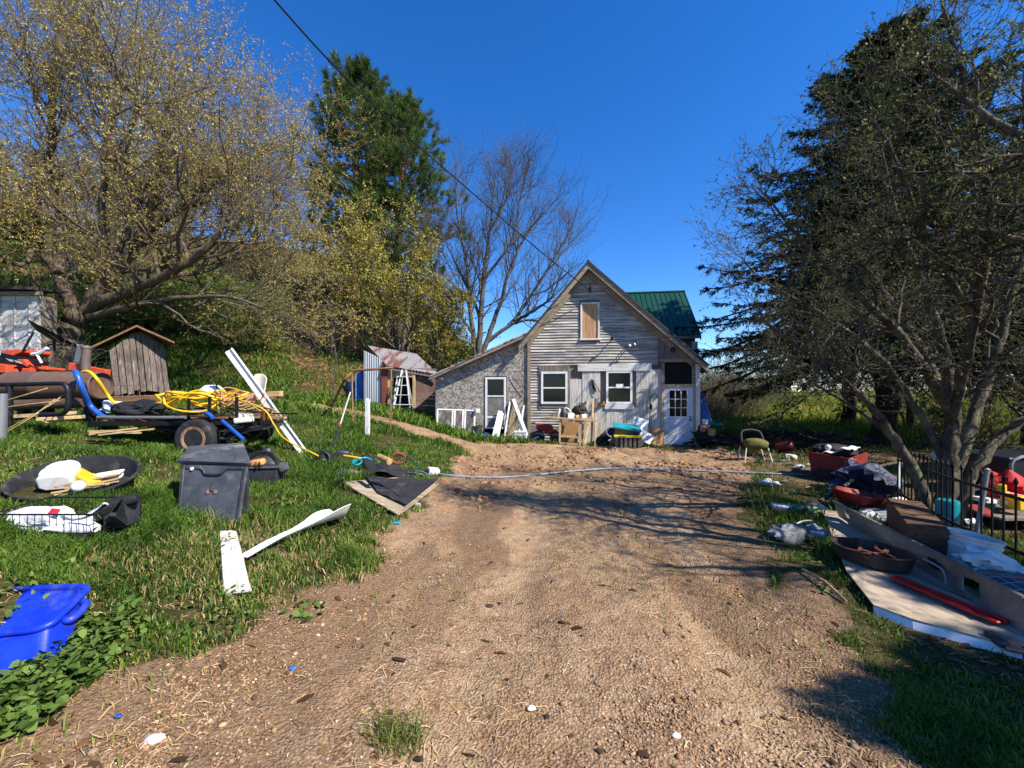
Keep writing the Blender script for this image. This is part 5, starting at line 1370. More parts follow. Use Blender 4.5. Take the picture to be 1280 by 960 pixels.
# fender
# old timber lying across behind
pl = MB().beam(P(112, 501, 7.0), P(222, 497, 7.2), .14, .12); solid('timber', M['brown_x'], pl, 'thick brown timber lying across the back of the trailer, below the outhouse', 'timber', bevel=.008)
b = MB()
for q in ((P(128, 503, 7.1), P(128, 548, 7.1)), (P(198, 500, 7.15), P(198, 548, 7.15))): b.beam(q[0], q[1] - Vector((0, 0, .2)), .1, .1)
solid('timber_trestle', M['brown_x'], b.beam(P(120, 512, 7.1), P(204, 511, 7.15), .05, .08), 'low post trestle carrying the brown timber behind the trailer', 'trestle')
# loops of hose
def coil(c, rx, ry, n, r, mat, label, cat, jit=.25, seed=0, zj=.04, tail=None, name='hose_coil'):
    rr = random.Random(seed); pts = []
    for k in range(n * 12):
        a = k / 12 * 2 * math.pi; f = 1 + jit * math.sin(a * .37 + seed) ; lo = k // 12
        pts.append(Vector((c.x + rx * f * math.cos(a) + rr.uniform(-.02, .02) + .05 * math.sin(lo * 2.1 + seed), c.y + ry * (1.1 - .4 * (f - 1)) * math.sin(a) + .04 * math.cos(lo * 1.7), c.z + zj * lo / n + zj * rr.random() + .05 * math.sin(a * 1.3 + seed))))
    if tail: pts += [Vector(t) for t in tail]
    return solid(name, mat, MB().tube(spline(pts, 3), r, 6), label, cat, smooth=60)
coil(P(252, 506, Yt + .45), .52, .3, 7, .0165, M['yellow'], 'tangled coil of bright yellow hose on top of the trailer', 'hose', .3, 3, .12, [P(262, 512, Yt + .1), P(228, 514, Yt), P(206, 505, Yt + .1), P(208, 490, Yt + .3)])
solid('yellow_hose', M['yellow'], MB().tube(spline([P(270, 494, 6.0), P(300, 500, 5.9), P(330, 512, 5.7), P(342, 530, 5.6), P(352, 545, 5.4), P(368, 556, 5.2), P(384, 563, 5.05), P(398, 570, 5.0)], 6), .009, 6), 'thin yellow hose trailing off the trailer under the leaning white post', 'hose', smooth=60)
coil(P(300, 511, Yt + .3), .26, .2, 4, .009, M['pink_wire'], 'faded pink loops of old wire on the trailer right of the yellow coil', 'wire', .3, 5, .16, name='wire_coil')
b = MB()
for k in range(9):
    x = ro.uniform(-.5, .5); b.tube(spline([P(250 + k * 6, 512 + ro.uniform(-6, 6), Yt + ro.uniform(.1, .9)), P(290 + k * 4, 506 + ro.uniform(-8, 8), Yt + ro.uniform(.1, .9)), P(330 + k * 2, 516 + ro.uniform(-5, 6), Yt + ro.uniform(.1, .7)), P(352 + ro.uniform(-4, 8), 522 + ro.uniform(-3, 5), Yt + ro.uniform(.1, .5))], 4), .006, 5)
solid('wire_bundle', M['rope'], b, 'bundle of stiff tan wires sticking out over the right end of the trailer', 'wire')
solid('cable_end', M['wire'], MB().tube(spline([P(290, 512, 6.1), P(320, 515, 5.9), P(350, 517, 5.6), P(372, 517, 5.5)], 4), .012, 6), 'stiff black cable end pointing right off the trailer', 'cable')
solid('white_bowl', M['white_plastic'], MB().lathe([(.0, .16), (.1, .15), (.17, .09), (.19, 0), (.18, 0), (.16, .085), (.09, .135), (0, .145)], P(265, 489, 6.9) - Vector((0, 0, .05)), (6, 4, 0), 24), 'upturned greyish white bowl behind the yellow hose coil', 'bowl', smooth=50)
solid('bent_rod', M['iron'], MB().tube(spline([P(270, 492, 6.3), P(271, 478, 6.3), P(268, 474, 6.3)], 4), .012, 6).tube(spline([P(284, 486, 6.3), P(287, 480, 6.3), P(285, 474, 6.3)], 4), .012, 6).tube([P(268, 490, 6.3), P(288, 487, 6.3)], .012, 6), 'black bent iron hook sticking up behind the hose coil', 'iron rod')
solid('curved_sheet', M['cream'], MB().grid(lambda u, v: P(318, 478, 7.0) + Vector((.22 * u - .05 * v, .05 * math.sin(u * 3), .14 - .28 * v + .05 * math.sin(u * 3.1) - .08 * u)), 8, 5, .02), 'curved off white sheet behind the leaning white post', 'sheet', smooth=40)
b = MB(); b.beam(P(300, 496, 7.4), P(352, 492, 7.4), .12, .1); solid('timber', M['tan_x'], b, 'pale plank end poking out right of the leaning white post', 'timber', bevel=.005)
solid('box', M['cream'], MB().box(P(305, 522, Yt + .25), (.2, .16, .12), (5, 10, 20)), 'small dented pale box among the wires on the trailer', 'box', bevel=.008)
solid('jug', M['white_plastic'], MB().box(P(305, 525, Yt + .1), (.24, .12, .08), (0, -6, 8)), 'flat white plastic jug at the right end of the trailer', 'jug', bevel=.02, seg=2)
solid('can', metalsheet('rusty_can', S(150, 90, 60), S(120, 66, 40), (.4, .5), .7, .2), MB().lathe([(.05, -.07), (.053, -.06), (.05, 0), (.053, .06), (.045, .07)], P(331, 519, Yt + .05), (0, 8, 0), 16), 'rust brown can at the end of the wires by the white post', 'can', smooth=40)
solid('bottle', M['yellow'], MB().lathe([(0, -.1), (.045, -.095), (.05, 0), (.045, .06), (.02, .09), (.02, .12), (0, .12)], P(250, 509, Yt + .35), (80, 0, 50), 14), 'yellow bottle lying in the middle of the trailer load', 'bottle', smooth=40)
b = MB(); b.tube(spline([P(238, 514, Yt + .2), P(256, 515, Yt + .1), P(266, 522, Yt)], 4), .028, 8); solid('strap', M['blue_strap'], b, 'blue strap lying over the trailer above its wheel', 'strap', smooth=60)
solid('blue_pipe', M['blue_strap'], MB().tube([P(278, 526, Yt - .03), P(304, 549, Yt - .3)], .024, 10), 'short blue pipe slanting down to the grass right of the trailer wheel', 'pipe', smooth=40)
b = MB()
for k in range(7): y = 5.4 + ro.uniform(0, .25); b.beam(P(103 + ro.uniform(0, 25), 541 + ro.uniform(-3, 3), y), P(165 + ro.uniform(0, 25), 538 + ro.uniform(-6, 4), y + .1), ro.uniform(.05, .1), .018)
solid('scrap_boards', M['tan_x'], b, 'loose heap of splintered tan boards under the front of the trailer', 'scrap wood')
b = MB()
for k in range(5): b.beam(P(140 + 8 * k, 530 - ro.uniform(0, 8), 6.1), P(190 + 6 * k, 533 - ro.uniform(0, 6), 6.0 + .05 * k), ro.uniform(.05, .12), .02)
solid('scrap_boards', M['brown_x'], b, 'brown broken boards on the trailer deck behind its silver rail', 'scrap wood')
solid('crumpled_sheet', M['cloth_white'], MB().blob(P(143, 510, 6.6), (.34, .3, .2), 3, .5, 18, 12), 'crumpled white sheet beneath the brown timber', 'plastic sheet')
solid('black_bag', M['cloth_black'], MB().blob(P(172, 511, 6.4), (.6, .4, .24), 5, .45, 18, 12), 'slumped black bag on the trailer below the outhouse', 'bag')
solid('black_bag', M['cloth_black'], MB().blob(P(232, 533, 6.4), (.9, .5, .22), 9, .4, 18, 12), 'dark slumped bag under the trailer deck above the wheel', 'bag')
for i_ in range(9):
    x_ = 112 + 24 * i_; q0 = P(x_, 524 - ro.uniform(0, 7), Yt + ro.uniform(.15, 1.0)); q1 = P(x_ + ro.uniform(30, 90), 522 - ro.uniform(0, 9), Yt + ro.uniform(.15, 1.0))
    mm_ = (M['brown_x'], M['grey_v'], M['iron'], M['tan_x'])[i_ % 4]
    solid(('plank', 'plank', 'iron_bar', 'plank')[i_ % 4], mm_, MB().beam(q0, q1, (.09, .14, .03, .06)[i_ % 4], (.025, .02, .03, .03)[i_ % 4]), ('dark brown plank', 'grey board', 'black iron bar', 'tan stick')[i_ % 4] + ' thrown on the trailer ' + ('at its left end', 'near its left end', 'left of the yellow coil', 'below the left of the yellow coil', 'under the yellow coil', 'right below the yellow coil', 'under the pink wire', 'right of the pink wire', 'at the right end by the wires')[i_], ('plank', 'board', 'iron bar', 'stick')[i_ % 4])
b = MB()
for i_ in range(10):
    c_ = P(ro.uniform(190, 325), 518, Yt + ro.uniform(.2, .9)); r_ = ro.uniform(.1, .28); ph_ = ro.uniform(0, 6)
    b.tube(spline([c_ + Vector((r_ * math.cos(a_ * .8 + ph_), r_ * .7 * math.sin(a_ * .8 + ph_), .05 + .05 * math.sin(a_ * 1.3))) for a_ in range(7)], 3), .009, 5)
solid('cable_tangle', M['wire'], b, 'tangle of black cables spread under the yellow hose on the trailer', 'cables')
solid('plastic_sheet', M['black_plastic'], MB().grid(lambda u, v: P(200, 534, 5.9).lerp(P(330, 532, 5.9), u) + Vector((0, .6 * v, -.02 - .16 * math.sin(u * 3.1) * (1 - v) + .02 * math.sin(u * 17 + 4 * v))), 20, 5, .01), 'black plastic sheet sagging beneath the right half of the trailer deck', 'plastic sheet', smooth=40)
# steel drum pipe and farm implement at far left --------------------------------------
Yq = 6.6
c0, c1 = P(14, 482, Yq), P(126, 481, Yq); rp = 17.5 / 500 * Yq
tk = thing('steel_tank', 'long rusty brown steel cylinder lying level with hoses draped over it', 'tank', (c0.x, Yq, thz(c0.x, Yq)))
MB().lathe([(0, 0), (rp * .9, .0), (rp, .02), (rp, .5), (rp * 1.03, .52), (rp, .54), (rp, c1.x - c0.x - .02), (rp * .92, c1.x - c0.x), (rp * .88, c1.x - c0.x - .06), (0, c1.x - c0.x - .08)], c0, (0, 90, 1), 28).build('shell', M['rustpipe'], tk, smooth=40)
q = P(20, 506, Yq - .1); MB().tube([q, P(108, 503, Yq - .1)], .085, 14).build('lower_pipe', metalsheet('dark_rusty_pipe', S(96, 80, 68), S(78, 54, 40), (.4, .6), .7, .2), tk, smooth=40)
for px in (30, 60, 112):
    p = P(px, 500, Yq); MB().beam(p, (p.x, p.y, thz(p.x, p.y) - .1), .1, .1).build('support_leg', M['iron'], tk)
solid('blue_hose', M['blue_strap'], MB().tube(spline([P(94, 464, 6.3), P(97, 470, 6.22), P(104, 488, 6.25), P(112, 506, 6.4), P(126, 519, 6.4), P(133, 522, 6.4)], 6), .04, 8), 'thick blue hose hanging over the right end of the rusty cylinder', 'hose', smooth=60)
solid('yellow_hose', M['yellow'], MB().tube(spline([P(104, 464.5, 6.3), P(112, 465, 6.25), P(122, 475, 6.25), P(134, 493, 6.4), P(142, 503, 6.4), P(152, 511, 6.4)], 6), .024, 8), 'yellow hose hanging beside the blue one off the rusty cylinder', 'hose', smooth=60)
# black tubular loop
b = MB().tube(spline([P(-20, 481, 5.6), P(30, 480.5, 5.6), P(74, 479.5, 5.6), P(82, 482, 5.6), P(85, 489, 5.6), P(85, 506, 5.6), P(82, 514, 5.6), P(74, 518, 5.6), P(50, 519, 5.6)], 5), .03, 10)
b.tube([P(12, 481, 5.6), P(12, 530, 5.6)], .035, 8)
solid('tube_frame', M['black_metal'], b, 'black bent steel tube loop in front of the rusty cylinder', 'tube frame', smooth=50)
p = P(3, 500, 5.2); solid('gatepost', M['galv'], MB().tube([P(3, 492, 5.2), P(2, 515, 5.2), (P(0, 555, 5.2) - Vector((0, 0, .1)))], [.05, .055, .06], 10), 'scuffed steel post standing at the left edge of the lawn', 'post', smooth=50)
b = MB()
for (a, c, w_) in (((10, 521), (92, 516), .14), ((48, 524), (104, 521), .12), ((52, 527), (84, 524), .1)): b.beam(P(*a, 5.75), P(*c, 5.95), w_, .05)
solid('board_stack', M['tan_x'], b, 'few pale boards stacked under the black tube loop', 'boards', bevel=.004)
b = MB(); b.tube(spline([P(-10, 506, 5.5), P(30, 494, 5.5), P(60, 485, 5.6)], 4), .007, 5).tube(spline([P(-10, 512, 5.5), P(30, 506, 5.5), P(75, 501, 5.6)], 4), .007, 5).tube(spline([P(8, 540, 5.3), P(40, 521, 5.4), P(70, 498, 5.7)], 4), .006, 5).tube(spline([P(8, 537, 5.4), P(60, 508, 5.5), P(78, 494, 5.7)], 4), .006, 5)
solid('dry_canes', M['rope'], b, 'long dry tan canes leaning across the black tube loop', 'canes')
# orange implement
im = thing('farm_implement', 'faded orange and black farm implement parked behind the rusty cylinder at far left', 'farm machine', (P(30, 470, 7.6).x, 7.6, thz(P(30, 470, 7.6).x, 7.6)))
b = MB()
b.prism([P(2, 438, 7.5), P(24, 436, 7.5), P(28, 440, 7.5), P(8, 448, 7.5)], (0, .5, 0)); b.prism([P(20, 449, 7.4), P(30, 449, 7.4), P(38, 458, 7.4), P(34, 460, 7.4)], (0, .3, 0)); b.prism([P(36, 457, 7.4), P(60, 460, 7.4), P(59, 463, 7.4), P(36, 461, 7.4)], (0, .3, 0)); b.prism([P(-8, 454, 7.3), P(8, 456, 7.3), P(8, 466, 7.3), P(-8, 466, 7.3)], (0, .3, 0)); b.prism([P(27, 460, 7.3), P(38, 461, 7.3), P(37, 468, 7.3), P(26, 467, 7.3)], (0, .2, 0))
b.build('panel', M['orange'], im, bevel=.01)
b = MB(); b.beam(P(-6, 446, 7.45), P(20, 462, 7.45), .08, .1); b.beam(P(4, 444, 7.5), P(58, 455, 7.5), .08, .08); b.beam(P(14, 454, 7.5), P(34, 460, 7.5), .1, .06); b.tube([P(28, 440, 7.5), P(42, 415, 7.6)], .02, 6); b.tube([P(-6, 470, 7.5), P(60, 466, 7.6)], .05, 8)
for px in (2, 48): q = P(px, 468, 7.5); b.beam(q, (q.x, q.y, thz(q.x, q.y) - .1), .1, .1)
b.build('frame', M['black_metal'], im)
b = MB(); b.tube(spline([P(40, 443, 7.3), P(50, 441, 7.3), P(59, 435, 7.3)], 4), .03, 6).tube([P(46, 443, 7.3), P(52, 454, 7.3)], .02, 6)
b.build('control_lever', M['white_paint'], im, smooth=50)
# orange cross bar with stack
ob = thing('implement_boom', 'orange steel cross bar with an upright grey pipe beside the outhouse', 'farm machine', (P(110, 470, 7.4).x, 7.4, thz(P(110, 470, 7.4).x, 7.4)))
MB().beam(P(89, 458, 7.2), P(135, 467, 7.2), .1, 9 / 500 * 7.2).build('cross_bar', M['orange'], ob, bevel=.008)
MB().tube([P(107, 462, 7.05), P(108, 436, 7.05)], 4.6 / 500 * 7, 14).lathe([(.075, 0), (.078, .03), (.07, .05)], P(108, 436, 7.05), None, 14).build('pipe', metalsheet('grey_brown_pipe', S(116, 104, 96), S(90, 70, 56), (.5, .6), .6, .3), ob, smooth=40)
b = MB(); b.prism([P(92, 453, 7.3), P(96, 453, 7.3), P(101, 430, 7.3), P(97, 430, 7.3)], (0, .04, 0)); b.beam(P(96, 431, 7.3), P(112, 434, 7.4), .03, .03)
b.build('bracket', M['galv'], ob)
for px in (115, 128): q = P(px, 469, 7.3); MB().beam(q, (q.x, q.y, thz(q.x, q.y) - .1), .09, .09).build('support_leg', M['iron'], ob)
# dark round dish
c = P(67, 420, 9.2)
di = thing('metal_dish', 'big dark shallow metal dish tilted up before the willow trunk', 'dish', (c.x, 9.2, thz(c.x, 9.2)))
MB().lathe([(0, -.1), (.25, -.075), (.42, 0), (.5, .05), (.51, .06), (.43, .02), (.25, -.055), (0, -.08)], c, (-22, 28, 0), 28).build('bowl', M['black_metal'], di, smooth=40)
b = MB(); b.tube([c, (c.x + .05, c.y + .1, thz(c.x, c.y) - .1)], .03, 8); b.tube(spline([P(60, 431, 9.1), P(88, 432, 9.1), P(92, 440, 9.1), P(90, 452, 9.1)], 4), .02, 6); b.tube([P(60, 431, 9.1), P(58, 456, 9.1)], .02, 6)
b.build('stand', M['iron'], di)
root = shrub('twiggy_shrub', 'tangle of dry brown weeds under the dark dish', (P(68, 455, 8.4).x, 8.4, thz(P(68, 455, 8.4).x, 8.4)), .5, 1.0, 26, None, 0, .1, None, M['bark_apple'])

# leaning white post ---------------------------------------------------------------
p1 = G(380, 567); p0 = P(286, 438, 6.5)
d = (p0 - p1); p0 = p1 + d
b = MB(); b.beam(p1 - d.normalized() * .05, p0, .10, .018, (0.3, -1, .2)); s_ = Vector((.045, .01, .04)); b.beam(p1 - d.normalized() * .05 + s_ * .9, p0 + s_ * .9, .02, .075, (.3, -1, .2)); b.beam(p1 - s_ * .9 - d.normalized() * .05, p0 - s_ * .9, .018, .05, (.3, -1, .2))
solid('corner_trim', M['white_vinyl'], b, 'long white corner trim leaning diagonally against the trailer load', 'trim board')
# white post, hooked pipe, string trimmer, stake
p = G(459.5, 545); q = P(459.5, 499, p.y)
b = MB(); b.bx(p.x - .045, p.x + .045, p.y - .045, p.y + .045, p.z - .2, q.z - .02); b.lathe([(.066, 0), (.05, .02), (.0, .045)], (p.x, p.y, q.z - .02), (0, 0, 45), 4)
solid('marker_post', M['white_vinyl'], b, 'short square white post standing in the grass before the tin shed', 'post')
p = G(433, 540)
b = MB(); b.tube(spline([G(413, 510) - Vector((0, 0, .1)), P(428, 480, 11.2), P(439, 466, 11.2), P(444, 463, 11.2), P(470, 461.5, 11.2), P(492, 459.5, 11.2)], 6), .035, 8)
b.tube([P(440, 465, 11.2), (P(441, 510, 11.2) - Vector((0, 0, .6)))], .022, 7); b.tube([P(489, 460, 11.2), (P(488, 512, 11.2) - Vector((0, 0, .6)))], .022, 7)
solid('clothesline_frame', metalsheet('rust_tan_pipe', S(170, 140, 112), S(140, 90, 60), (.4, .55), .7, .2), b, 'rusty bent pipe frame standing before the tin shed', 'pipe frame', smooth=50)
p1 = G(414, 566); p0 = P(438, 490, p1.y + .2)
tri = thing('string_trimmer', 'upright pole tool with a pale shaft and black lower grip in the grass', 'garden tool', p1)
mid = p1.lerp(p0, .42)
MB().tube([mid, p0], .014, 8).build('shaft', M['cream'], tri, smooth=50)
MB().tube([p1 - Vector((0, 0, .05)), mid, mid.lerp(p0, .04)], [.02, .024, .02], 8).build('grip', M['black_plastic'], tri, smooth=50)
MB().blob(mid + Vector((0, 0, .02)), (.07, .07, .12), 2, .2).build('clamp', metalsheet('rusty_clamp', S(150, 90, 60), S(120, 60, 40), (.4, .5), .7, .2), tri, smooth=50)
p = G(419, 515); solid('sapling', M['bark_grey'], MB().tube(spline([Vector(p) - Vector((0, 0, .2)), P(417, 480, p.y), P(420, 450, p.y), P(418, 428, p.y)], 4), [.022 - .001 * k for k in range(13)], 6), 'thin leafless sapling rod standing right of the leaning trim', 'sapling')

# black tool case in the grass, with its lid standing -----------------------------------
pf = G(262, 652); Yc = pf.y
tc = thing('tool_case', 'sun greyed black plastic storage case with its moulded front panel facing the drive', 'storage box', pf)
l0 = P(221, 652, Yc); r0_ = P(299, 648, Yc + .02); lt = P(228, 581, Yc + .14); rt_ = P(309, 583, Yc + .16)
def panel(u, v): return l0.lerp(r0_, u).lerp(lt.lerp(rt_, u), v)
nrm_ = (r0_ - l0).cross(lt - l0).normalized()
if nrm_.y > 0: nrm_ = -nrm_
def quadp(u0, v0, u1, v1): return [panel(u0, v0), panel(u1, v0), panel(u1, v1), panel(u0, v1)]
lid = MB().prism(quadp(0, -.06, 1, 1), -nrm_ * .03).build('front_panel', M['grey_plastic'], tc, bevel=.01, seg=2)
b = MB()
for (u0, v0, u1, v1) in ((.0, -.05, .05, 1), (.95, -.05, 1, 1), (.05, .93, .3, 1), (.7, .93, .95, 1)): b.prism(quadp(u0, v0, u1, v1), nrm_ * .014)
b.prism(quadp(.05, -.05, .95, .0), nrm_ * .012)
b.build('panel_rim', M['black_plastic'], lid, bevel=.004)
def pn(u, v, o): return panel(u, v) + nrm_ * o
MB().tube(spline([pn(.3, .95, .01), pn(.35, .9, .012), pn(.4, .84, .014), pn(.6, .84, .014), pn(.66, .9, .012), pn(.7, .95, .01)], 5), .011, 8).build('handle', M['black_plastic'], lid, smooth=50)
for (u, v) in ((.44, .5), (.56, .505)): MB().lathe([(.02, 0), (.02, .006), (.012, .01), (0, .01)], pn(u, v, .0), nrm_.to_track_quat('Z', 'Y').to_matrix(), 14).build('latch_button', metalsheet('rust_button', S(170, 130, 110), S(130, 80, 60), (.4, .6), .6, .3), lid, smooth=50)
MB().lathe([(.018, 0), (.016, .006), (0, .009)], pn(.17, .93, .014), nrm_.to_track_quat('Z', 'Y').to_matrix(), 12).build('sticker', M['white_plastic'], lid)
b = MB().tube(spline([pn(.5, .72, .003), pn(.49, .6, .004), pn(.5, .52, .003)], 3), .006, 6).tube(spline([pn(.44, .5, .004), pn(.5, .53, .004), pn(.56, .505, .004)], 3), .005, 6); b.build('moulded_rib', M['black_plastic'], lid)
# body behind: big rounded container with ribbed top
def body(u, v):
    x = P(221, 640, Yc + .16).lerp(P(318, 640, Yc + .2), u); q = math.sin(math.pi * min(max(u, 0), 1)) ** .5
    top = P(228, 558, Yc + .45).z
    y = Yc + .17 + .55 * v; z = pf.z - .06 + (top - pf.z + .06) * (.9 + .1 * q) * (1 if v < 1 else 1)
    return Vector((x.x, y, z))
lt2, rt2 = P(222, 579, Yc + .12), P(312, 582, Yc + .14)
b = MB()
A0, B0 = P(224, 577, Yc + .16), P(312, 580, Yc + .18); A1, B1 = P(238, 560, Yc + .55), P(303, 556, Yc + .62)
A0g, B0g, A1g, B1g = [Vector((q.x, q.y, pf.z - .1)) for q in (A0, B0, A1, B1)]
b.add([A0g, B0g, B1g, A1g, A0, B0, B1, A1], [(0, 1, 2, 3), (4, 7, 6, 5), (0, 4, 5, 1), (1, 5, 6, 2), (2, 6, 7, 3), (3, 7, 4, 0)])
b.build('body', M['black_plastic'], tc, bevel=.05, seg=3)
def topf(u, v): return A0.lerp(B0, u).lerp(A1.lerp(B1, u), v) + Vector((0, 0, .018 + .035 * max(0, math.sin(math.pi * u)) ** .4 * max(0, math.sin(math.pi * v)) ** .5))
MB().grid(lambda u, v: topf(-.02 + 1.04 * u, -.05 + 1.07 * v), 16, 12, .03).build('lid', M['grey_plastic'], tc, smooth=40)
b = MB()
for u in (.2, .4, .6, .8): b.tube([topf(u, .1) + Vector((0, 0, .002)), topf(u, .5) + Vector((0, 0, .003)), topf(u, .92) + Vector((0, 0, .002))], .006, 6)
b.build('lid_rib', M['grey_plastic'], tc)
# second low black box to the right carrying the chainsaw bits
c = G(326, 608)
b2_ = thing('black_crate', 'low black plastic crate right of the grey storage case', 'crate', c)
MB().box((c.x - .02, c.y + .17, c.z + .09), (.34, .28, .26), (0, 0, 8)).build('body', M['black_plastic'], b2_, bevel=.015, seg=2)
MB().box((c.x - .02, c.y + .17, c.z + .225), (.38, .32, .025), (0, 0, 8)).build('rim', M['grey_plastic'], b2_, bevel=.006)
q = P(326, 580, c.y + .12)
cs = thing('chainsaw', 'black engine tool with a tan cover and looped straps on the low crate', 'power tool', q - Vector((0, 0, .06)))
MB().blob(q + Vector((.02, .06, .0)), (.36, .26, .22), 4, .2, 18, 12).build('engine_body', M['black_plastic'], cs, smooth=60)
MB().box(q + Vector((.0, -.06, .03)), (.17, .1, .085), (6, -9, 4)).build('engine_cover', M['tan_plastic'], cs, bevel=.028, seg=3, smooth=40)
b = MB(); b.tube(spline([q + Vector((.02, -.13, .05)), q + Vector((.025, -.135, .0)), q + Vector((.02, -.12, -.05))], 3), .006, 6); b.tube(spline([q + Vector((.06, -.12, .05)), q + Vector((.065, -.125, .0)), q + Vector((.06, -.11, -.04))], 3), .006, 6); b.build('cover_seam', M['wire'], cs)
b = MB()
for k in range(3): b.tube(spline([q + Vector((-.16 - .02 * k, .0, -.05)), q + Vector((-.1, .02, .09 + .02 * k)), q + Vector((.02, .04, .12 + .015 * k)), q + Vector((.16, .02, .07 + .02 * k)), q + Vector((.2 + .02 * k, .0, -.07))], 5), .013, 6)
b.build('strap', M['cloth_black'], cs, smooth=60)
MB().lathe([(0, 0), (.05, .0), (.06, .03), (.04, .09), (0, .1)], q + Vector((.26, .0, -.07)), (0, 70, 10), 14).build('air_nozzle', M['grey_plastic'], cs, smooth=50)
MB().lathe([(.06, 0), (.07, .02), (.07, .09), (.05, .12), (0, .12)], q + Vector((-.02, .18, .06)), None, 16).build('fuel_cap', M['black_plastic'], cs, smooth=50)
solid('pry_bar', M['iron'], MB().tube([P(284, 552, Yc + .85), P(318, 562, Yc + .7)], .015, 7), 'thin dark bar lying behind the grey storage case', 'bar')

# round black tub with jugs --------------------------------------------------------------
gc = G(98, 622)
rim = [P(17, 583, 4.1), P(95, 622, 3.78), P(172, 593, 4.05), P(95, 568, 4.75)]
cen = P(97, 596, 3.95)
n_ = Vector((.13, -.27, .95)).normalized(); ex = Vector((1, 0, -.13)); ex = (ex - n_ * ex.dot(n_)).normalized(); ey = n_.cross(ex).normalized(); mt = Matrix((ex, ey, n_)).transposed()
rx, ry = .45, .45
tb = thing('black_tub', 'wide round black rubber tub tilted in the grass, holding a white jug', 'tub', (cen.x, cen.y, gc.z - .02))
MB().lathe([(0, -.185), (.80, -.185), (.86, -.16), (.97, -.02), (1.03, .0), (1.03, .018), (.98, .018), (.94, -.02), (.83, -.155), (.78, -.165), (0, -.165)], cen, mt, 44, rx, ry, .02, 3).build('tub_body', M['rubber'], tb, smooth=40)
def inr(u, v, h): return cen + mt @ Vector((rx * u, ry * v, h))
def jug(c, s, rotm_, name, label, mat=M['white_plastic']):
    r = thing(name, label, 'jug', c - Vector((0, 0, s * .4)))
    m = rotm(rotm_); b = MB(); rg_ = lambda w_, d_, z_: [c + m @ Vector((a_ * w_ * s, b__ * d_ * s, z_ * s)) for a_, b__ in ((-1, -.6), (-.6, -1), (.6, -1), (1, -.6), (1, .6), (.6, 1), (-.6, 1), (-1, .6))]
    rings_ = [rg_(*q_) for q_ in ((.30, .2, -.5), (.33, .23, -.46), (.34, .24, -.1), (.31, .21, -.06), (.34, .24, -.02), (.34, .24, .12), (.24, .17, .34), (.1, .1, .4), (.1, .1, .5))]
    b.v = [v_ for r_ in rings_ for v_ in r_]; b.f = [(i_ * 8 + k_, i_ * 8 + (k_ + 1) % 8, i_ * 8 + 8 + (k_ + 1) % 8, i_ * 8 + 8 + k_) for i_ in range(8) for k_ in range(8)] + [tuple(range(7, -1, -1)), tuple(range(64, 72))]
    b.build('bottle_body', mat, r, smooth=38, bevel=.006); MB().tube(spline([c + m @ Vector((.26 * s, 0, .28 * s)), c + m @ Vector((.4 * s, 0, .2 * s)), c + m @ Vector((.4 * s, 0, -.05 * s)), c + m @ Vector((.31 * s, 0, -.1 * s))], 4), .04 * s, 7).build('handle', mat, r, smooth=50)
    return r
jug(inr(-.3, -.02, .03), .36, (66, 0, -150), 'white_jug', 'big white plastic jug lying in the black tub')
yb = inr(.06, .05, -.03)
ytl = MB().beam(P(90, 589, yb.y + .1), P(118, 605, yb.y - .12), .12, .1); solid('yellow_bottle', M['yellow'], ytl, 'flat yellow bottle leaning across the middle of the black tub', 'bottle', bevel=.025, seg=3, smooth=40)
solid('white_ball', M['white_plastic'], MB().lathe([(0, -.055), (.03, -.047), (.05, -.022), (.055, 0), (.05, .022), (.03, .047), (0, .055)], P(98, 608, yb.y - .25), None, 16), 'small white ball between the jug and yellow bottle in the tub', 'ball', smooth=60)
b = MB(); c = inr(.35, .25, -.03)
b.tube(spline([c + Vector((.13 * math.cos(a * .9) * (1 + .2 * math.sin(a)), .09 * math.sin(a * .9), .03 * math.sin(a * 1.7) + .01)) for a in range(11)], 4), .011, 6)
solid('white_rope', M['white_vinyl'], b, 'loop of white rope in the back of the black tub', 'rope', smooth=60)
b = MB()
for k in range(9): y = ro.uniform(-.15, .1); b.beam(inr(.12 + ro.uniform(0, .15), -.5 + ro.uniform(-.15, .15), -.04 + .01 * k), inr(.8 + ro.uniform(-.1, .1), .0 + ro.uniform(-.25, .2), .0 + .008 * k), .03, .012)
solid('kindling', M['tan_x'], b, 'thin pale sticks fanned over the right side of the black tub', 'sticks')
solid('white_card', M['white_paint'], MB().box(inr(.5, .15, .02), (.22, .16, .02), (12, -8, 20)), 'small white board leaning at the right of the black tub', 'board', bevel=.003)

# wire basket with shoes and rags ---------------------------------------------------------
c = G(50, 678); bx0, bx1 = P(-12, 680, c.y).x, P(117, 676, c.y).x; by0, by1 = c.y, c.y + .38; bz = c.z; hh = .2
wbk = thing('wire_basket', 'black wire basket sunk in the grass, full of white shoes and rags', 'basket', ((bx0 + bx1) / 2, (by0 + by1) / 2, bz))
b = MB()
for z_ in (bz + hh, bz + .06): b.tube([(bx0, by0, z_), (bx1, by0, z_), (bx1, by1, z_ + .03), (bx0, by1, z_ + .03)], .007 if z_ > bz + .1 else .005, 6, closed=True)
for k in range(15):
    x = bx0 + (bx1 - bx0) * k / 14; b.tube([(x, by0, bz - .02), (x, by0, bz + hh)], .003, 4); b.tube([(x, by1, bz), (x, by1, bz + hh + .03)], .003, 4); b.tube([(x, by0, bz), (x, by1, bz + .02)], .003, 4)
for k in range(6):
    y = by0 + (by1 - by0) * k / 5; b.tube([(bx1, y, bz), (bx1, y, bz + hh + .03 * k / 5)], .003, 4); b.tube([(bx0, y, bz), (bx0, y, bz + hh + .03 * k / 5)], .003, 4)
b.build('wire_frame', M['wire'], wbk)
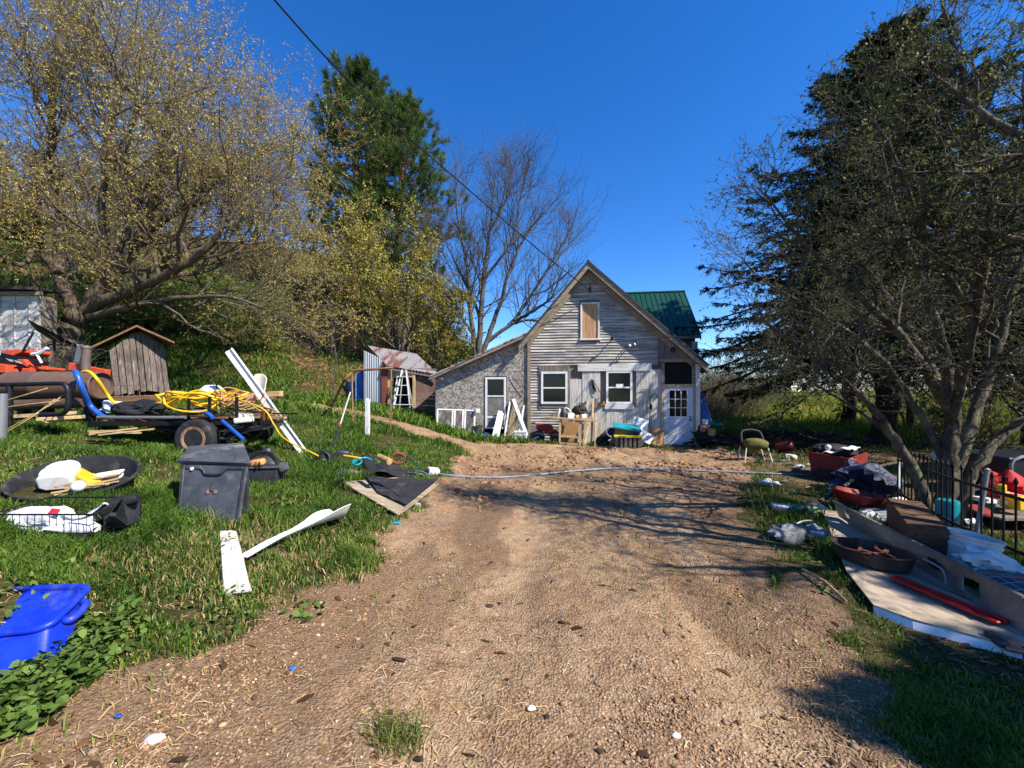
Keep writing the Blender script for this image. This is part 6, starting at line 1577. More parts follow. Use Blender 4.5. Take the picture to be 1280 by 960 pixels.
MB().box((bx1 - .06, (by0 + by1) / 2 + .1, bz + .13), (.14, .2, .2), (0, 0, 8)).build('liner', M['black_plastic'], wbk, bevel=.01)
def shoe(c, yaw, label, mat, sole, tip=(0, 0)):
    r = thing('shoe', label, 'shoe', c, yaw); 
    def prof(u, v):
        t = u; w_ = .045 * (1 - .25 * math.cos(t * 5)) * math.sin(math.pi * min(max(t, .04), .97)) ** .35
        h_ = .055 + .06 * max(0, .5 - t) * 2 * 1.1
        a = math.pi * v; return Vector((t * .28 - .14, w_ * math.cos(a), .02 + h_ * math.sin(a)))
    b = MB().grid(prof, 14, 10, .004); o = b.build('upper', mat, r, world=False, smooth=50)
    b = MB(); b.prism([(-.14 + .28 * t, .05 * s * (1 - .25 * math.cos(t * 5)) * math.sin(math.pi * min(max(t, .04), .97)) ** .35, 0) for s, ts in ((1, range(13)), (-1, range(12, -1, -1))) for t in [k / 12 for k in ts]], (0, 0, .028)); b.build('sole', sole, r, world=False)
    r.rotation_euler = (R(tip[0]), R(tip[1]), yaw); return r
shoe(Vector((bx0 + .45, by0 + .16, bz + .07)), .5, 'white shoe lying on the rags in the wire basket', M['cloth_white'], M['white_plastic'], (70, -15))
shoe(Vector((bx0 + .78, by0 + .15, bz + .09)), 2.2, 'black shoe stuffed in the middle of the wire basket', M['cloth_black'], M['rubber'], (20, 35))
shoe(Vector((bx1 - .2, by0 + .1, bz + .07)), 0.1, 'white shoe with a ridged sole at the right end of the wire basket', M['cloth_white'], M['white_plastic'], (80, 5))
solid('rag', M['cloth_white'], MB().blob((bx0 + .2, by0 + .15, bz + .08), (.5, .24, .2), 11, .5, 20, 12), 'crumpled white rag at the left end of the wire basket', 'rag')
solid('rag', M['cloth_white'], MB().grid(lambda u, v: Vector((bx0 + .28 + .42 * u, by0 + .12 + .13 * v + .02 * math.sin(u * 9), bz + .1 + .13 * u + .03 * math.sin(u * 7 + v * 4) - .05 * v)), 14, 6, .012), 'stiff folded white cloth slanting up in the wire basket', 'rag', smooth=40)
solid('black_glove', M['cloth_black'], MB().tube(spline([(bx0 + .62, by0 + .2, bz + .16), (bx0 + .72, by0 + .24, bz + .22), (bx0 + .84, by0 + .28, bz + .25)], 5), [.05, .055, .06, .06, .055, .05, .05, .045, .045, .04, .03], 10), 'black padded roll lying on top of the wire basket', 'padded roll', smooth=60)
solid('red_tag', M['red'], MB().box((bx0 + .36, by0 + .1, bz + .19), (.05, .05, .02), (40, 20, 30)), 'tiny red tag on the white cloth in the wire basket', 'tag', bevel=.003)

# blue bin lying at the lower left ---------------------------------------------------------
bl_ = thing('blue_bin', 'bright blue plastic recycling tub tilted in weeds at the lower left corner', 'bin', G(40, 860))
Yb = 1.95
cr = [P(112, 735, 2.35), P(58, 787, 2.06), P(-120, 806, 1.98), P(-60, 742, 2.55)]       # rim quad: far right, near right, near left, far left
bot = [G(85, 815), G(48, 868), G(-110, 880), G(-60, 820)]
bot = [Vector((q.x, q.y, q.z - .03)) for q in bot]
cx_ = sum(cr, Vector()) / 4; cb = sum(bot, Vector()) / 4
def shrink(q, c, k): return c + (q - c) * k
def ringr(qs, k=.16, n=5):
    out = []
    for i in range(4):
        p, a, b_ = qs[i], qs[i - 1], qs[(i + 1) % 4]
        q0 = p.lerp(a, k); q1 = p.lerp(b_, k)
        for j in range(n + 1): t = j / n; out.append(q0 * (1 - t) ** 2 + p * 2 * t * (1 - t) + q1 * t * t)
    return out
def loft(rings, cap0=True, cap1=False):
    b = MB(); n = len(rings[0]); vs = [v for r in rings for v in r]; fs = []
    for i in range(len(rings) - 1):
        for k in range(n): l = (k + 1) % n; fs.append((i * n + k, i * n + l, (i + 1) * n + l, (i + 1) * n + k))
    if cap0: fs.append(tuple(range(n - 1, -1, -1)))
    if cap1: fs.append(tuple((len(rings) - 1) * n + k for k in range(n)))
    return b.add(vs, fs)
ins = [shrink(q, cx_, .93) for q in cr]; inb = [shrink(q, cb, .92) + (cx_ - cb) * .06 for q in bot]
up_ = (cr[0] - cr[1]).cross(cr[2] - cr[1]).normalized()
if up_.z < 0: up_ = -up_
loft([ringr(bot, .12), ringr(cr, .12), ringr([q + up_ * .015 for q in cr]), ringr([q + up_ * .015 for q in ins]), ringr([shrink(q, cx_, .92) for q in cr]), ringr(inb)], True, True).build('bin_body', M['blue'], bl_, smooth=50)
b = MB(); rg = ringr([shrink(q, cx_, 1.03) + up_ * .012 for q in cr], .16, 6); b.tube(rg, .018, 8, closed=True); b.build('rim', M['blue'], bl_, smooth=60)
hd = [cr[0].lerp(cr[1], t) for t in (.28, .3, .5, .68, .7)]; outd = ((cr[0] - cr[3]).normalized() * .05)
b = MB().tube(spline([hd[0] - up_ * .02, hd[1] + outd - up_ * .03, hd[2] + outd * 1.2 - up_ * .035, hd[3] + outd - up_ * .03, hd[4] - up_ * .02], 5), .02, 8)
b.build('handle', M['blue'], bl_, smooth=60)

# planks, trim and mats on the ground --------------------------------------------------------
def lay(px0, py0, px1, py1, w_, h_, lift=.02):
    a, c = G(px0, py0), G(px1, py1); a.z += lift; c.z += lift; return MB().beam(a, c, w_, h_)
b = MB(); a, c = G(285, 674), G(297, 749); a.z += .05; c.z += .03; d = (c - a).normalized(); s_ = d.cross(Vector((0, 0, 1))).normalized(); n_p = s_.cross(d)
pf_ = [(-.075, 0), (-.07, .022), (-.006, .026), (0, .018), (.006, .026), (.07, .022), (.078, 0)]
vs_ = []
for t, k in ((0, .8), (.05, .84), (.5, .95), (.93, 1.05), (1.0, 1.1)):
    for (x_, z_) in pf_: vs_.append(a.lerp(c, t) + s_ * x_ * k + n_p * (z_ + .006 * math.sin(t * 9 + x_ * 30)) + d * (.02 * math.sin(x_ * 60) if t in (0, 1.0) else 0))
fs_ = [tuple(range(6, -1, -1)), tuple(range(28, 35))]
for i_ in range(4):
    for k in range(7): fs_.append((i_ * 7 + k, i_ * 7 + (k + 1) % 7, i_ * 7 + 7 + (k + 1) % 7, i_ * 7 + 7 + k))
b.add(vs_, fs_)
solid('plank', wood('white_plank', S(126, 114, 98), S(186, 176, 160), None, 'Y', paint=S(220, 216, 208), pamt=(.36, .5)), b, 'short white painted plank lying on bare earth near the blue bin', 'plank', bevel=.002)
a, c = G(307, 703), G(427, 657); d = c - a; s_ = d.normalized().cross(Vector((0, 0, 1))).normalized()
def gut(u, v):
    w_ = .05 + .12 * sstep(.4, .95, u); tw = .45 - .8 * u
    base = a + d * u + Vector((0, 0, .035 + .04 * math.sin(u * 3.1) + .04 * u)); vv = (v - .5)
    crease = .02 * abs(math.sin(u * 5)) * abs(vv) - (.03 if v < .3 else 0) * (1 - u)
    return base + s_ * (vv * 2 * w_) * math.cos(tw) + Vector((0, 0, 1)) * (w_ * 1.4 * vv * vv * 2 - vv * 2 * w_ * math.sin(tw) * .8 + crease) + d.normalized() * (.05 * math.sin(v * 5) * u)
b = MB().grid(lambda u, v: gut(float(u), float(v)), 20, 8, .006)
solid('gutter_length', M['white_vinyl'], b, 'bent white vinyl gutter length lying across the grass edge', 'gutter', smooth=28)
# flat board with rubber mat on it
q = [G(427, 607), G(497, 602), G(549, 608), G(508, 643), G(497, 648)]
q = [Vector((p.x, p.y, p.z + .05 + .02 * (i % 2))) for i, p in enumerate(q)]
solid('floor_board', wood('dirty_beige_board', S(110, 98, 84), S(160, 144, 122), S(178, 164, 142), 'X', grain=.4), MB().prism(q, (0, 0, -.03)), 'flat dirty beige board lying at the lawn edge under a black mat', 'board', bevel=.006)
m4 = [G(458, 604.5), G(548, 608), G(507, 640), G(472, 624)]
def mat_f(u, v):
    p = m4[0].lerp(m4[1], u).lerp(m4[3].lerp(m4[2], u), v); p.z += .085 + .012 * math.sin(u * 14 + v * 3) * (1 - .5 * v) + .03 * u * (1 - v); return p
solid('rubber_mat', M['rubber'], MB().grid(mat_f, 18, 12, .012), 'wrinkled black rubber mat spread on the flat beige board', 'mat', smooth=40)
c = G(521, 634); solid('stone', M['concrete'], MB().blob(c + Vector((0, 0, .02)), (.12, .09, .08), 3, .3), 'pale broken stone at the corner of the black mat', 'stone', smooth=60)
solid('teal_scrap', M['teal'], MB().blob(G(495, 655) + Vector((0, 0, .012)), (.11, .07, .04), 8, .5, 16, 9), 'small crumpled teal scrap on the lawn edge', 'scrap')
# second bent mat behind
m4b = [G(448, 600), G(514, 604), G(520, 591), G(462, 584)]
def mat_g(u, v):
    p = m4b[0].lerp(m4b[1], u).lerp(m4b[3].lerp(m4b[2], u), v); p.z += .05 + .13 * math.exp(-((u - .45) / .25) ** 2) * (1 - .3 * v) + .015 * math.sin(9 * u + 5 * v); return p
solid('rubber_mat', M['rubber'], MB().grid(mat_g, 18, 10, .014), 'humped black mat behind the flat board', 'mat', smooth=40)
solid('stick_of_wood', M['tan_x'], lay(488, 594, 504, 601, .07, .05, .03), 'short pale wood block under the humped black mat', 'wood block', bevel=.006)
solid('shovel_blade', M['grey_plastic'], MB().grid(lambda u, v: G(414, 601).lerp(G(442, 600), u) + Vector((0, .22 * v, .05 + .04 * math.sin(math.pi * u) + .03 * v)), 8, 6, .01), 'grey plastic scoop lying left of the humped black mat', 'scoop', smooth=40)
# backpack bag and little things
c = G(404, 582); bg_ = thing('backpack', 'small black backpack slumped by the pole tool', 'bag', c)
MB().blob(c + Vector((0, .08, .09)), (.3, .24, .27), 6, .25, 20, 14).build('bag_body', M['cloth_black'], bg_, smooth=60)
MB().tube(spline([c + Vector((-.12, -.02, .0)), c + Vector((-.13, -.02, .16)), c + Vector((-.02, 0, .24)), c + Vector((.1, -.02, .16)), c + Vector((.11, -.03, .02))], 6), .016, 7).build('strap', M['black_plastic'], bg_, smooth=60)
MB().box(c + Vector((.02, -.045, .1)), (.04, .02, .025)).build('buckle', M['white_plastic'], bg_, bevel=.004)
c = G(425, 576); solid('camera_case', M['black_plastic'], MB().box(c + Vector((0, .1, .08)), (.22, .18, .18), (0, 12, 20)), 'boxy black case right of the small backpack', 'case', bevel=.03, seg=2, smooth=40)
solid('tool_shaft', M['yellow'], MB().tube([P(430, 569.5, 5.5), P(452, 573, 5.45)], .014, 8), 'straight yellow tool handle sticking out of the boxy black case', 'tool handle', smooth=50)
solid('teal_rope', M['teal'], MB().tube(spline([P(440, 577, 5.3), P(446, 574, 5.4), P(452, 577, 5.3), P(447, 581, 5.2), P(441, 579, 5.25), P(455, 572, 5.5), P(465, 575, 5.5)], 4), .012, 6), 'loop of teal rope left of the humped black mat', 'rope', smooth=60)
c = G(455, 590); solid('black_bag', M['cloth_black'], MB().blob(c + Vector((.03, .1, .08)), (.34, .3, .3), 14, .4, 20, 12), 'black rubbish bag heaped at the left of the humped mat', 'bag', smooth=50)
lg = MB().tube([P(474, 571, 5.6), P(487, 577, 5.4)], .045, 10); solid('log', barkmat('pale_log', S(120, 96, 66), S(196, 164, 110)), lg, 'short pale log with yellow bark on the black mats', 'log', smooth=50)
c = P(498, 573, 5.5); solid('rusty_bracket', metalsheet('rusty_bracket_metal', S(150, 100, 76), S(130, 80, 58), (.3, .5), .7, .2), MB().tube([c + Vector((.1 * math.cos(a), 0, .07 * math.sin(a))) for a in [k * .52 for k in range(12)]], .022, 8, closed=True).tube([c + Vector((-.08, .02, -.05)), c + Vector((.09, .0, .07))], .02, 8), 'rusty brown ring bracket behind the humped mat', 'bracket', smooth=50)
solid('garden_stake', M['green_plastic'], MB().tube([P(502, 564, 5.6), P(529, 588, 5.2)], .009, 6), 'thin green garden stake slanting over the black mats', 'stake')
c = G(541, 593); solid('white_carton', M['white_paint'], MB().box(c + Vector((0, .08, .05)), (.2, .17, .09), (8, 10, 24)), 'small white carton at the end of the pale blue hose', 'carton', bevel=.004)
b = MB()
for k in range(6): b.beam(G(510 + 3 * k, 594 + k % 3) + Vector((0, 0, .05 + .012 * k)), G(536 + k, 596 + k % 2) + Vector((0, 0, .03)), .05, .012)
solid('tool_pieces', M['steel'], b, 'bundle of flat grey tool pieces between the humped mat and white carton', 'scrap metal')
# pale blue hose right across the drive
pts = [G(548, 594), G(575, 597), G(610, 598), G(640, 597.5), G(680, 594), G(720, 590), G(770, 587), G(830, 588), G(880, 590), G(930, 592), G(975, 594), G(1012, 595)]
solid('water_hose', M['pale_blue'], MB().tube(spline([p + Vector((0, 0, .02)) for p in pts], 6), .021, 8), 'pale blue hose lying right across the dirt drive', 'hose', smooth=60)
# little litter on the near ground
for (px, py, s, m, lab, nm, ct) in ((663, 888, .03, 'white_plastic', 'tiny white scrap on the near right of the drive', 'litter_scrap', 'scrap'), (194, 932, .05, 'cream', 'pale flat stone at the bottom left of the drive', 'stone', 'stone'), (147, 897, .022, 'blue_strap', 'tiny blue scrap on the earth by the bottom left weeds', 'litter_scrap', 'scrap'), (365, 838, .03, 'blue_tarp', 'tiny pale blue scrap in the left part of the drive', 'litter_scrap', 'scrap'), (612, 760, .04, 'litter', 'curled dark leaf on the middle of the drive', 'dead_leaf', 'leaf'), (267, 684, .035, 'white_plastic', 'tiny white scrap in the grass above the white plank', 'litter_scrap', 'scrap'), (846, 925, .03, 'cream', 'small pale pebble right of the grass tuft on the drive', 'stone', 'stone')):
    p = G(px, py); mm = M[m] if m != 'litter' else barkmat('dead_leaf', S(60, 46, 40), S(90, 70, 60)); solid(nm, mm, MB().blob(p + Vector((0, 0, s * .2)), (s * 1.5, s, s * .55), int(px), .4), lab, ct, smooth=60)
b = lay(160, 775, 166, 800, .018, .012, .015); solid('stick', M['tan_x'], b, 'short pale stick lying in the weeds right of the blue bin', 'stick')
# ------------------------------------------------------------------ tin shed and the things in front of the house
ry_ = random.Random(8)
Ys = 16.2
sc0, sc1 = P(455, 500, Ys), P(484, 500, Ys)
gz_ = thz(-4.6, Ys)
ts = thing('tin_shed', 'small lean-to shed of grey corrugated iron and faded red boards left of the house', 'shed', (P(500, 500, Ys).x, Ys, gz_))
def corr(p0, p1, zt0, zt1, zb_, pitch=.09, amp=.02):
    L = (p1 - p0).length; n = max(4, int(L / pitch * 4)); b = MB()
    d = (p1 - p0).normalized(); nn = Vector((-d.y, d.x, 0))
    return b.grid(lambda u, v: Vector(((p0 + (p1 - p0) * u).x, (p0 + (p1 - p0) * u).y, zb_ + ((zt0 + (zt1 - zt0) * u) - zb_) * v)) + nn * (amp * math.sin(u * L / pitch * 2 * math.pi)), n, 1, .004)
a, c = P(455, 500, Ys), P(476, 500, Ys)
corr(Vector((a.x, Ys, 0)), Vector((c.x, Ys, 0)), P(455, 438, Ys).z, P(476, 448, Ys).z, gz_ - .2).build('iron_sheet', M['corr'], ts, smooth=30)
a, c = P(474, 500, Ys + .1), P(485, 500, Ys + .1)
corr(Vector((a.x, Ys + .05, 0)), Vector((c.x, Ys + .05, 0)), P(474, 448, Ys).z, P(485, 455, Ys).z, gz_ - .2).build('iron_sheet', M['corr'], ts, smooth=30)
a, c = P(477, 502, Ys - .06), P(484, 502, Ys - .06)
MB().bx(a.x, c.x, Ys - .08, Ys - .02, gz_ - .1, P(477, 455, Ys).z).build('rust_red_board', M['red_v'], ts)
a, c = P(485, 500, Ys), P(545, 500, Ys + .5)
zt0, zt1 = P(485, 462, Ys).z, P(545, 468, Ys + .5).z; b = MB(); z = gz_ - .2
while z < zt0 - .02:
    b.beam((P(517, 0, Ys).x, Ys + .16, z + .06), (c.x, Ys + .5, z + .06 + ry_.uniform(-.01, .01)), .03, .13); z += .14
b.build('board_wall', M['red_siding'], ts)
b = MB()
for px in (486, 517): q = P(px, 0, Ys); b.bx(q.x - .05, q.x + .05, Ys + .02, Ys + .12, gz_ - .2, zt0)
q0, q1 = P(484, 0, Ys), P(517, 0, Ys); b.bx(q0.x, q1.x, Ys + .03, Ys + .1, zt0 - .3, zt0 - .004); b.build('door_frame', M['tan_z'], ts)
MB().bx(q0.x + .1, q1.x - .06, Ys + .5, Ys + .54, gz_ - .1, zt0 - .3).build('interior_shade_board', M['screen_and_shade'], ts)  # black sheet painted as the shade inside the shed
b = MB(); b.bx(q0.x, q1.x, Ys + .11, Ys + .15, zt0 - .3, zt0); b.build('red_header', M['red_siding'], ts)
MB().bx(a.x - 1.0, a.x - .95, Ys + .1, Ys + 3, gz_ - .2, zt0 + .3).build('back_wall', M['grey_v'], ts)
rf = [P(452, 431, Ys - .15), P(487, 458, Ys - .35), P(552, 467, Ys + .25), P(500, 440, Ys + 2.6)]
rf[3] = P(513, 441, Ys + 1.8); rf[0] = P(458, 431, Ys + 1.2); r0 = P(461, 434, Ys + .9)
c00, c10, c11, c01 = P(484, 457, Ys - .3), P(548, 468, Ys + .15), P(520, 442, Ys + 2.2), P(460, 432, Ys + 1.3)
def rfn(u, v):
    p = c00.lerp(c10, u).lerp(c01.lerp(c11, u), v); p.z += .018 * math.sin(u * 26 * 2 * math.pi / 1.6); return p
MB().grid(lambda u, v: rfn(u, v), 90, 3, .006).build('roof', metalsheet('patchy_roof_iron', S(172, 168, 168), S(126, 82, 68), (.49, .56), .6, .35, (2.2, .25, .25), 1.5), ts, smooth=30)
b = MB(); b.beam(c00 + Vector((0, .02, -.05)), c01 + Vector((0, .02, -.05)), .05, .12); b.build('barge_board', M['grey_v'], ts)
b = MB(); b.beam(c00 + Vector((0, .1, -.1)), c10 + Vector((0, .1, -.1)), .08, .1); b.build('eave_beam', M['grey_v'], ts)
solid('blue_tarp', M['blue_tarp'], MB().grid(lambda u, v: P(444, 497, Ys + .2).lerp(P(456, 497, Ys + .2), u) + Vector((0, .05 * math.sin(u * 9), -.1 + (1.05 + .2 * u) * v)), 10, 6, .02), 'blue sheet standing against the left end of the tin shed', 'tarp', smooth=40)
solid('blue_drum', M['navy_plastic'], MB().lathe([(0, 0), (.26, 0), (.29, .03), (.29, .26), (.3, .28), (.29, .3), (.29, .56), (.3, .58), (.29, .6), (.28, .84), (.24, .87), (0, .87)], Vector((P(441, 497, Ys + .6).x, Ys + .6, thz(P(441, 497, Ys + .6).x, Ys + .6))), None, 22), 'dark blue drum left of the tin shed', 'drum', smooth=40)
# step ladder before the tin shed
lp = P(502, 505, Ys - .6); lz = thz(lp.x, lp.y); lt_ = P(504, 462, Ys - .5)
ld = thing('step_ladder', 'whitish wooden step ladder standing before the tin shed door', 'ladder', (lp.x, lp.y, lz))
for s_ in (-1, 1): MB().beam((lp.x + s_ * .36 - (.0), lp.y, lz - .03), (lt_.x + s_ * .08, lp.y + .22, lt_.z), .05, .03, (0, 1, 0)).build('leg', M['trim_v'], ld)
for s_ in (-1, 1): MB().beam((lp.x + s_ * .3, lp.y + .7, lz - .03), (lt_.x + s_ * .07, lp.y + .3, lt_.z - .02), .04, .025, (0, 1, 0)).build('leg', M['trim_v'], ld)
for t in (.2, .42, .64, .84): MB().beam((lp.x - .34 * (1 - t) - .07, lp.y + .2 * t, lz + (lt_.z - lz) * t), (lp.x + .36 * (1 - t) + .07, lp.y + .2 * t, lz + (lt_.z - lz) * t), .1, .025).build('step', M['trim'], ld)
b = MB(); q = P(490, 508, Ys - .5); b.beam((q.x, q.y, thz(q.x, q.y)), P(497, 470, Ys - .1), .06, .02); solid('loose_board', M['trim_v'], b, 'narrow pale board leaning by the step ladder', 'board')

# items along the house wall: (u, v, z) frame of the house
def gz(u, v): q = HW(u, v, 0); return thz(q.x, q.y)
def HP(px, v, z=None):
    u = W(px, 500, v)[0]; return u, v, (gz(u, v) if z is None else z)
def hz(py, px, v): return W(px, py, v)[1]
def at(px, py, v): u, z = W(px, py, v); return HW(u, v, z)
def ground_at(px, v, lift=0.0): u, v, z = HP(px, v); return HW(u, v, z + lift)
def leanbeam(px0, v0, px1, py1, v1, w_, h_, mat, label, cat, name):
    a = ground_at(px0, v0); c = at(px1, py1, v1); return solid(name, mat, MB().beam(a, c, w_, h_, (0, -1, .3)), label, cat, bevel=.003)
# three old window frames leaning on the OSB wall
for i, (x0, x1, y1, lab, mt_) in enumerate(((545.5, 566, 511, 'leftmost of the old white storm sashes leaning on the lean-to, dusty dark glass', 'screen'), (567, 579, 511.5, 'middle old storm sash leaning on the lean-to, brownish glass', 'screen'), (580, 593.5, 512, 'old storm sash nearest the screen door, cracked see-through panes', 'glass'))):
    a, c = ground_at(x0, -.42 - .02 * i), ground_at(x1, -.42 - .02 * i); a.z = c.z = min(a.z, c.z) - .02; d_ = at(x0 + 1, y1, -.12 - .02 * i); e_ = at(x1 + 1, y1 + .6, -.12 - .02 * i)
    sash = thing('storm_window', lab, 'window sash', a.lerp(c, .5), 0, 'old storm windows leaning on the lean-to')
    def sp(u, v): return a.lerp(c, u).lerp(d_.lerp(e_, u), v)
    W_ = (c - a).length; t = .05 / W_; tv = .05 / (d_ - a).length; nn = (c - a).cross(d_ - a).normalized() * .03
    b = MB(); b.prism([sp(0, 0), sp(t, 0), sp(t, 1), sp(0, 1)], nn); b.prism([sp(1 - t, 0), sp(1, 0), sp(1, 1), sp(1 - t, 1)], nn); b.prism([sp(t, 0), sp(1 - t, 0), sp(1 - t, tv), sp(t, tv)], nn * .95); b.prism([sp(t, 1 - tv), sp(1 - t, 1 - tv), sp(1 - t, 1), sp(t, 1)], nn * .95)
    b.build('sash_frame', M['white_paint'], sash)
    MB().prism([sp(t, tv), sp(1 - t, tv), sp(1 - t, 1 - tv), sp(t, 1 - tv)], nn * .3).build('pane', plain('dusty_glass_%d' % i, S(104, 96, 84) if i != 1 else S(128, 104, 86), S(70, 66, 60), .4, 4, 0, .2, .5, S(170, 164, 152), 4, (.5, .7)), sash)
solid('black_bucket', M['black_plastic'], MB().lathe([(0, 0), (.14, 0), (.17, .34), (.18, .34), (.18, .36), (.16, .36), (.13, .02), (0, .02)], ground_at(597, -.3), None, 18), 'black bucket between the storm sashes and the screen door', 'bucket', smooth=40)
solid('tin_can', M['cream'], MB().box(at(597, 513.5, -.25), (.16, .14, .14), (0, 0, 10)), 'dented cream tin on the black bucket by the storm sashes', 'tin', bevel=.01)
solid('blue_bag', M['blue_strap'], MB().blob(ground_at(607, -.6, .06), (.36, .28, .22), 4, .4, 16, 10), 'crumpled blue bag in the grass before the screen door', 'bag')
solid('paper_scrap', M['cream'], MB().blob(ground_at(583, -.75, .02), (.18, .12, .06), 4, .4), 'pale paper scrap in the grass before the storm sashes', 'scrap')
leanbeam(617, -.75, 625.5, 514, -.05, .16, .04, M['white_paint'], 'wide white board leaning against the screen door', 'board', 'board')
leanbeam(621, -.78, 628, 516.5, -.1, .1, .03, M['white_vinyl'], 'narrower white board leaning beside the wide one at the screen door', 'board', 'board')
leanbeam(630, -.5, 637.5, 502, .02, .06, .03, M['trim_v'], 'thin pale pole leaning on the wall right of the screen door', 'pole', 'pole')
leanbeam(632, -.45, 634, 506, .0, .03, .03, M['iron'], 'thin dark rod leaning on the wall right of the screen door', 'rod', 'rod')
a = ground_at(658.5, -.5, .22); c = at(641.5, 499, .0); solid('board', M['white_paint'], MB().beam(a, c, .11, .03, (0, -1, .3)), 'white board crossing diagonally above the white cooler', 'board', bevel=.003)
a = ground_at(649, -.45, .2); c = at(655, 507, .0); solid('board', M['trim_v'], MB().beam(a, c, .06, .03, (0, -1, .3)), 'thin board crossing behind the diagonal white one at the cooler', 'board', bevel=.003)
cb_ = ground_at(651, -.62); ck = thing('cooler', 'white plastic cooler box by the corner of the lean-to', 'cooler', cb_, -TH)
MB().box((0, 0, .15), (.42, .3, .32)).build('body', M['white_plastic'], ck, world=False, bevel=.02, seg=2); MB().box((0, 0, .335), (.44, .32, .06)).build('lid', M['white_plastic'], ck, world=False, bevel=.012, seg=2)
solid('crumpled_paper', M['cloth_white'], MB().blob(ground_at(637, -.6, .08), (.2, .2, .2), 8, .5), 'crumpled white plastic left of the cooler', 'rubbish')
b = MB()
for k in range(7): b.tube(spline([ground_at(634 + k, -.35, 0), at(638 + 1.5 * k, 525 - ry_.uniform(0, 8), -.2), at(640 + 2 * k, 516 - ry_.uniform(0, 8), -.15)], 4), .008, 5)
solid('dry_stalks', M['rope'], b, 'dry stalks standing against the wall behind the cooler', 'dry weeds')
# red machine left of the bench
rm_ = ground_at(684, -.7); gm_ = thing('garden_tiller', 'old red garden machine with black tyres parked under the workbench', 'garden machine', rm_, -TH)
b = MB(); b.blob((-.1, .1, .48), (.62, .4, .26), 3, .25, 16, 10); b.box((.12, .08, .36), (.4, .34, .18), (0, 8, 0)); b.build('engine_hood', M['dark_red'], gm_, world=False, smooth=45)
for x in (-.28, .3): MB().lathe([(0, -.08), (.1, -.08), (.17, -.07), (.21, -.04), (.21, .04), (.17, .07), (.1, .08), (0, .08)], (x, -.06, .2), (90, 0, 0), 20).build('wheel', M['rubber'], gm_, world=False, smooth=40)
b = MB(); b.tube(spline([(-.3, .15, .5), (-.42, .1, .62), (-.5, -.05, .66)], 4), .02, 7); b.box((-.46, -.05, .66), (.14, .08, .05)); b.build('handlebar', M['dark_red'], gm_, world=False)
MB().box((-.5, -.1, .12), (.5, .3, .05), (0, -24, 0)).build('deflector', M['grey_plastic'], gm_, world=False)
# work bench of raw lumber
ux0, vb0, _ = HP(681, -1.15); ux1 = W(746, 500, -1.15)[0]; tz = hz(523, 700, -1.15)
wbn = thing('workbench', 'rickety bare lumber workbench standing before the siding between the windows', 'workbench', HW((ux0 + ux1) / 2, vb0, gz(ux0, vb0)), -TH)
def HB(mb, *a):  # beam between house-frame points
    return mb.beam(HW(*a[0]), HW(*a[1]), a[2], a[3])
b = MB(); HB(b, (ux0, -1.15, tz + .04), (ux1, -1.15, tz - .07), .12, .05); HB(b, (ux0 + .1, -.95, tz + .03), (ux1 - .1, -.95, tz - .07), .2, .04); HB(b, (ux0 + .2, -.72, tz + .03), (ux1 - .2, -.72, tz - .06), .2, .04); b.build('bench_top', M['tan_x'], wbn, bevel=.004)
for (px, v) in ((699.5, -1.12), (725, -1.12), (701, -.75), (728, -.75)):
    u = W(px, 500, v)[0]; zz = gz(u, v); HB(MB(), (u, v, zz - .05), (u + .02, v, tz - .06), .08, .06).build('leg', M['tan_z'], wbn, bevel=.003)
u0_, u1_ = W(699.5, 500, -1.12)[0], W(725, 500, -1.12)[0]
for (py, w_) in ((546, .07), (555, .06)): HB(MB(), (u0_ + .04, -1.12, hz(py - 1, 700, -1.12)), (u1_ - .04, -1.12, hz(py + .6, 725, -1.12)), .05, w_).build('stretcher', M['tan_x'], wbn)
leanbeam(730, -1.0, 736, 529, -.75, .07, .05, M['tan_z'], 'stubby raw stud leaning on the right end of the workbench', 'lumber', 'stud')
leanbeam(739, -.8, 741.5, 498, -.3, .06, .05, M['tan_z'], 'tall raw stud standing behind the right end of the workbench', 'lumber', 'stud')
leanbeam(744, -.9, 745, 520, -.6, .06, .05, M['tan_z'], 'rightmost raw stud beside the workbench', 'lumber', 'stud')
leanbeam(733, -.5, 734, 500, -.05, .05, .05, M['tan_z'], 'thin raw stud leaning on the planks behind the bench', 'lumber', 'stud')
b = MB(); b.beam(at(741, 508, -.3), at(756, 503.5, -.06), .05, .12); solid('brown_offcut', M['brown_x'], b, 'dark brown offcut jammed between the studs and the window sill', 'offcut')
solid('tan_board', M['cardboard'], MB().box(at(712, 540, -.35), (.6, .04, .7), (0, 4, -8)), 'sheet of tan board leaning on the siding under the bench', 'board', bevel=.004)
ch = at(701, 517, -.95); jg = thing('sprayer', 'black and white jug with a curved spout on the workbench', 'jug', ch - Vector((0, 0, .18)))
MB().lathe([(0, -.14), (.1, -.14), (.12, -.1), (.12, .06), (.06, .14), (.03, .18), (0, .18)], ch + Vector((.1, 0, 0)), None, 16).build('jug_body', M['black_plastic'], jg, smooth=45)
MB().tube(spline([ch + Vector((.1, 0, .16)), ch + Vector((.2, 0, .18)), ch + Vector((.3, 0, .08)), ch + Vector((.31, 0, -.1))], 5), .02, 7).build('spout', M['white_plastic'], jg, smooth=50)
MB().box(ch + Vector((-.05, .0, .0)), (.06, .08, .32), (0, 4, 0)).build('backplate', M['white_paint'], jg, bevel=.005)
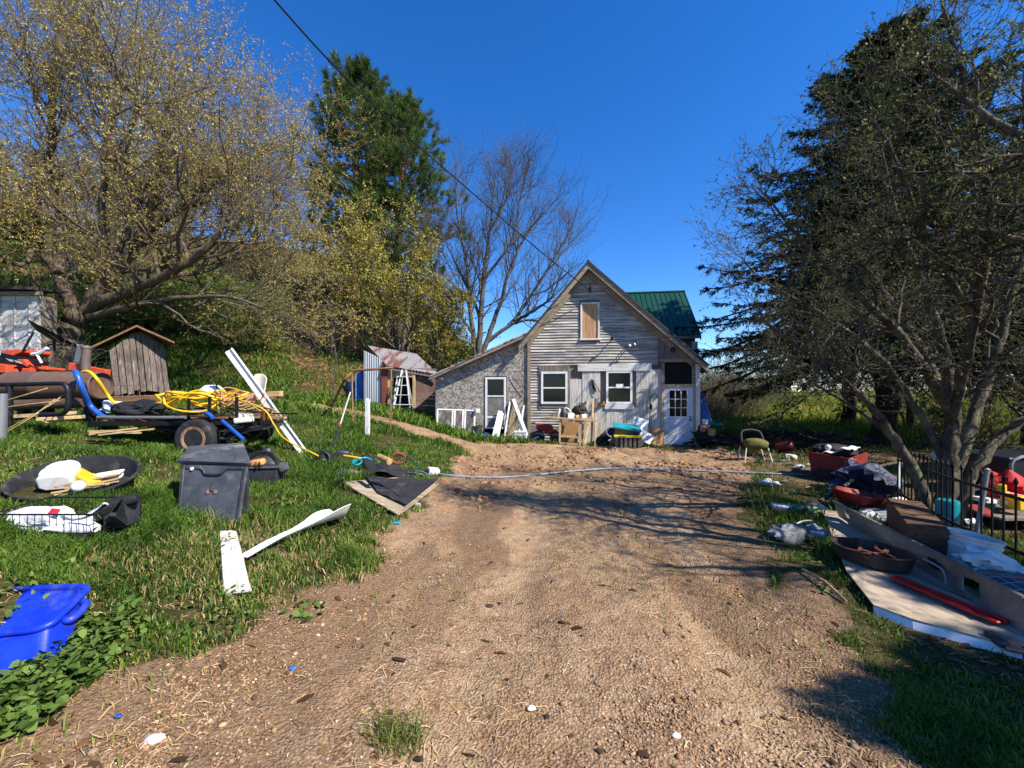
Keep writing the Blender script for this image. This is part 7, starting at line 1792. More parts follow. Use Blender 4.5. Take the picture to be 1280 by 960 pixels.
for k, (px, s, m, lab, nm) in enumerate(((694, .14, 'grey_v', 'grey block at the left of the bench top', 'block'), (713, .16, 'white_plastic', 'small white tub in the middle of the bench top', 'tub'), (729, .12, 'white_vinyl', 'small white box at the right of the bench top', 'box'), (721, .1, 'tan_x', 'little tan block on the bench top', 'block'))):
    solid(nm, M[m], MB().box(at(px, 521 + k * .2 - s * 10, -.95), (s * 1.4, s, s), (0, 0, 12 * k)), lab, nm, bevel=.01)
b = MB(); b.blob(at(724, 513, -.8), (.36, .3, .3), 5, .5); b.tube(spline([at(716, 520, -.8), at(722, 505, -.8), at(731, 505, -.7)], 4), .015, 6)
solid('small_engine', M['iron'], b, 'small dark engine lump on the right part of the bench', 'engine')
for k, (px, v, m) in enumerate(((668, -.5, 'iron'), (663, -.6, 'grey_plastic'))): solid('scrap_metal', M[m], MB().beam(ground_at(px, v), at(px + 6, 536 - k * 4, -.25), .2, .02, (0, -1, .4)), ('flat dark metal piece', 'flat grey metal piece')[k] + ' leaning by the red garden machine', 'scrap metal')
# totes, crate, foam, cardboard
def boxthing(name, label, cat, px, v, w_, d_, h_, mat, lidmat, tilt=(0, 0), yaw=0, lift=0, taper=.9):
    o = ground_at(px, v, lift); t = thing(name, label, cat, o, 0)
    b = MB(); k = taper
    pts = [(-w_ / 2 * k, -d_ / 2 * k, 0), (w_ / 2 * k, -d_ / 2 * k, 0), (w_ / 2 * k, d_ / 2 * k, 0), (-w_ / 2 * k, d_ / 2 * k, 0), (-w_ / 2, -d_ / 2, h_), (w_ / 2, -d_ / 2, h_), (w_ / 2, d_ / 2, h_), (-w_ / 2, d_ / 2, h_)]
    b.add(pts, [(3, 2, 1, 0), (4, 5, 6, 7), (0, 1, 5, 4), (1, 2, 6, 5), (2, 3, 7, 6), (3, 0, 4, 7)]); b.build('body', mat, t, world=False, bevel=.02, seg=2)
    if lidmat: MB().box((0, 0, h_ + .025), (w_ * 1.06, d_ * 1.06, .06)).build('lid', lidmat, t, world=False, bevel=.018, seg=2)
    t.rotation_euler = (R(tilt[0]), R(tilt[1]), yaw - TH); return t
tot = boxthing('storage_tote', 'dark blue storage tote with a bright teal lid resting tilted on the yellow crate', 'storage box', 781, -.75, .82, .5, .36, M['navy_plastic'], M['teal'], (14, 8), 0, .3)
cr_ = ground_at(784, -1.05); crt = thing('slatted_crate', 'grey slatted crate under a flat yellow lid by the house door', 'crate', cr_, -TH)
b = MB(); b.box((0, 0, .02), (.78, .42, .04)); b.build('bottom', M['grey_v'], crt, world=False)
for k in range(6): MB().box((-.34 + k * .136, -.2, .19), (.085, .025, .34)).build('slat', M['grey_v'], crt, world=False)
MB().box((0, .2, .19), (.78, .025, .34)).build('back_panel', M['grey_v'], crt, world=False); MB().box((-.38, 0, .19), (.025, .4, .34)).build('side_panel', M['grey_v'], crt, world=False); MB().box((.385, 0, .18), (.03, .4, .4), (0, 8, 0)).build('side_panel', M['grey_v'], crt, world=False)
MB().box((0, -.01, .385), (.86, .46, .06)).build('lid', M['lemon'], crt, world=False, bevel=.01)
solid('blue_bucket', M['navy_plastic'], MB().lathe([(0, -.2), (.14, -.2), (.17, .16), (.18, .16), (.18, .2), (.16, .2), (0, .1)], at(760, 543, -.8), (62, 0, 20), 20), 'blue bucket lying on its side left of the tote', 'bucket', smooth=40)
solid('black_bag', M['cloth_black'], MB().blob(ground_at(752, -.7, .12), (.5, .4, .4), 4, .4, 16, 10), 'black rubbish bag between workbench and tote', 'bag')
solid('foam_sheet', M['white_paint'], MB().box(at(800, 532, -.35), (.5, .05, .5), (-16, 14, -8)), 'upper white foam sheet leaning right of the tote', 'foam', bevel=.01)
solid('foam_sheet', M['white_plastic'], MB().box(at(806, 546, -.5), (.5, .06, .36), (-20, 28, -8)), 'lower white foam sheet lying by the cardboard near the door', 'foam', bevel=.01)
solid('cardboard', M['cardboard'], MB().box(at(821, 546, -.42), (.4, .05, .58), (-14, 14, -6)), 'flattened brown cardboard leaning beside the front door', 'cardboard', bevel=.006)
solid('plywood_piece', M['tan_z'], MB().box(at(815, 544, -.32), (.3, .02, .5), (-10, -6, -8)), 'thin tan board behind the cardboard beside the door', 'board')
b = MB(); b.tube(spline([ground_at(797, -.3), at(806, 512, -.1), at(812, 494, -.04), at(810, 488, -.05), at(804, 486.5, -.06), at(800, 488.5, -.08)], 5), .014, 7); solid('hooked_cane', M['galv'], b, 'left hooked iron cane leaning on the white planks by the door', 'cane', smooth=50)
b = MB(); b.tube(spline([ground_at(811, -.3), at(812.5, 520, -.1), at(813, 500, -.05), at(816, 493, -.05), at(821, 493, -.05), at(821, 498, -.06)], 5), .012, 7); b.blob(at(813.5, 509, -.08), (.1, .1, .2), 3, .3); solid('hooked_cane', M['iron'], b, 'right hooked iron cane with a dark clamp on its shaft, by the door', 'cane', smooth=50)
a = ground_at(868, -.2); tp = at(877, 491, .1); 
solid('folded_tarp', M['blue_tarp'], MB().grid(lambda u, v: at(878, 541, -.1).lerp(at(893, 541, -.1), u).lerp(at(875.5, 491, .2).lerp(at(879, 491.5, .2), u), v) + Vector((0, .04 * math.sin(u * 8 + v * 5), 0)), 10, 14, .06), 'blue tarp folded upright against the right corner of the house', 'tarp', smooth=50)
solid('dark_bush_heap', M['cloth_black'], MB().blob(at(880, 546, -.3), (.62, .5, .6), 7, .5, 18, 12), 'dark heap of bags below the blue tarp at the house corner', 'rubbish heap')
for k, (px, py, s, m, lab) in enumerate(((881, 527, .1, 'white_plastic', 'tiny white bottle on the dark heap at the house corner'), (889, 541, .16, 'tan_x', 'small tan block lying right of the concrete pier'), (893, 536, .2, 'green_plastic', 'small green pot right of the dark heap'), (878, 535, .12, 'pink_wire', 'small rust coloured pot on the dark heap'))):
    solid(('bottle', 'block', 'pot', 'pot')[k], M[m], MB().lathe([(0, 0), (s * .7, 0), (s, s * 1.4), (s * .9, s * 1.5), (0, s * 1.3)], at(px, py + 3, -.45), (10 * k, 5, 0), 12), lab, ('bottle', 'block', 'pot', 'pot')[k], smooth=45)
b = MB(); b.beam(ground_at(893, -.6, .04), ground_at(912, -.5, .05), .07, .05); solid('plank', M['tan_x'], b, 'weathered plank on the ground right of the house pier block', 'plank')
# junk row at the right of the house, in the shade
yc_ = G(947, 578); ch = thing('yellow_chair', 'small mustard coloured stool with white legs under the trees right of the house', 'stool', yc_)
MB().blob(yc_ + Vector((0, .1, .42)), (.58, .36, .26), 3, .3, 16, 10).build('seat', plain('mustard_cloth', S(108, 102, 46), S(76, 70, 32), .9), ch, smooth=60)
for (dx, dy) in ((-.26, -.04), (.26, -.04), (-.24, .26), (.26, .26)): MB().tube([yc_ + Vector((dx, dy + .06, .34)), yc_ + Vector((dx * 1.3, dy, -.03))], .016, 7).build('leg', M['cream'], ch)
MB().tube(spline([yc_ + Vector((-.26, .2, .45)), yc_ + Vector((-.2, .3, .72)), yc_ + Vector((.2, .3, .72)), yc_ + Vector((.28, .2, .45))], 5), .03, 7).build('backrest', M['iron'], ch)
def brushpile(px, py, rad, n, hgt, label, mat):
    p = G(px, py); b = MB()
    for k in range(n):
        a = ry_.uniform(0, 6.28); r = rad * math.sqrt(ry_.random()); q = p + Vector((r * math.cos(a) * 1.6, r * math.sin(a), 0)); q.z = thz(q.x, q.y) + hgt * ry_.random() * (1 - r / rad * .7)
        yaw = ry_.gauss(0, .7); L = ry_.uniform(.5, 1.5); dz = ry_.gauss(.0, .25); d = Vector((math.cos(yaw), math.sin(yaw), dz)) * L * .5
        b.tube([q - d, q + Vector((0, 0, ry_.uniform(0, .12))), q + d], [.022, .016, .006], 4)
    return solid('brush_pile', mat, b, label, 'brush pile')
brushpile(925, 558, 1.0, 120, .55, 'tangled dark brush pile right of the house corner', M['bark_spruce'])
brushpile(985, 556, 1.1, 130, .6, 'long dark brush pile before the bright meadow, under the spruces', M['bark_spruce'])
brushpile(1040, 556, .9, 90, .6, 'dark heap of branches behind the red wagon', M['bark_apple'])
c = G(938, 552); solid('black_tub', M['black_plastic'], MB().lathe([(0, 0), (.3, 0), (.36, .3), (.38, .31), (.38, .34), (.33, .32), (0, .1)], c + Vector((0, .2, .35)), (150, 10, 0), 20), 'upturned black tub on the brush pile near the house', 'tub', smooth=40)
c = G(981, 566); solid('red_can', M['dark_red'], MB().lathe([(0, -.2), (.14, -.2), (.15, .12), (.1, .2), (.03, .24), (0, .24)], c + Vector((0, 0, .18)), (70, 0, 40), 16), 'dull red can lying in the brush before the meadow', 'can', smooth=40)
c = G(988, 574); solid('pale_tub', M['cream'], MB().blob(c + Vector((0, 0, .05)), (.3, .2, .14), 3, .3), 'pale broken tub in the shade left of the red wagon', 'tub')
c = G(925, 549); solid('garden_barrow', M['yellow'], MB().blob(c + Vector((-.5, 1.0, .2)), (1.0, .5, .4), 3, .35), 'yellowish slumped tarp heap behind the brush pile by the house', 'tarp')
# ------------------------------------------------------------------ junk under the apple tree on the right
rr8 = random.Random(5)
# red wagon with its load
w0, w1 = G(1014, 598), G(1062, 606); hw_ = .42
wg = thing('red_wagon', 'dull red wooden wagon box heaped with rubbish under the trees', 'wagon', w0.lerp(w1, .5))
ax_ = (w1 - w0); ax_.z = 0; Lw = ax_.length; ax_.normalize(); ay_ = Vector((-ax_.y, ax_.x, 0)); zb = max(w0.z, w1.z) + .1; ht = .42; dp = .8
def wq(a, d, z): q = w0 + ax_ * a + ay_ * d; q.z = zb + z; return q
MB().prism([wq(0, 0, 0), wq(Lw, 0, -.02), wq(Lw + .03, 0, ht - .05), wq(-.06, 0, ht)], ay_ * .03).build('front_side', M['dark_red'], wg, bevel=.004)
MB().prism([wq(0, dp, 0), wq(Lw, dp, 0), wq(Lw, dp, ht), wq(0, dp, ht)], ay_ * .03).build('back_side', M['dark_red'], wg)
MB().prism([wq(Lw, .032, 0), wq(Lw, dp - .002, 0), wq(Lw, dp - .002, ht), wq(Lw, .032, ht - .05)], ax_ * -.03).build('end_board', M['dark_red'], wg)
MB().prism([wq(-.0, .032, 0), wq(0, dp - .002, 0), wq(-.05, dp - .002, ht), wq(-.05, .032, ht)], ax_ * .03).build('end_board', M['dark_red'], wg)
MB().prism([wq(.032, .032, .01), wq(Lw - .032, .032, .01), wq(Lw - .032, dp - .004, .01), wq(.032, dp - .004, .01)], (0, 0, .03)).build('floor_board', M['brown_x'], wg)
MB().beam(wq(Lw + .005, -.012, -.03), wq(Lw + .035, -.012, ht - .04), .03, .03).build('corner_post', M['trim_v'], wg)
for (a, d) in ((.2 * Lw, -.04), (.42 * Lw, -.05), (.8 * Lw, dp + .06)):
    c = wq(a, d, -.02); mt_ = ay_.to_track_quat('Z', 'Y').to_matrix(); wh = MB().lathe([(.0, -.03), (.1, -.03), (.13, -.025), (.13, .025), (.1, .03), (0, .03)], c, mt_, 20).build('wheel', M['rubber'], wg, smooth=40)
solid('white_sheet', M['cloth_white'], MB().grid(lambda u, v: wq(.22 * Lw + .75 * Lw * u, .05 + .5 * v, ht - .03 + .17 * u + .03 * math.sin(u * 11) + .02 * math.sin(v * 9)), 18, 8, .012), 'dirty white slatted sheet on top of the red wagon load', 'sheet', smooth=30)
solid('black_bag', M['cloth_black'], MB().blob(wq(.3 * Lw, .4, ht - .02), (.8, .55, .3), 3, .4, 16, 10), 'dark rubbish bag inside the red wagon', 'bag')
solid('white_ball', M['white_plastic'], MB().lathe([(0, -.06), (.045, -.04), (.06, 0), (.045, .04), (0, .06)], wq(.36 * Lw, .15, ht + .1), None, 14), 'small white round lid on the dark bag in the wagon', 'lid', smooth=60)
gc = G(1078, 606); gcan = thing('gas_can', 'bright red plastic can tied with a white strap right of the wagon', 'can', gc)
MB().blob(gc + Vector((.02, .12, .17)), (.34, .3, .34), 6, .15, 18, 12).build('can_body', M['red'], gcan, smooth=60)
MB().tube(spline([gc + Vector((-.1, 0, .1)), gc + Vector((-.04, -.03, .3)), gc + Vector((.02, 0, .36)), gc + Vector((.1, .0, .28))], 5), .016, 6).build('strap', M['white_vinyl'], gcan, smooth=60)
MB().tube(spline([gc + Vector((-.1, .1, .3)), gc + Vector((-.14, .12, .4)), gc + Vector((.0, .14, .42)), gc + Vector((.06, .12, .3))], 5), .022, 7).build('handle', M['red'], gcan, smooth=60)
# dark blue tarp heap, white stake
c = G(1100, 622); solid('dark_blue_tarp', M['navy'], MB().blob(c + Vector((.05, .35, .15)), (1.0, .8, .62), 12, .55, 26, 16), 'rumpled dark blue tarp heap behind the iron fence, left of the apple stems', 'tarp', smooth=40)
p = G(1121, 622); q = P(1126, 570, p.y); solid('white_stake', M['trim_v'], MB().beam(p - Vector((0, 0, .1)), q, .05, .02, (0, -1, 0)), 'narrow white wooden stake with flaking paint beside the blue tarp heap', 'stake')
# aluminium sheet and diamond plate lid
sp_ = [G(1027, 643), G(1058, 722), G(1092, 766), G(1140, 785), G(1276, 822), G(1300, 790), G(1140, 705), G(1052, 645)]
sp_ = [Vector((q.x, q.y, thz(q.x, q.y) + .06)) for q in sp_]
solid('metal_sheet', metalsheet('dirty_aluminium_sheet', S(206, 186, 160), S(120, 98, 76), (.46, .66), .55, .25, (5, .5, 1), 2.2), MB().prism(sp_, (0, 0, -.012)), 'large dirty flat aluminium sheet lying on the grass edge under the junk', 'metal sheet')
e = [sp_[2], sp_[3], sp_[4]]; b = MB()
for a_, c_ in zip(e[:-1], e[1:]): b.prism([a_ + Vector((0, -.004, -.013)), c_ + Vector((0, -.004, -.013)), c_ + Vector((-.02, -.03, -.075)), a_ + Vector((-.02, -.03, -.075))], (0, .008, 0))
solid('folded_edge', M['white_vinyl'], b, 'bright crumpled fold along the front edge of the aluminium sheet', 'metal strip')
pa, pb_ = G(1050, 652), G(1284, 806); pa.z += .06; pb_.z += .06
ta, tb_ = P(1043, 626, pa.y + .06), P(1284, 747, pb_.y + .06)
dpl = thing('diamond_plate_lid', 'long grey diamond plate toolbox lid standing on edge across the aluminium sheet', 'metal panel', pa.lerp(pb_, .5))
def dq(u, v): return pa.lerp(pb_, u).lerp(ta.lerp(tb_, u), v)
nd = (pb_ - pa).cross(ta - pa).normalized()
if nd.y > 0: nd = -nd
LW = (pb_ - pa).length
holes_ = [(.09, .125, .32, .8), (.66, .71, .42, .72), (.795, .86, .18, .72)]
b = MB(); us_ = sorted({0, 1} | {h for hh in holes_ for h in hh[:2]})
for u0, u1 in zip(us_[:-1], us_[1:]):
    hh = [h for h in holes_ if abs(h[0] - u0) < 1e-6]
    for v0, v1 in ([(0, hh[0][2]), (hh[0][3], 1)] if hh else [(0, 1)]):
        b.add([dq(u0, v0), dq(u1, v0), dq(u1, v1), dq(u0, v1)] + [dq(u0, v0) - nd * .012, dq(u1, v0) - nd * .012, dq(u1, v1) - nd * .012, dq(u0, v1) - nd * .012], [(0, 1, 2, 3), (7, 6, 5, 4), (0, 4, 5, 1), (2, 6, 7, 3), (1, 5, 6, 2), (0, 3, 7, 4)])
b.build('plate', M['diamond'], dpl)
b = MB(); b.prism([dq(0, 1.0), dq(1, 1.0), dq(1, 1.0) - nd * .025, dq(0, 1.0) - nd * .025], (0, 0, .008)); b.build('top_flange', M['diamond'], dpl)
MB().prism([dq(*q) - nd * .03 for q in ((.66, .42), (.71, .42), (.71, .72), (.66, .72))], nd * .008).build('latch_plate', M['black_metal'], dpl)
MB().tube([dq(.665, .5) + nd * .012, dq(.69, .62) + nd * .02, dq(.70, .5) + nd * .012], .012, 6).build('latch_handle', M['steel'], dpl)
# oval pan, red bar
c = G(1102, 718); rimc = P(1102, 690, c.y + .1)
pn_ = thing('oval_pan', 'oval dark metal tub of rusty scraps standing on the aluminium sheet', 'tub', (c.x, c.y + .1, c.z + .06))
ctr = Vector((c.x, c.y + .1, c.z + .065)); mt_ = rotm((0, 0, -52))
MB().lathe([(0, 0), (.24, 0), (.27, .02), (.29, .125), (.302, .13), (.302, .142), (.282, .14), (.255, .03), (0, .022)], ctr, mt_, 36, 1.0, .78).build('tub_body', metalsheet('dark_bronze_metal', S(84, 74, 64), S(70, 50, 38), (.45, .6), .5, .4), pn_, smooth=40)
MB().tube(spline([ctr + mt_ @ Vector((.34, -.05, .16)), ctr + mt_ @ Vector((.46, -.1, .12)), ctr + mt_ @ Vector((.48, -.12, .01))], 5), .01, 7).build('bail_handle', M['galv'], pn_, smooth=50)
b = MB()
for k in range(16): q = ctr + mt_ @ Vector((rr8.uniform(-.16, .16), rr8.uniform(-.12, .12), .06)); b.beam(q, q + Vector((rr8.uniform(-.15, .15), rr8.uniform(-.15, .15), rr8.uniform(0, .07))), .03, .02)
solid('rusty_scraps', metalsheet('rusty_scraps_metal', S(140, 104, 84), S(130, 76, 52), (.4, .5), .7, .2), b, 'rusty scraps lying inside the oval dark tub', 'scrap metal')
a, c = G(1118, 735), G(1256, 795); a.z += .09; c.z += .085; d = (c - a).normalized(); s_ = d.cross(Vector((0, 0, 1))).normalized()
b = MB(); b.beam(a - s_ * .02, c - s_ * .03, .045, .03); b.beam(a + s_ * .03, c + s_ * .04, .05, .02)
solid('red_bar', M['red'], b, 'long bright red steel bar lying on the sheet below the diamond plate', 'bar', bevel=.006)
# timber block, bucket, bags, solar panel behind the plate
a, c = P(1130, 641, 4.65), P(1160, 679, 3.75)
tbk = MB().beam(a, c + (c - a).normalized() * .02, .30, .31); solid('timber_block', wood('dark_timber', S(60, 42, 30), S(104, 76, 54), S(128, 96, 70), 'Y'), tbk, 'short thick old squared timber lying behind the diamond plate lid', 'timber', bevel=.012)
p = G(1224, 728); p.z += .02; bk = thing('white_bucket', 'big white ribbed plastic bucket behind the diamond plate lid', 'bucket', p)
MB().lathe([(0, 0), (.145, 0), (.15, .01), (.168, .24), (.176, .245), (.176, .262), (.17, .266), (.17, .29), (.178, .295), (.178, .31), (.171, .315), (.171, .335), (.18, .34), (.18, .365), (.165, .365), (.142, .02), (0, .02)], p + Vector((0, .1, .0)), (3, 9, 0), 32).build('bucket_body', M['white_plastic'], bk, smooth=35)
MB().tube(spline([p + Vector((-.165, .1, .25)), p + Vector((-.12, -.04, .16)), p + Vector((.0, -.085, .11)), p + Vector((.12, -.04, .16)), p + Vector((.17, .1, .24))], 4), .004, 5).build('bail', M['steel'], bk)
c = G(1240, 745); solid('plastic_bag', M['cloth_white'], MB().blob(c + Vector((.05, .1, .2)), (.5, .3, .24), 12, .45, 22, 14), 'crumpled white plastic bag beside the white bucket', 'bag', smooth=30)
solid('white_jug', M['white_plastic'], MB().lathe([(0, -.15), (.08, -.15), (.09, -.1), (.09, .06), (.05, .13), (.03, .16), (0, .16)], P(1276, 722, c.y), (85, 0, 60), 18), 'white jug lying beside the solar panel at the right edge', 'jug', smooth=45)
sa, sb, sc_, sd_ = [P(1213, 716, 3.15), P(1292, 762, 2.75), P(1300, 727, 3.0), P(1238, 703, 3.45)]
slp = thing('solar_panel', 'small dark blue gridded solar panel leaning behind the diamond plate lid', 'solar panel', (sa + sb + sc_ + sd_) / 4)
n8 = (sb - sa).cross(sd_ - sa).normalized(); n8 = n8 if n8.z > 0 else -n8
ctr8 = (sa + sb + sc_ + sd_) / 4
MB().prism([sa, sb, sc_, sd_], -n8 * .02).build('cells', M['solar'], slp)
b = MB()
for q0, q1 in ((sa, sb), (sb, sc_), (sc_, sd_), (sd_, sa)): b.beam(q0 - n8 * .006, q1 - n8 * .006, .02, .03)
b.build('panel_frame', M['steel'], slp)
q = ctr8.copy(); MB().beam(q - n8 * .03, (q.x, q.y + .02, thz(q.x, q.y)), .04, .04).build('prop', M['iron'], slp)
# red sled, silver plate
c = G(1078, 640); solid('red_sled', M['dark_red'], MB().lathe([(0, .03), (.3, .0), (.42, .08), (.46, .15), (.44, .15), (.3, .03), (0, .05)], c + Vector((0, .1, .1)), (8, 10, 20), 28, 1.0, .55), 'dark red plastic sled lying behind the end of the diamond plate', 'sled', smooth=40)
solid('silver_plate', metalsheet('pale_steel_plate', S(190, 192, 196), None, rough=.45, metal=.3), MB().prism([P(1066, 644, 5.25), P(1112, 652, 4.85), P(1116, 638, 5.2), P(1078, 634, 5.6)], (0, 0, -.02)).prism([P(1076, 646, 5.3), P(1110, 650, 5.0), P(1110, 652, 5.0), P(1076, 648, 5.3)], (0, .02, -.2)), 'flat pale metal plate between red sled and the old timber', 'metal plate')
M['pale_grey'] = plain('grey_polythene', S(126, 128, 130), S(82, 84, 88), .5, 7, 0, .7, .4, bdist=.02, bscale=14)
# trash at the left of the sheet
def crump(px, py, d, seed, mat, label, cat, nm, lift=.0): p = G(px, py); return solid(nm, M[mat], MB().blob(p + Vector((0, 0, d[2] * .3 + lift)), d, seed, .5, 20, 12), label, cat, smooth=35)
p = G(985, 640); solid('carton', M['white_vinyl'], MB().box(p + Vector((0, .05, .04)), (.34, .16, .06), (6, 4, -16)), 'flat white carton with dark edge in the rubbish left of the sheet', 'carton', bevel=.006)
gb = G(1006, 644); gbt = thing('green_bottle', 'dark green bottle with a small pale ring mark lying beside the flat white carton', 'bottle', gb)
MB().lathe([(0, -.14), (.06, -.14), (.075, -.1), (.075, .07), (.03, .13), (.025, .17), (0, .17)], gb + Vector((0, .03, .07)), (80, 0, 70), 18).build('bottle_body', M['green_plastic'], gbt, smooth=45)
m8 = Vector((0, -1, .3)).normalized().to_track_quat('Z', 'Y').to_matrix(); q = gb + Vector((.05, -.046, .09)); MB().tube([q + m8 @ Vector((.017 * math.cos(k * .52), .022 * math.sin(k * .52), .003)) for k in range(12)], .004, 5, closed=True).build('ring_mark', M['white_plastic'], gbt)
crump(1020, 640, (.24, .2, .16), 4, 'cloth_white', 'crumpled pale wrapper right of the green bottle', 'wrapper', 'wrapper')
crump(992, 674, (.5, .24, .2), 6, 'pale_grey', 'grey glossy crumpled bag left of the aluminium sheet', 'bag', 'grey_bag')
crump(1022, 676, (.26, .24, .2), 9, 'pale_blue', 'pale blue crumpled cloth touching the left edge of the sheet', 'cloth', 'blue_cloth')
b = MB(); b.tube(spline([G(966, 668) + Vector((0, 0, .02)), G(980, 671) + Vector((0, 0, .05)), G(1000, 664) + Vector((0, 0, .1)), G(1015, 662) + Vector((0, 0, .1))], 5), .014, 6); solid('pale_rope', M['galv'], b, 'pale rope curving over the grey crumpled bag', 'rope', smooth=60)
crump(1050, 618, (.3, .2, .14), 2, 'pale_blue', 'pale blue rag on the ground right of the red wagon', 'rag', 'rag'); crump(1058, 610, (.3, .16, .1), 5, 'cloth_white', 'white rag strip on the ground below the wagon', 'rag', 'rag')
crump(1014, 611, (.16, .1, .04), 6, 'tan_x', 'small pale wood chip on the earth below the wagon', 'wood chip', 'wood_chip')
b = MB().beam(G(1036, 634) + Vector((0, 0, .0)), G(1037, 634) + Vector((.03, 0, .18)), .04, .015); solid('short_stake', M['tan_z'], b, 'short pale stake standing left of the diamond plate end', 'stake')
b = MB().tube(spline([G(1008, 648) + Vector((0, 0, .12)), G(1050, 628) + Vector((0, 0, .2)), G(1090, 606) + Vector((0, 0, .3)), G(1150, 595) + Vector((0, 0, .35))], 4), .025, 6); solid('fallen_branch', M['bark_apple'], b, 'long dark fallen branch lying across the rubbish to the blue tarp', 'branch')
b = MB().tube(spline([G(1003, 717) + Vector((0, 0, .03)), G(1030, 735) + Vector((0, 0, .05)), G(1058, 757) + Vector((0, 0, .02))], 4), .012, 5); solid('fallen_branch', M['tan_x'], b, 'thin bare pale stick in the shade left of the aluminium sheet', 'stick')
b = MB()
for k in range(5): y = .03 * k; b.tube([G(1232 + 8 * k, 806 + 2 * k) + Vector((0, 0, .05)), G(1290 + 3 * k, 818 + 5 * k) + Vector((0, 0, .06))], .022, 8)
solid('copper_pipes', metalsheet('dull_copper', S(164, 116, 96), S(110, 72, 54), (.55, .65), .45, .5), MB().tube([G(1246, 812) + Vector((0, 0, .06)), G(1300, 824) + Vector((0, 0, .06))], .02, 8).tube([G(1256, 822) + Vector((0, 0, .05)), G(1300, 832) + Vector((0, 0, .05))], .02, 8), 'pair of dull copper coloured pipes at the right edge by the sheet', 'pipes', smooth=50)
solid('black_grip', M['black_plastic'], MB().beam(G(1234, 806) + Vector((0, 0, .07)), G(1258, 820) + Vector((0, 0, .06)), .06, .05), 'black plastic grip at the end of the copper pipes', 'grip', bevel=.015, seg=2)
# iron fence
def fence_run(pts, hgt, label, gap=.13):
    f = thing('iron_fence', label, 'fence', pts[0]); b = MB()
    tot = []
    for a_, c_ in zip(pts[:-1], pts[1:]):
        L = (c_ - a_).length
        for z_ in (.16, hgt - .12): b.beam(a_ + Vector((0, 0, z_)), c_ + Vector((0, 0, z_)), .02, .03)
        n = int(L / gap)
        for k in range(n + 1): tot.append(a_.lerp(c_, k / n))
    b.build('rails', M['iron'], f)
    for q in tot:
        MB().tube([q - Vector((0, 0, .05)), q + Vector((.0, 0, hgt))], .009, 6).lathe([(.009, 0), (.018, .03), (.0, .08)], q + Vector((0, 0, hgt)), None, 6).build('picket', M['iron'], f)
    return f
f0 = G(1128, 632); f1 = G(1200, 676); f2 = G(1320, 735)
f0, f1, f2 = [q + Vector((.05, .12, 0)) for q in (f0, f1, f2)]
fence_run([f0, f1, f2], .78, 'low black wrought iron picket fence running behind the junk on the right')
p = G(1231, 690) + Vector((.05, .15, 0)); q = P(1234, 588, p.y); solid('fence_post', M['galv'], MB().tube([p - Vector((0, 0, .1)), q], .022, 10).lathe([(.022, 0), (.028, .01), (0, .03)], q, None, 10), 'thin grey steel post rising above the iron fence', 'post', smooth=50)
# things beyond the fence
pt = thing('folding_table', 'dark table behind the iron fence carrying red and yellow things', 'table', G(1262, 690))
tz_ = P(1250, 640, 5.0).z; txa, txb = P(1222, 640, 5.0).x, P(1330, 640, 5.0).x
MB().bx(txa, txb, 4.75, 5.5, tz_ - .03, tz_).build('table_top', M['grey_v'], pt)
for x in (txa + .08, txb - .08):
    for y in (4.85, 5.4): MB().beam((x, y, thz(x, y) - .05), (x, y, tz_ - .03), .05, .05).build('leg', M['iron'], pt)
c = P(1258, 603, 5.1); solid('red_bag', M['cloth_red'], MB().blob(c + Vector((0, 0, -.06)), (.42, .36, .4), 8, .35, 22, 14), 'crumpled bright red bag behind the iron fence near the right edge', 'bag', smooth=30)
b = MB().beam(P(1250, 616, 4.95), P(1286, 624, 4.9), .05, .07); solid('red_plank', M['red'], b, 'red plastic bar below the red bag behind the fence', 'bar', bevel=.01)
c = P(1271, 628, 4.9); yc8 = thing('yellow_container', 'mustard yellow plastic container hanging at the fence near the right edge', 'container', c - Vector((0, 0, .1)))
MB().box(c, (.17, .14, .17), (0, 0, 10)).build('container_body', M['yellow'], yc8, bevel=.02, seg=2, smooth=40); MB().tube(spline([c + Vector((-.1, 0, .12)), c + Vector((-.17, 0, .08)), c + Vector((-.18, 0, -.05))], 5), .018, 7).build('spout', M['yellow'], yc8, smooth=50)
solid('yellow_bottle', M['yellow'], MB().box(P(1252, 610, 4.85), (.07, .07, .09), (0, 0, 20)), 'small yellow bottle below the red bag', 'bottle', bevel=.012)
solid('white_board', M['white_paint'], MB().beam(P(1222, 624, 5.0), P(1258, 627, 5.0), .18, .05), 'white board lying on the table behind the fence', 'board', bevel=.006)
solid('green_crate', M['green_plastic'], MB().box(P(1224, 629, 5.15), (.2, .2, .12)), 'green box at the left end of the table behind the fence', 'box', bevel=.01)
solid('red_disc', M['dark_red'], MB().lathe([(0, 0), (.1, 0), (.11, .02), (.1, .04), (0, .04)], P(1224, 640, 4.7), (20, 0, 0), 18), 'dull red disc low behind the iron fence', 'disc', smooth=40)
solid('teal_drum', M['teal'], MB().lathe([(0, 0), (.1, 0), (.11, .3), (.1, .34), (0, .34)], G(1224, 680) + Vector((.2, .5, 0)), None, 16), 'small teal drum low behind the fence beside an apple stem', 'drum', smooth=40)
c = P(1282, 590, 6.3); wn_ = thing('dark_trailer', 'dark box body of a trailer behind the red bag at the right edge', 'trailer', (c.x, c.y, thz(c.x, c.y)))
MB().box((c.x + .6, c.y + .3, c.z + .0), (2.2, 1.0, .5)).build('box_body', M['black_metal'], wn_, bevel=.03); MB().lathe([(0, -.09), (.22, -.09), (.3, -.07), (.32, 0), (.3, .07), (.22, .09), (0, .09)], (c.x + .5, c.y - .3, thz(c.x, c.y) + .3), (90, 0, 0), 24).build('wheel', M['rubber'], wn_, smooth=40)
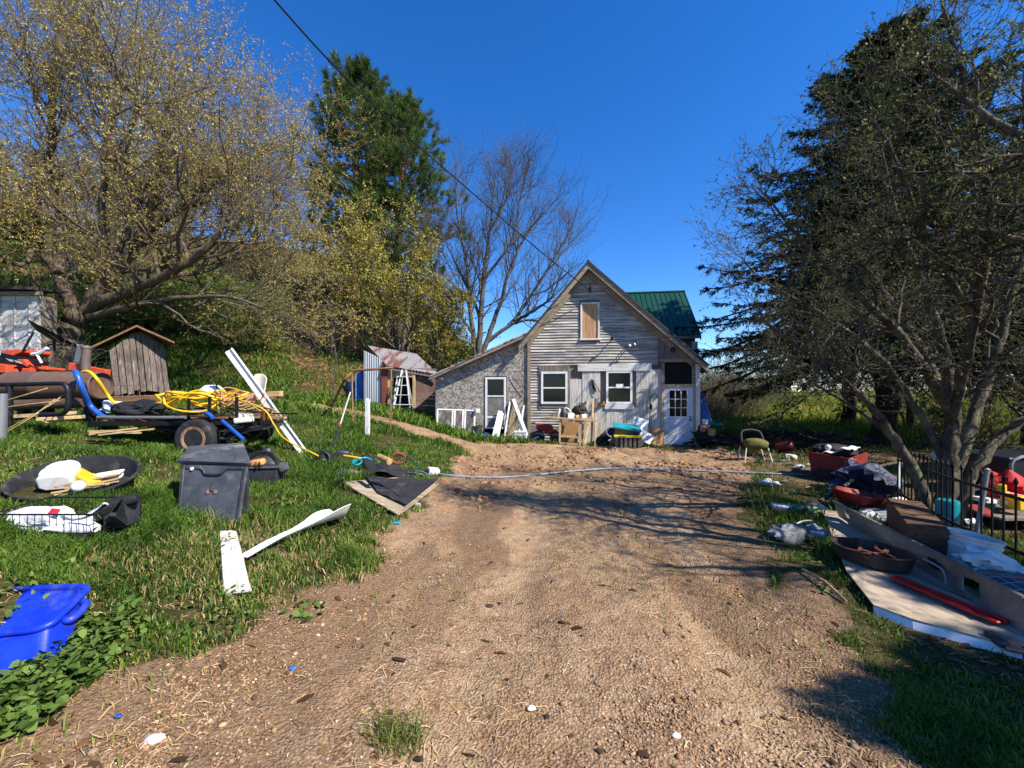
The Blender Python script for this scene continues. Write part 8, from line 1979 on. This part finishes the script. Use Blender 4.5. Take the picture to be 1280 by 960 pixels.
MB().tube(spline([(c.x - .5, c.y - .22, c.z + .05), (c.x - .35, c.y - .22, c.z + .27), (c.x + .9, c.y - .22, c.z + .27)], 4), .025, 7).build('top_rail', M['galv'], wn_, smooth=50)
solid('grey_tarp', plain('slate_tarp', S(74, 80, 88), S(50, 54, 60), .6, 5, 0, .6, .3, bdist=.04, bscale=8), MB().grid(lambda u, v: P(1218, 612, 5.4).lerp(P(1240, 606, 5.4), u).lerp(P(1236, 590, 5.8).lerp(P(1246, 596, 5.7), u), v), 6, 6, .02), 'slate grey tarp corner draped beside the red bag', 'tarp', smooth=40)
# added white cylinder standing in for the car glimpsed between the trunks
c = G(1192, 585); c = P(1192, 572, 9.5); zg = thz(c.x, c.y); wt = thing('white_car_stand_in', 'white cylinder standing in for a car glimpsed between the apple stems far behind the fence', 'tank', (c.x, c.y, zg))
MB().lathe([(0, -.55), (.1, -.53), (.17, -.45), (.18, 0), (.17, .45), (.1, .53), (0, .55)], c, (0, 90, 12), 20).build('stand_in_body', M['white_plastic'], wt, smooth=45)
for dx in (-.35, .35): MB().beam(c + Vector((dx, 0, -.1)), (c.x + dx, c.y, zg - .05), .08, .06).build('leg', M['iron'], wt)

# small broken bits strewn under the trees
kinds_ = []
for nm, lab, ct, mk in (('wood_scrap', 'broken bit of grey wood among the litter under the trees', 'wood scrap', lambda: MB().beam((-.14, 0, .02), (.15, .02, .035), .05, .02).build('wood_scrap', M['grey_v'], None)),
                        ('rag_scrap', 'small dirty pale rag among the litter under the trees', 'rag scrap', lambda: MB().blob((0, 0, .02), (.17, .12, .07), 5, .5, 14, 9).build('rag_scrap', M['cloth_white'], None)),
                        ('metal_scrap', 'small bent dark metal bit among the litter under the trees', 'metal scrap', lambda: MB().tube(spline([(-.12, 0, .01), (-.02, .05, .04), (.06, -.03, .03), (.14, .02, .01)], 4), .012, 6).build('metal_scrap', M['iron'], None))):
    o = mk(); tag(o, lab, ct, ct + 's under the trees'); kinds_.append(o)
for k in range(36):
    y_ = rr8.uniform(4.6, 11); x_ = 2.9 + .2 * y_ + rr8.uniform(0, 2.0); o = kinds_[k % 3]
    c_ = o if k < 3 else o.copy()
    if k >= 3: link(c_)
    c_.location = (x_, y_, thz(x_, y_)); c_.rotation_euler = (0, 0, rr8.uniform(0, 6.28)); c_.scale = (rr8.uniform(.6, 1.5),) * 3
# ------------------------------------------------------------------ lawn, grown last so that it stays out from under what lies on it
from mathutils.bvhtree import BVHTree
def clear_of_things(x, y):
    V0, F0 = [], []
    for o in COL.objects:
        if o.type != 'MESH' or o.get('kind') or len(o.data.vertices) > 6000: continue
        r = o
        while r.parent is not None: r = r.parent
        if r.get('category') in ('tree', 'shrub', 'house', 'cable', 'grass tuft', 'fence'): continue
        mw = (o_mat[r.name] if r.name in o_mat else Matrix.Translation(r.location))
        if r.name in o_mat and r.rotation_euler[0]: mw = Matrix.LocRotScale(r.location, r.rotation_euler, None)
        b = len(V0); V0 += [mw @ v.co for v in o.data.vertices]; F0 += [tuple(b + i for i in p.vertices) for p in o.data.polygons]
    t = BVHTree.FromPolygons(V0, F0); z = th(x, y); up = Vector((0, 0, 1)); out = np.ones(len(x), bool)
    for i in range(len(x)):
        if y[i] < 12 and t.ray_cast(Vector((x[i], y[i], z[i] - .25)), up, .43)[0] is not None: out[i] = False
    return out
# lawn
x, y = sample_xy(1500000, 1.15, 19, 1.55, 1.45, 1.5)
dm = dirt_mask(x, y)
n1 = fbm(x * 1.1 + 5, y * 1.1, 3); n2 = fbm(x * 3.2, y * 3.2 + 8, 3)
dens = (1 - sstep(.15, .75, dm)) * sstep(.30, .52, n2 * .6 + n1 * .4)
left = x < 1.5
bare = sstep(.52, .66, fbm(x * 1.3 + 40, y * 1.3, 3)) * sstep(4.4, 3.4, y) * sstep(-3.4, -2.4, x)
dens = dens * (1 - .93 * bare)
edge = sstep(2.6, .9, y - 1.0) * sstep(-4.2, -2.6, x)          # sparse by the near corner
dens = dens * (1 - .8 * edge * left)
patch = sstep(.5, .62, fbm(x * .9 + 21, y * .9 + 4, 3)) * sstep(5.2, 3.0, y) * left   # thin, straw coloured patches on the near lawn
dens = dens * (1 - .6 * patch)
dens = np.where(~left, dens * np.interp(y, [2, 4.2, 5.2, 8, 13], [1, .8, .18, .12, .25]) * (.25 + .75 * sstep(.42, .56, n1)), dens)
stray = .012 * (dm > .5) * sstep(.5, .62, n1)
keep = (RNG.random(len(x)) < np.maximum(dens, stray)) & ~HOUSE_BOX(x, y)
keep &= (RNG.random(len(x)) < np.interp(y, [1, 3, 8, 19], [.75, .8, .75, .9]))
x, y, dm, n1, n2 = x[keep], y[keep], dm[keep], n1[keep], n2[keep]
cl = clear_of_things(x, y)
x, y, dm, n1, n2 = x[cl], y[cl], dm[cl], n1[cl], n2[cl]
lush = sstep(.38, .62, n1) * (1 - dm) * np.interp(y, [2.2, 3.4], [.25, 1])
h = (.035 + .1 * lush + .05 * n2) * (.55 + .75 * RNG.random(len(x))) * np.where(x > 1.5, .9, 1)
h = h * np.interp(y, [2, 4, 8, 16], [.8, 1.0, 1.05, 1.15])
tint = np.clip(.05 + .5 * RNG.random(len(x)) + (n2 - .5) * .9 - .1 * lush + .25 * dm, 0, .74)
pt = sstep(.46, .6, fbm(x * .9 + 21, y * .9 + 4, 3)) * sstep(6.2, 3.4, y)
dry = RNG.random(len(x)) < np.where(y < 3.4, .16, .06) + .3 * dm + .34 * pt
tint = np.where(dry, .8 + .2 * RNG.random(len(x)), tint); h = np.where(dry, h * .7, h)
wd = (.0042 + .0012 * y) * (.7 + .6 * RNG.random(len(x)))
z = th(x, y)
Vg, q, t3, tt = blades(x, y, z, h, wd, .3 + .6 * RNG.random(len(x)), tint)
g = fast_mesh('grass', Vg, [q, t3], M['grass'], tint=tt)
g['kind'] = 'stuff'; g['label'] = 'uneven green lawn with dry patches growing either side of the dirt driveway'
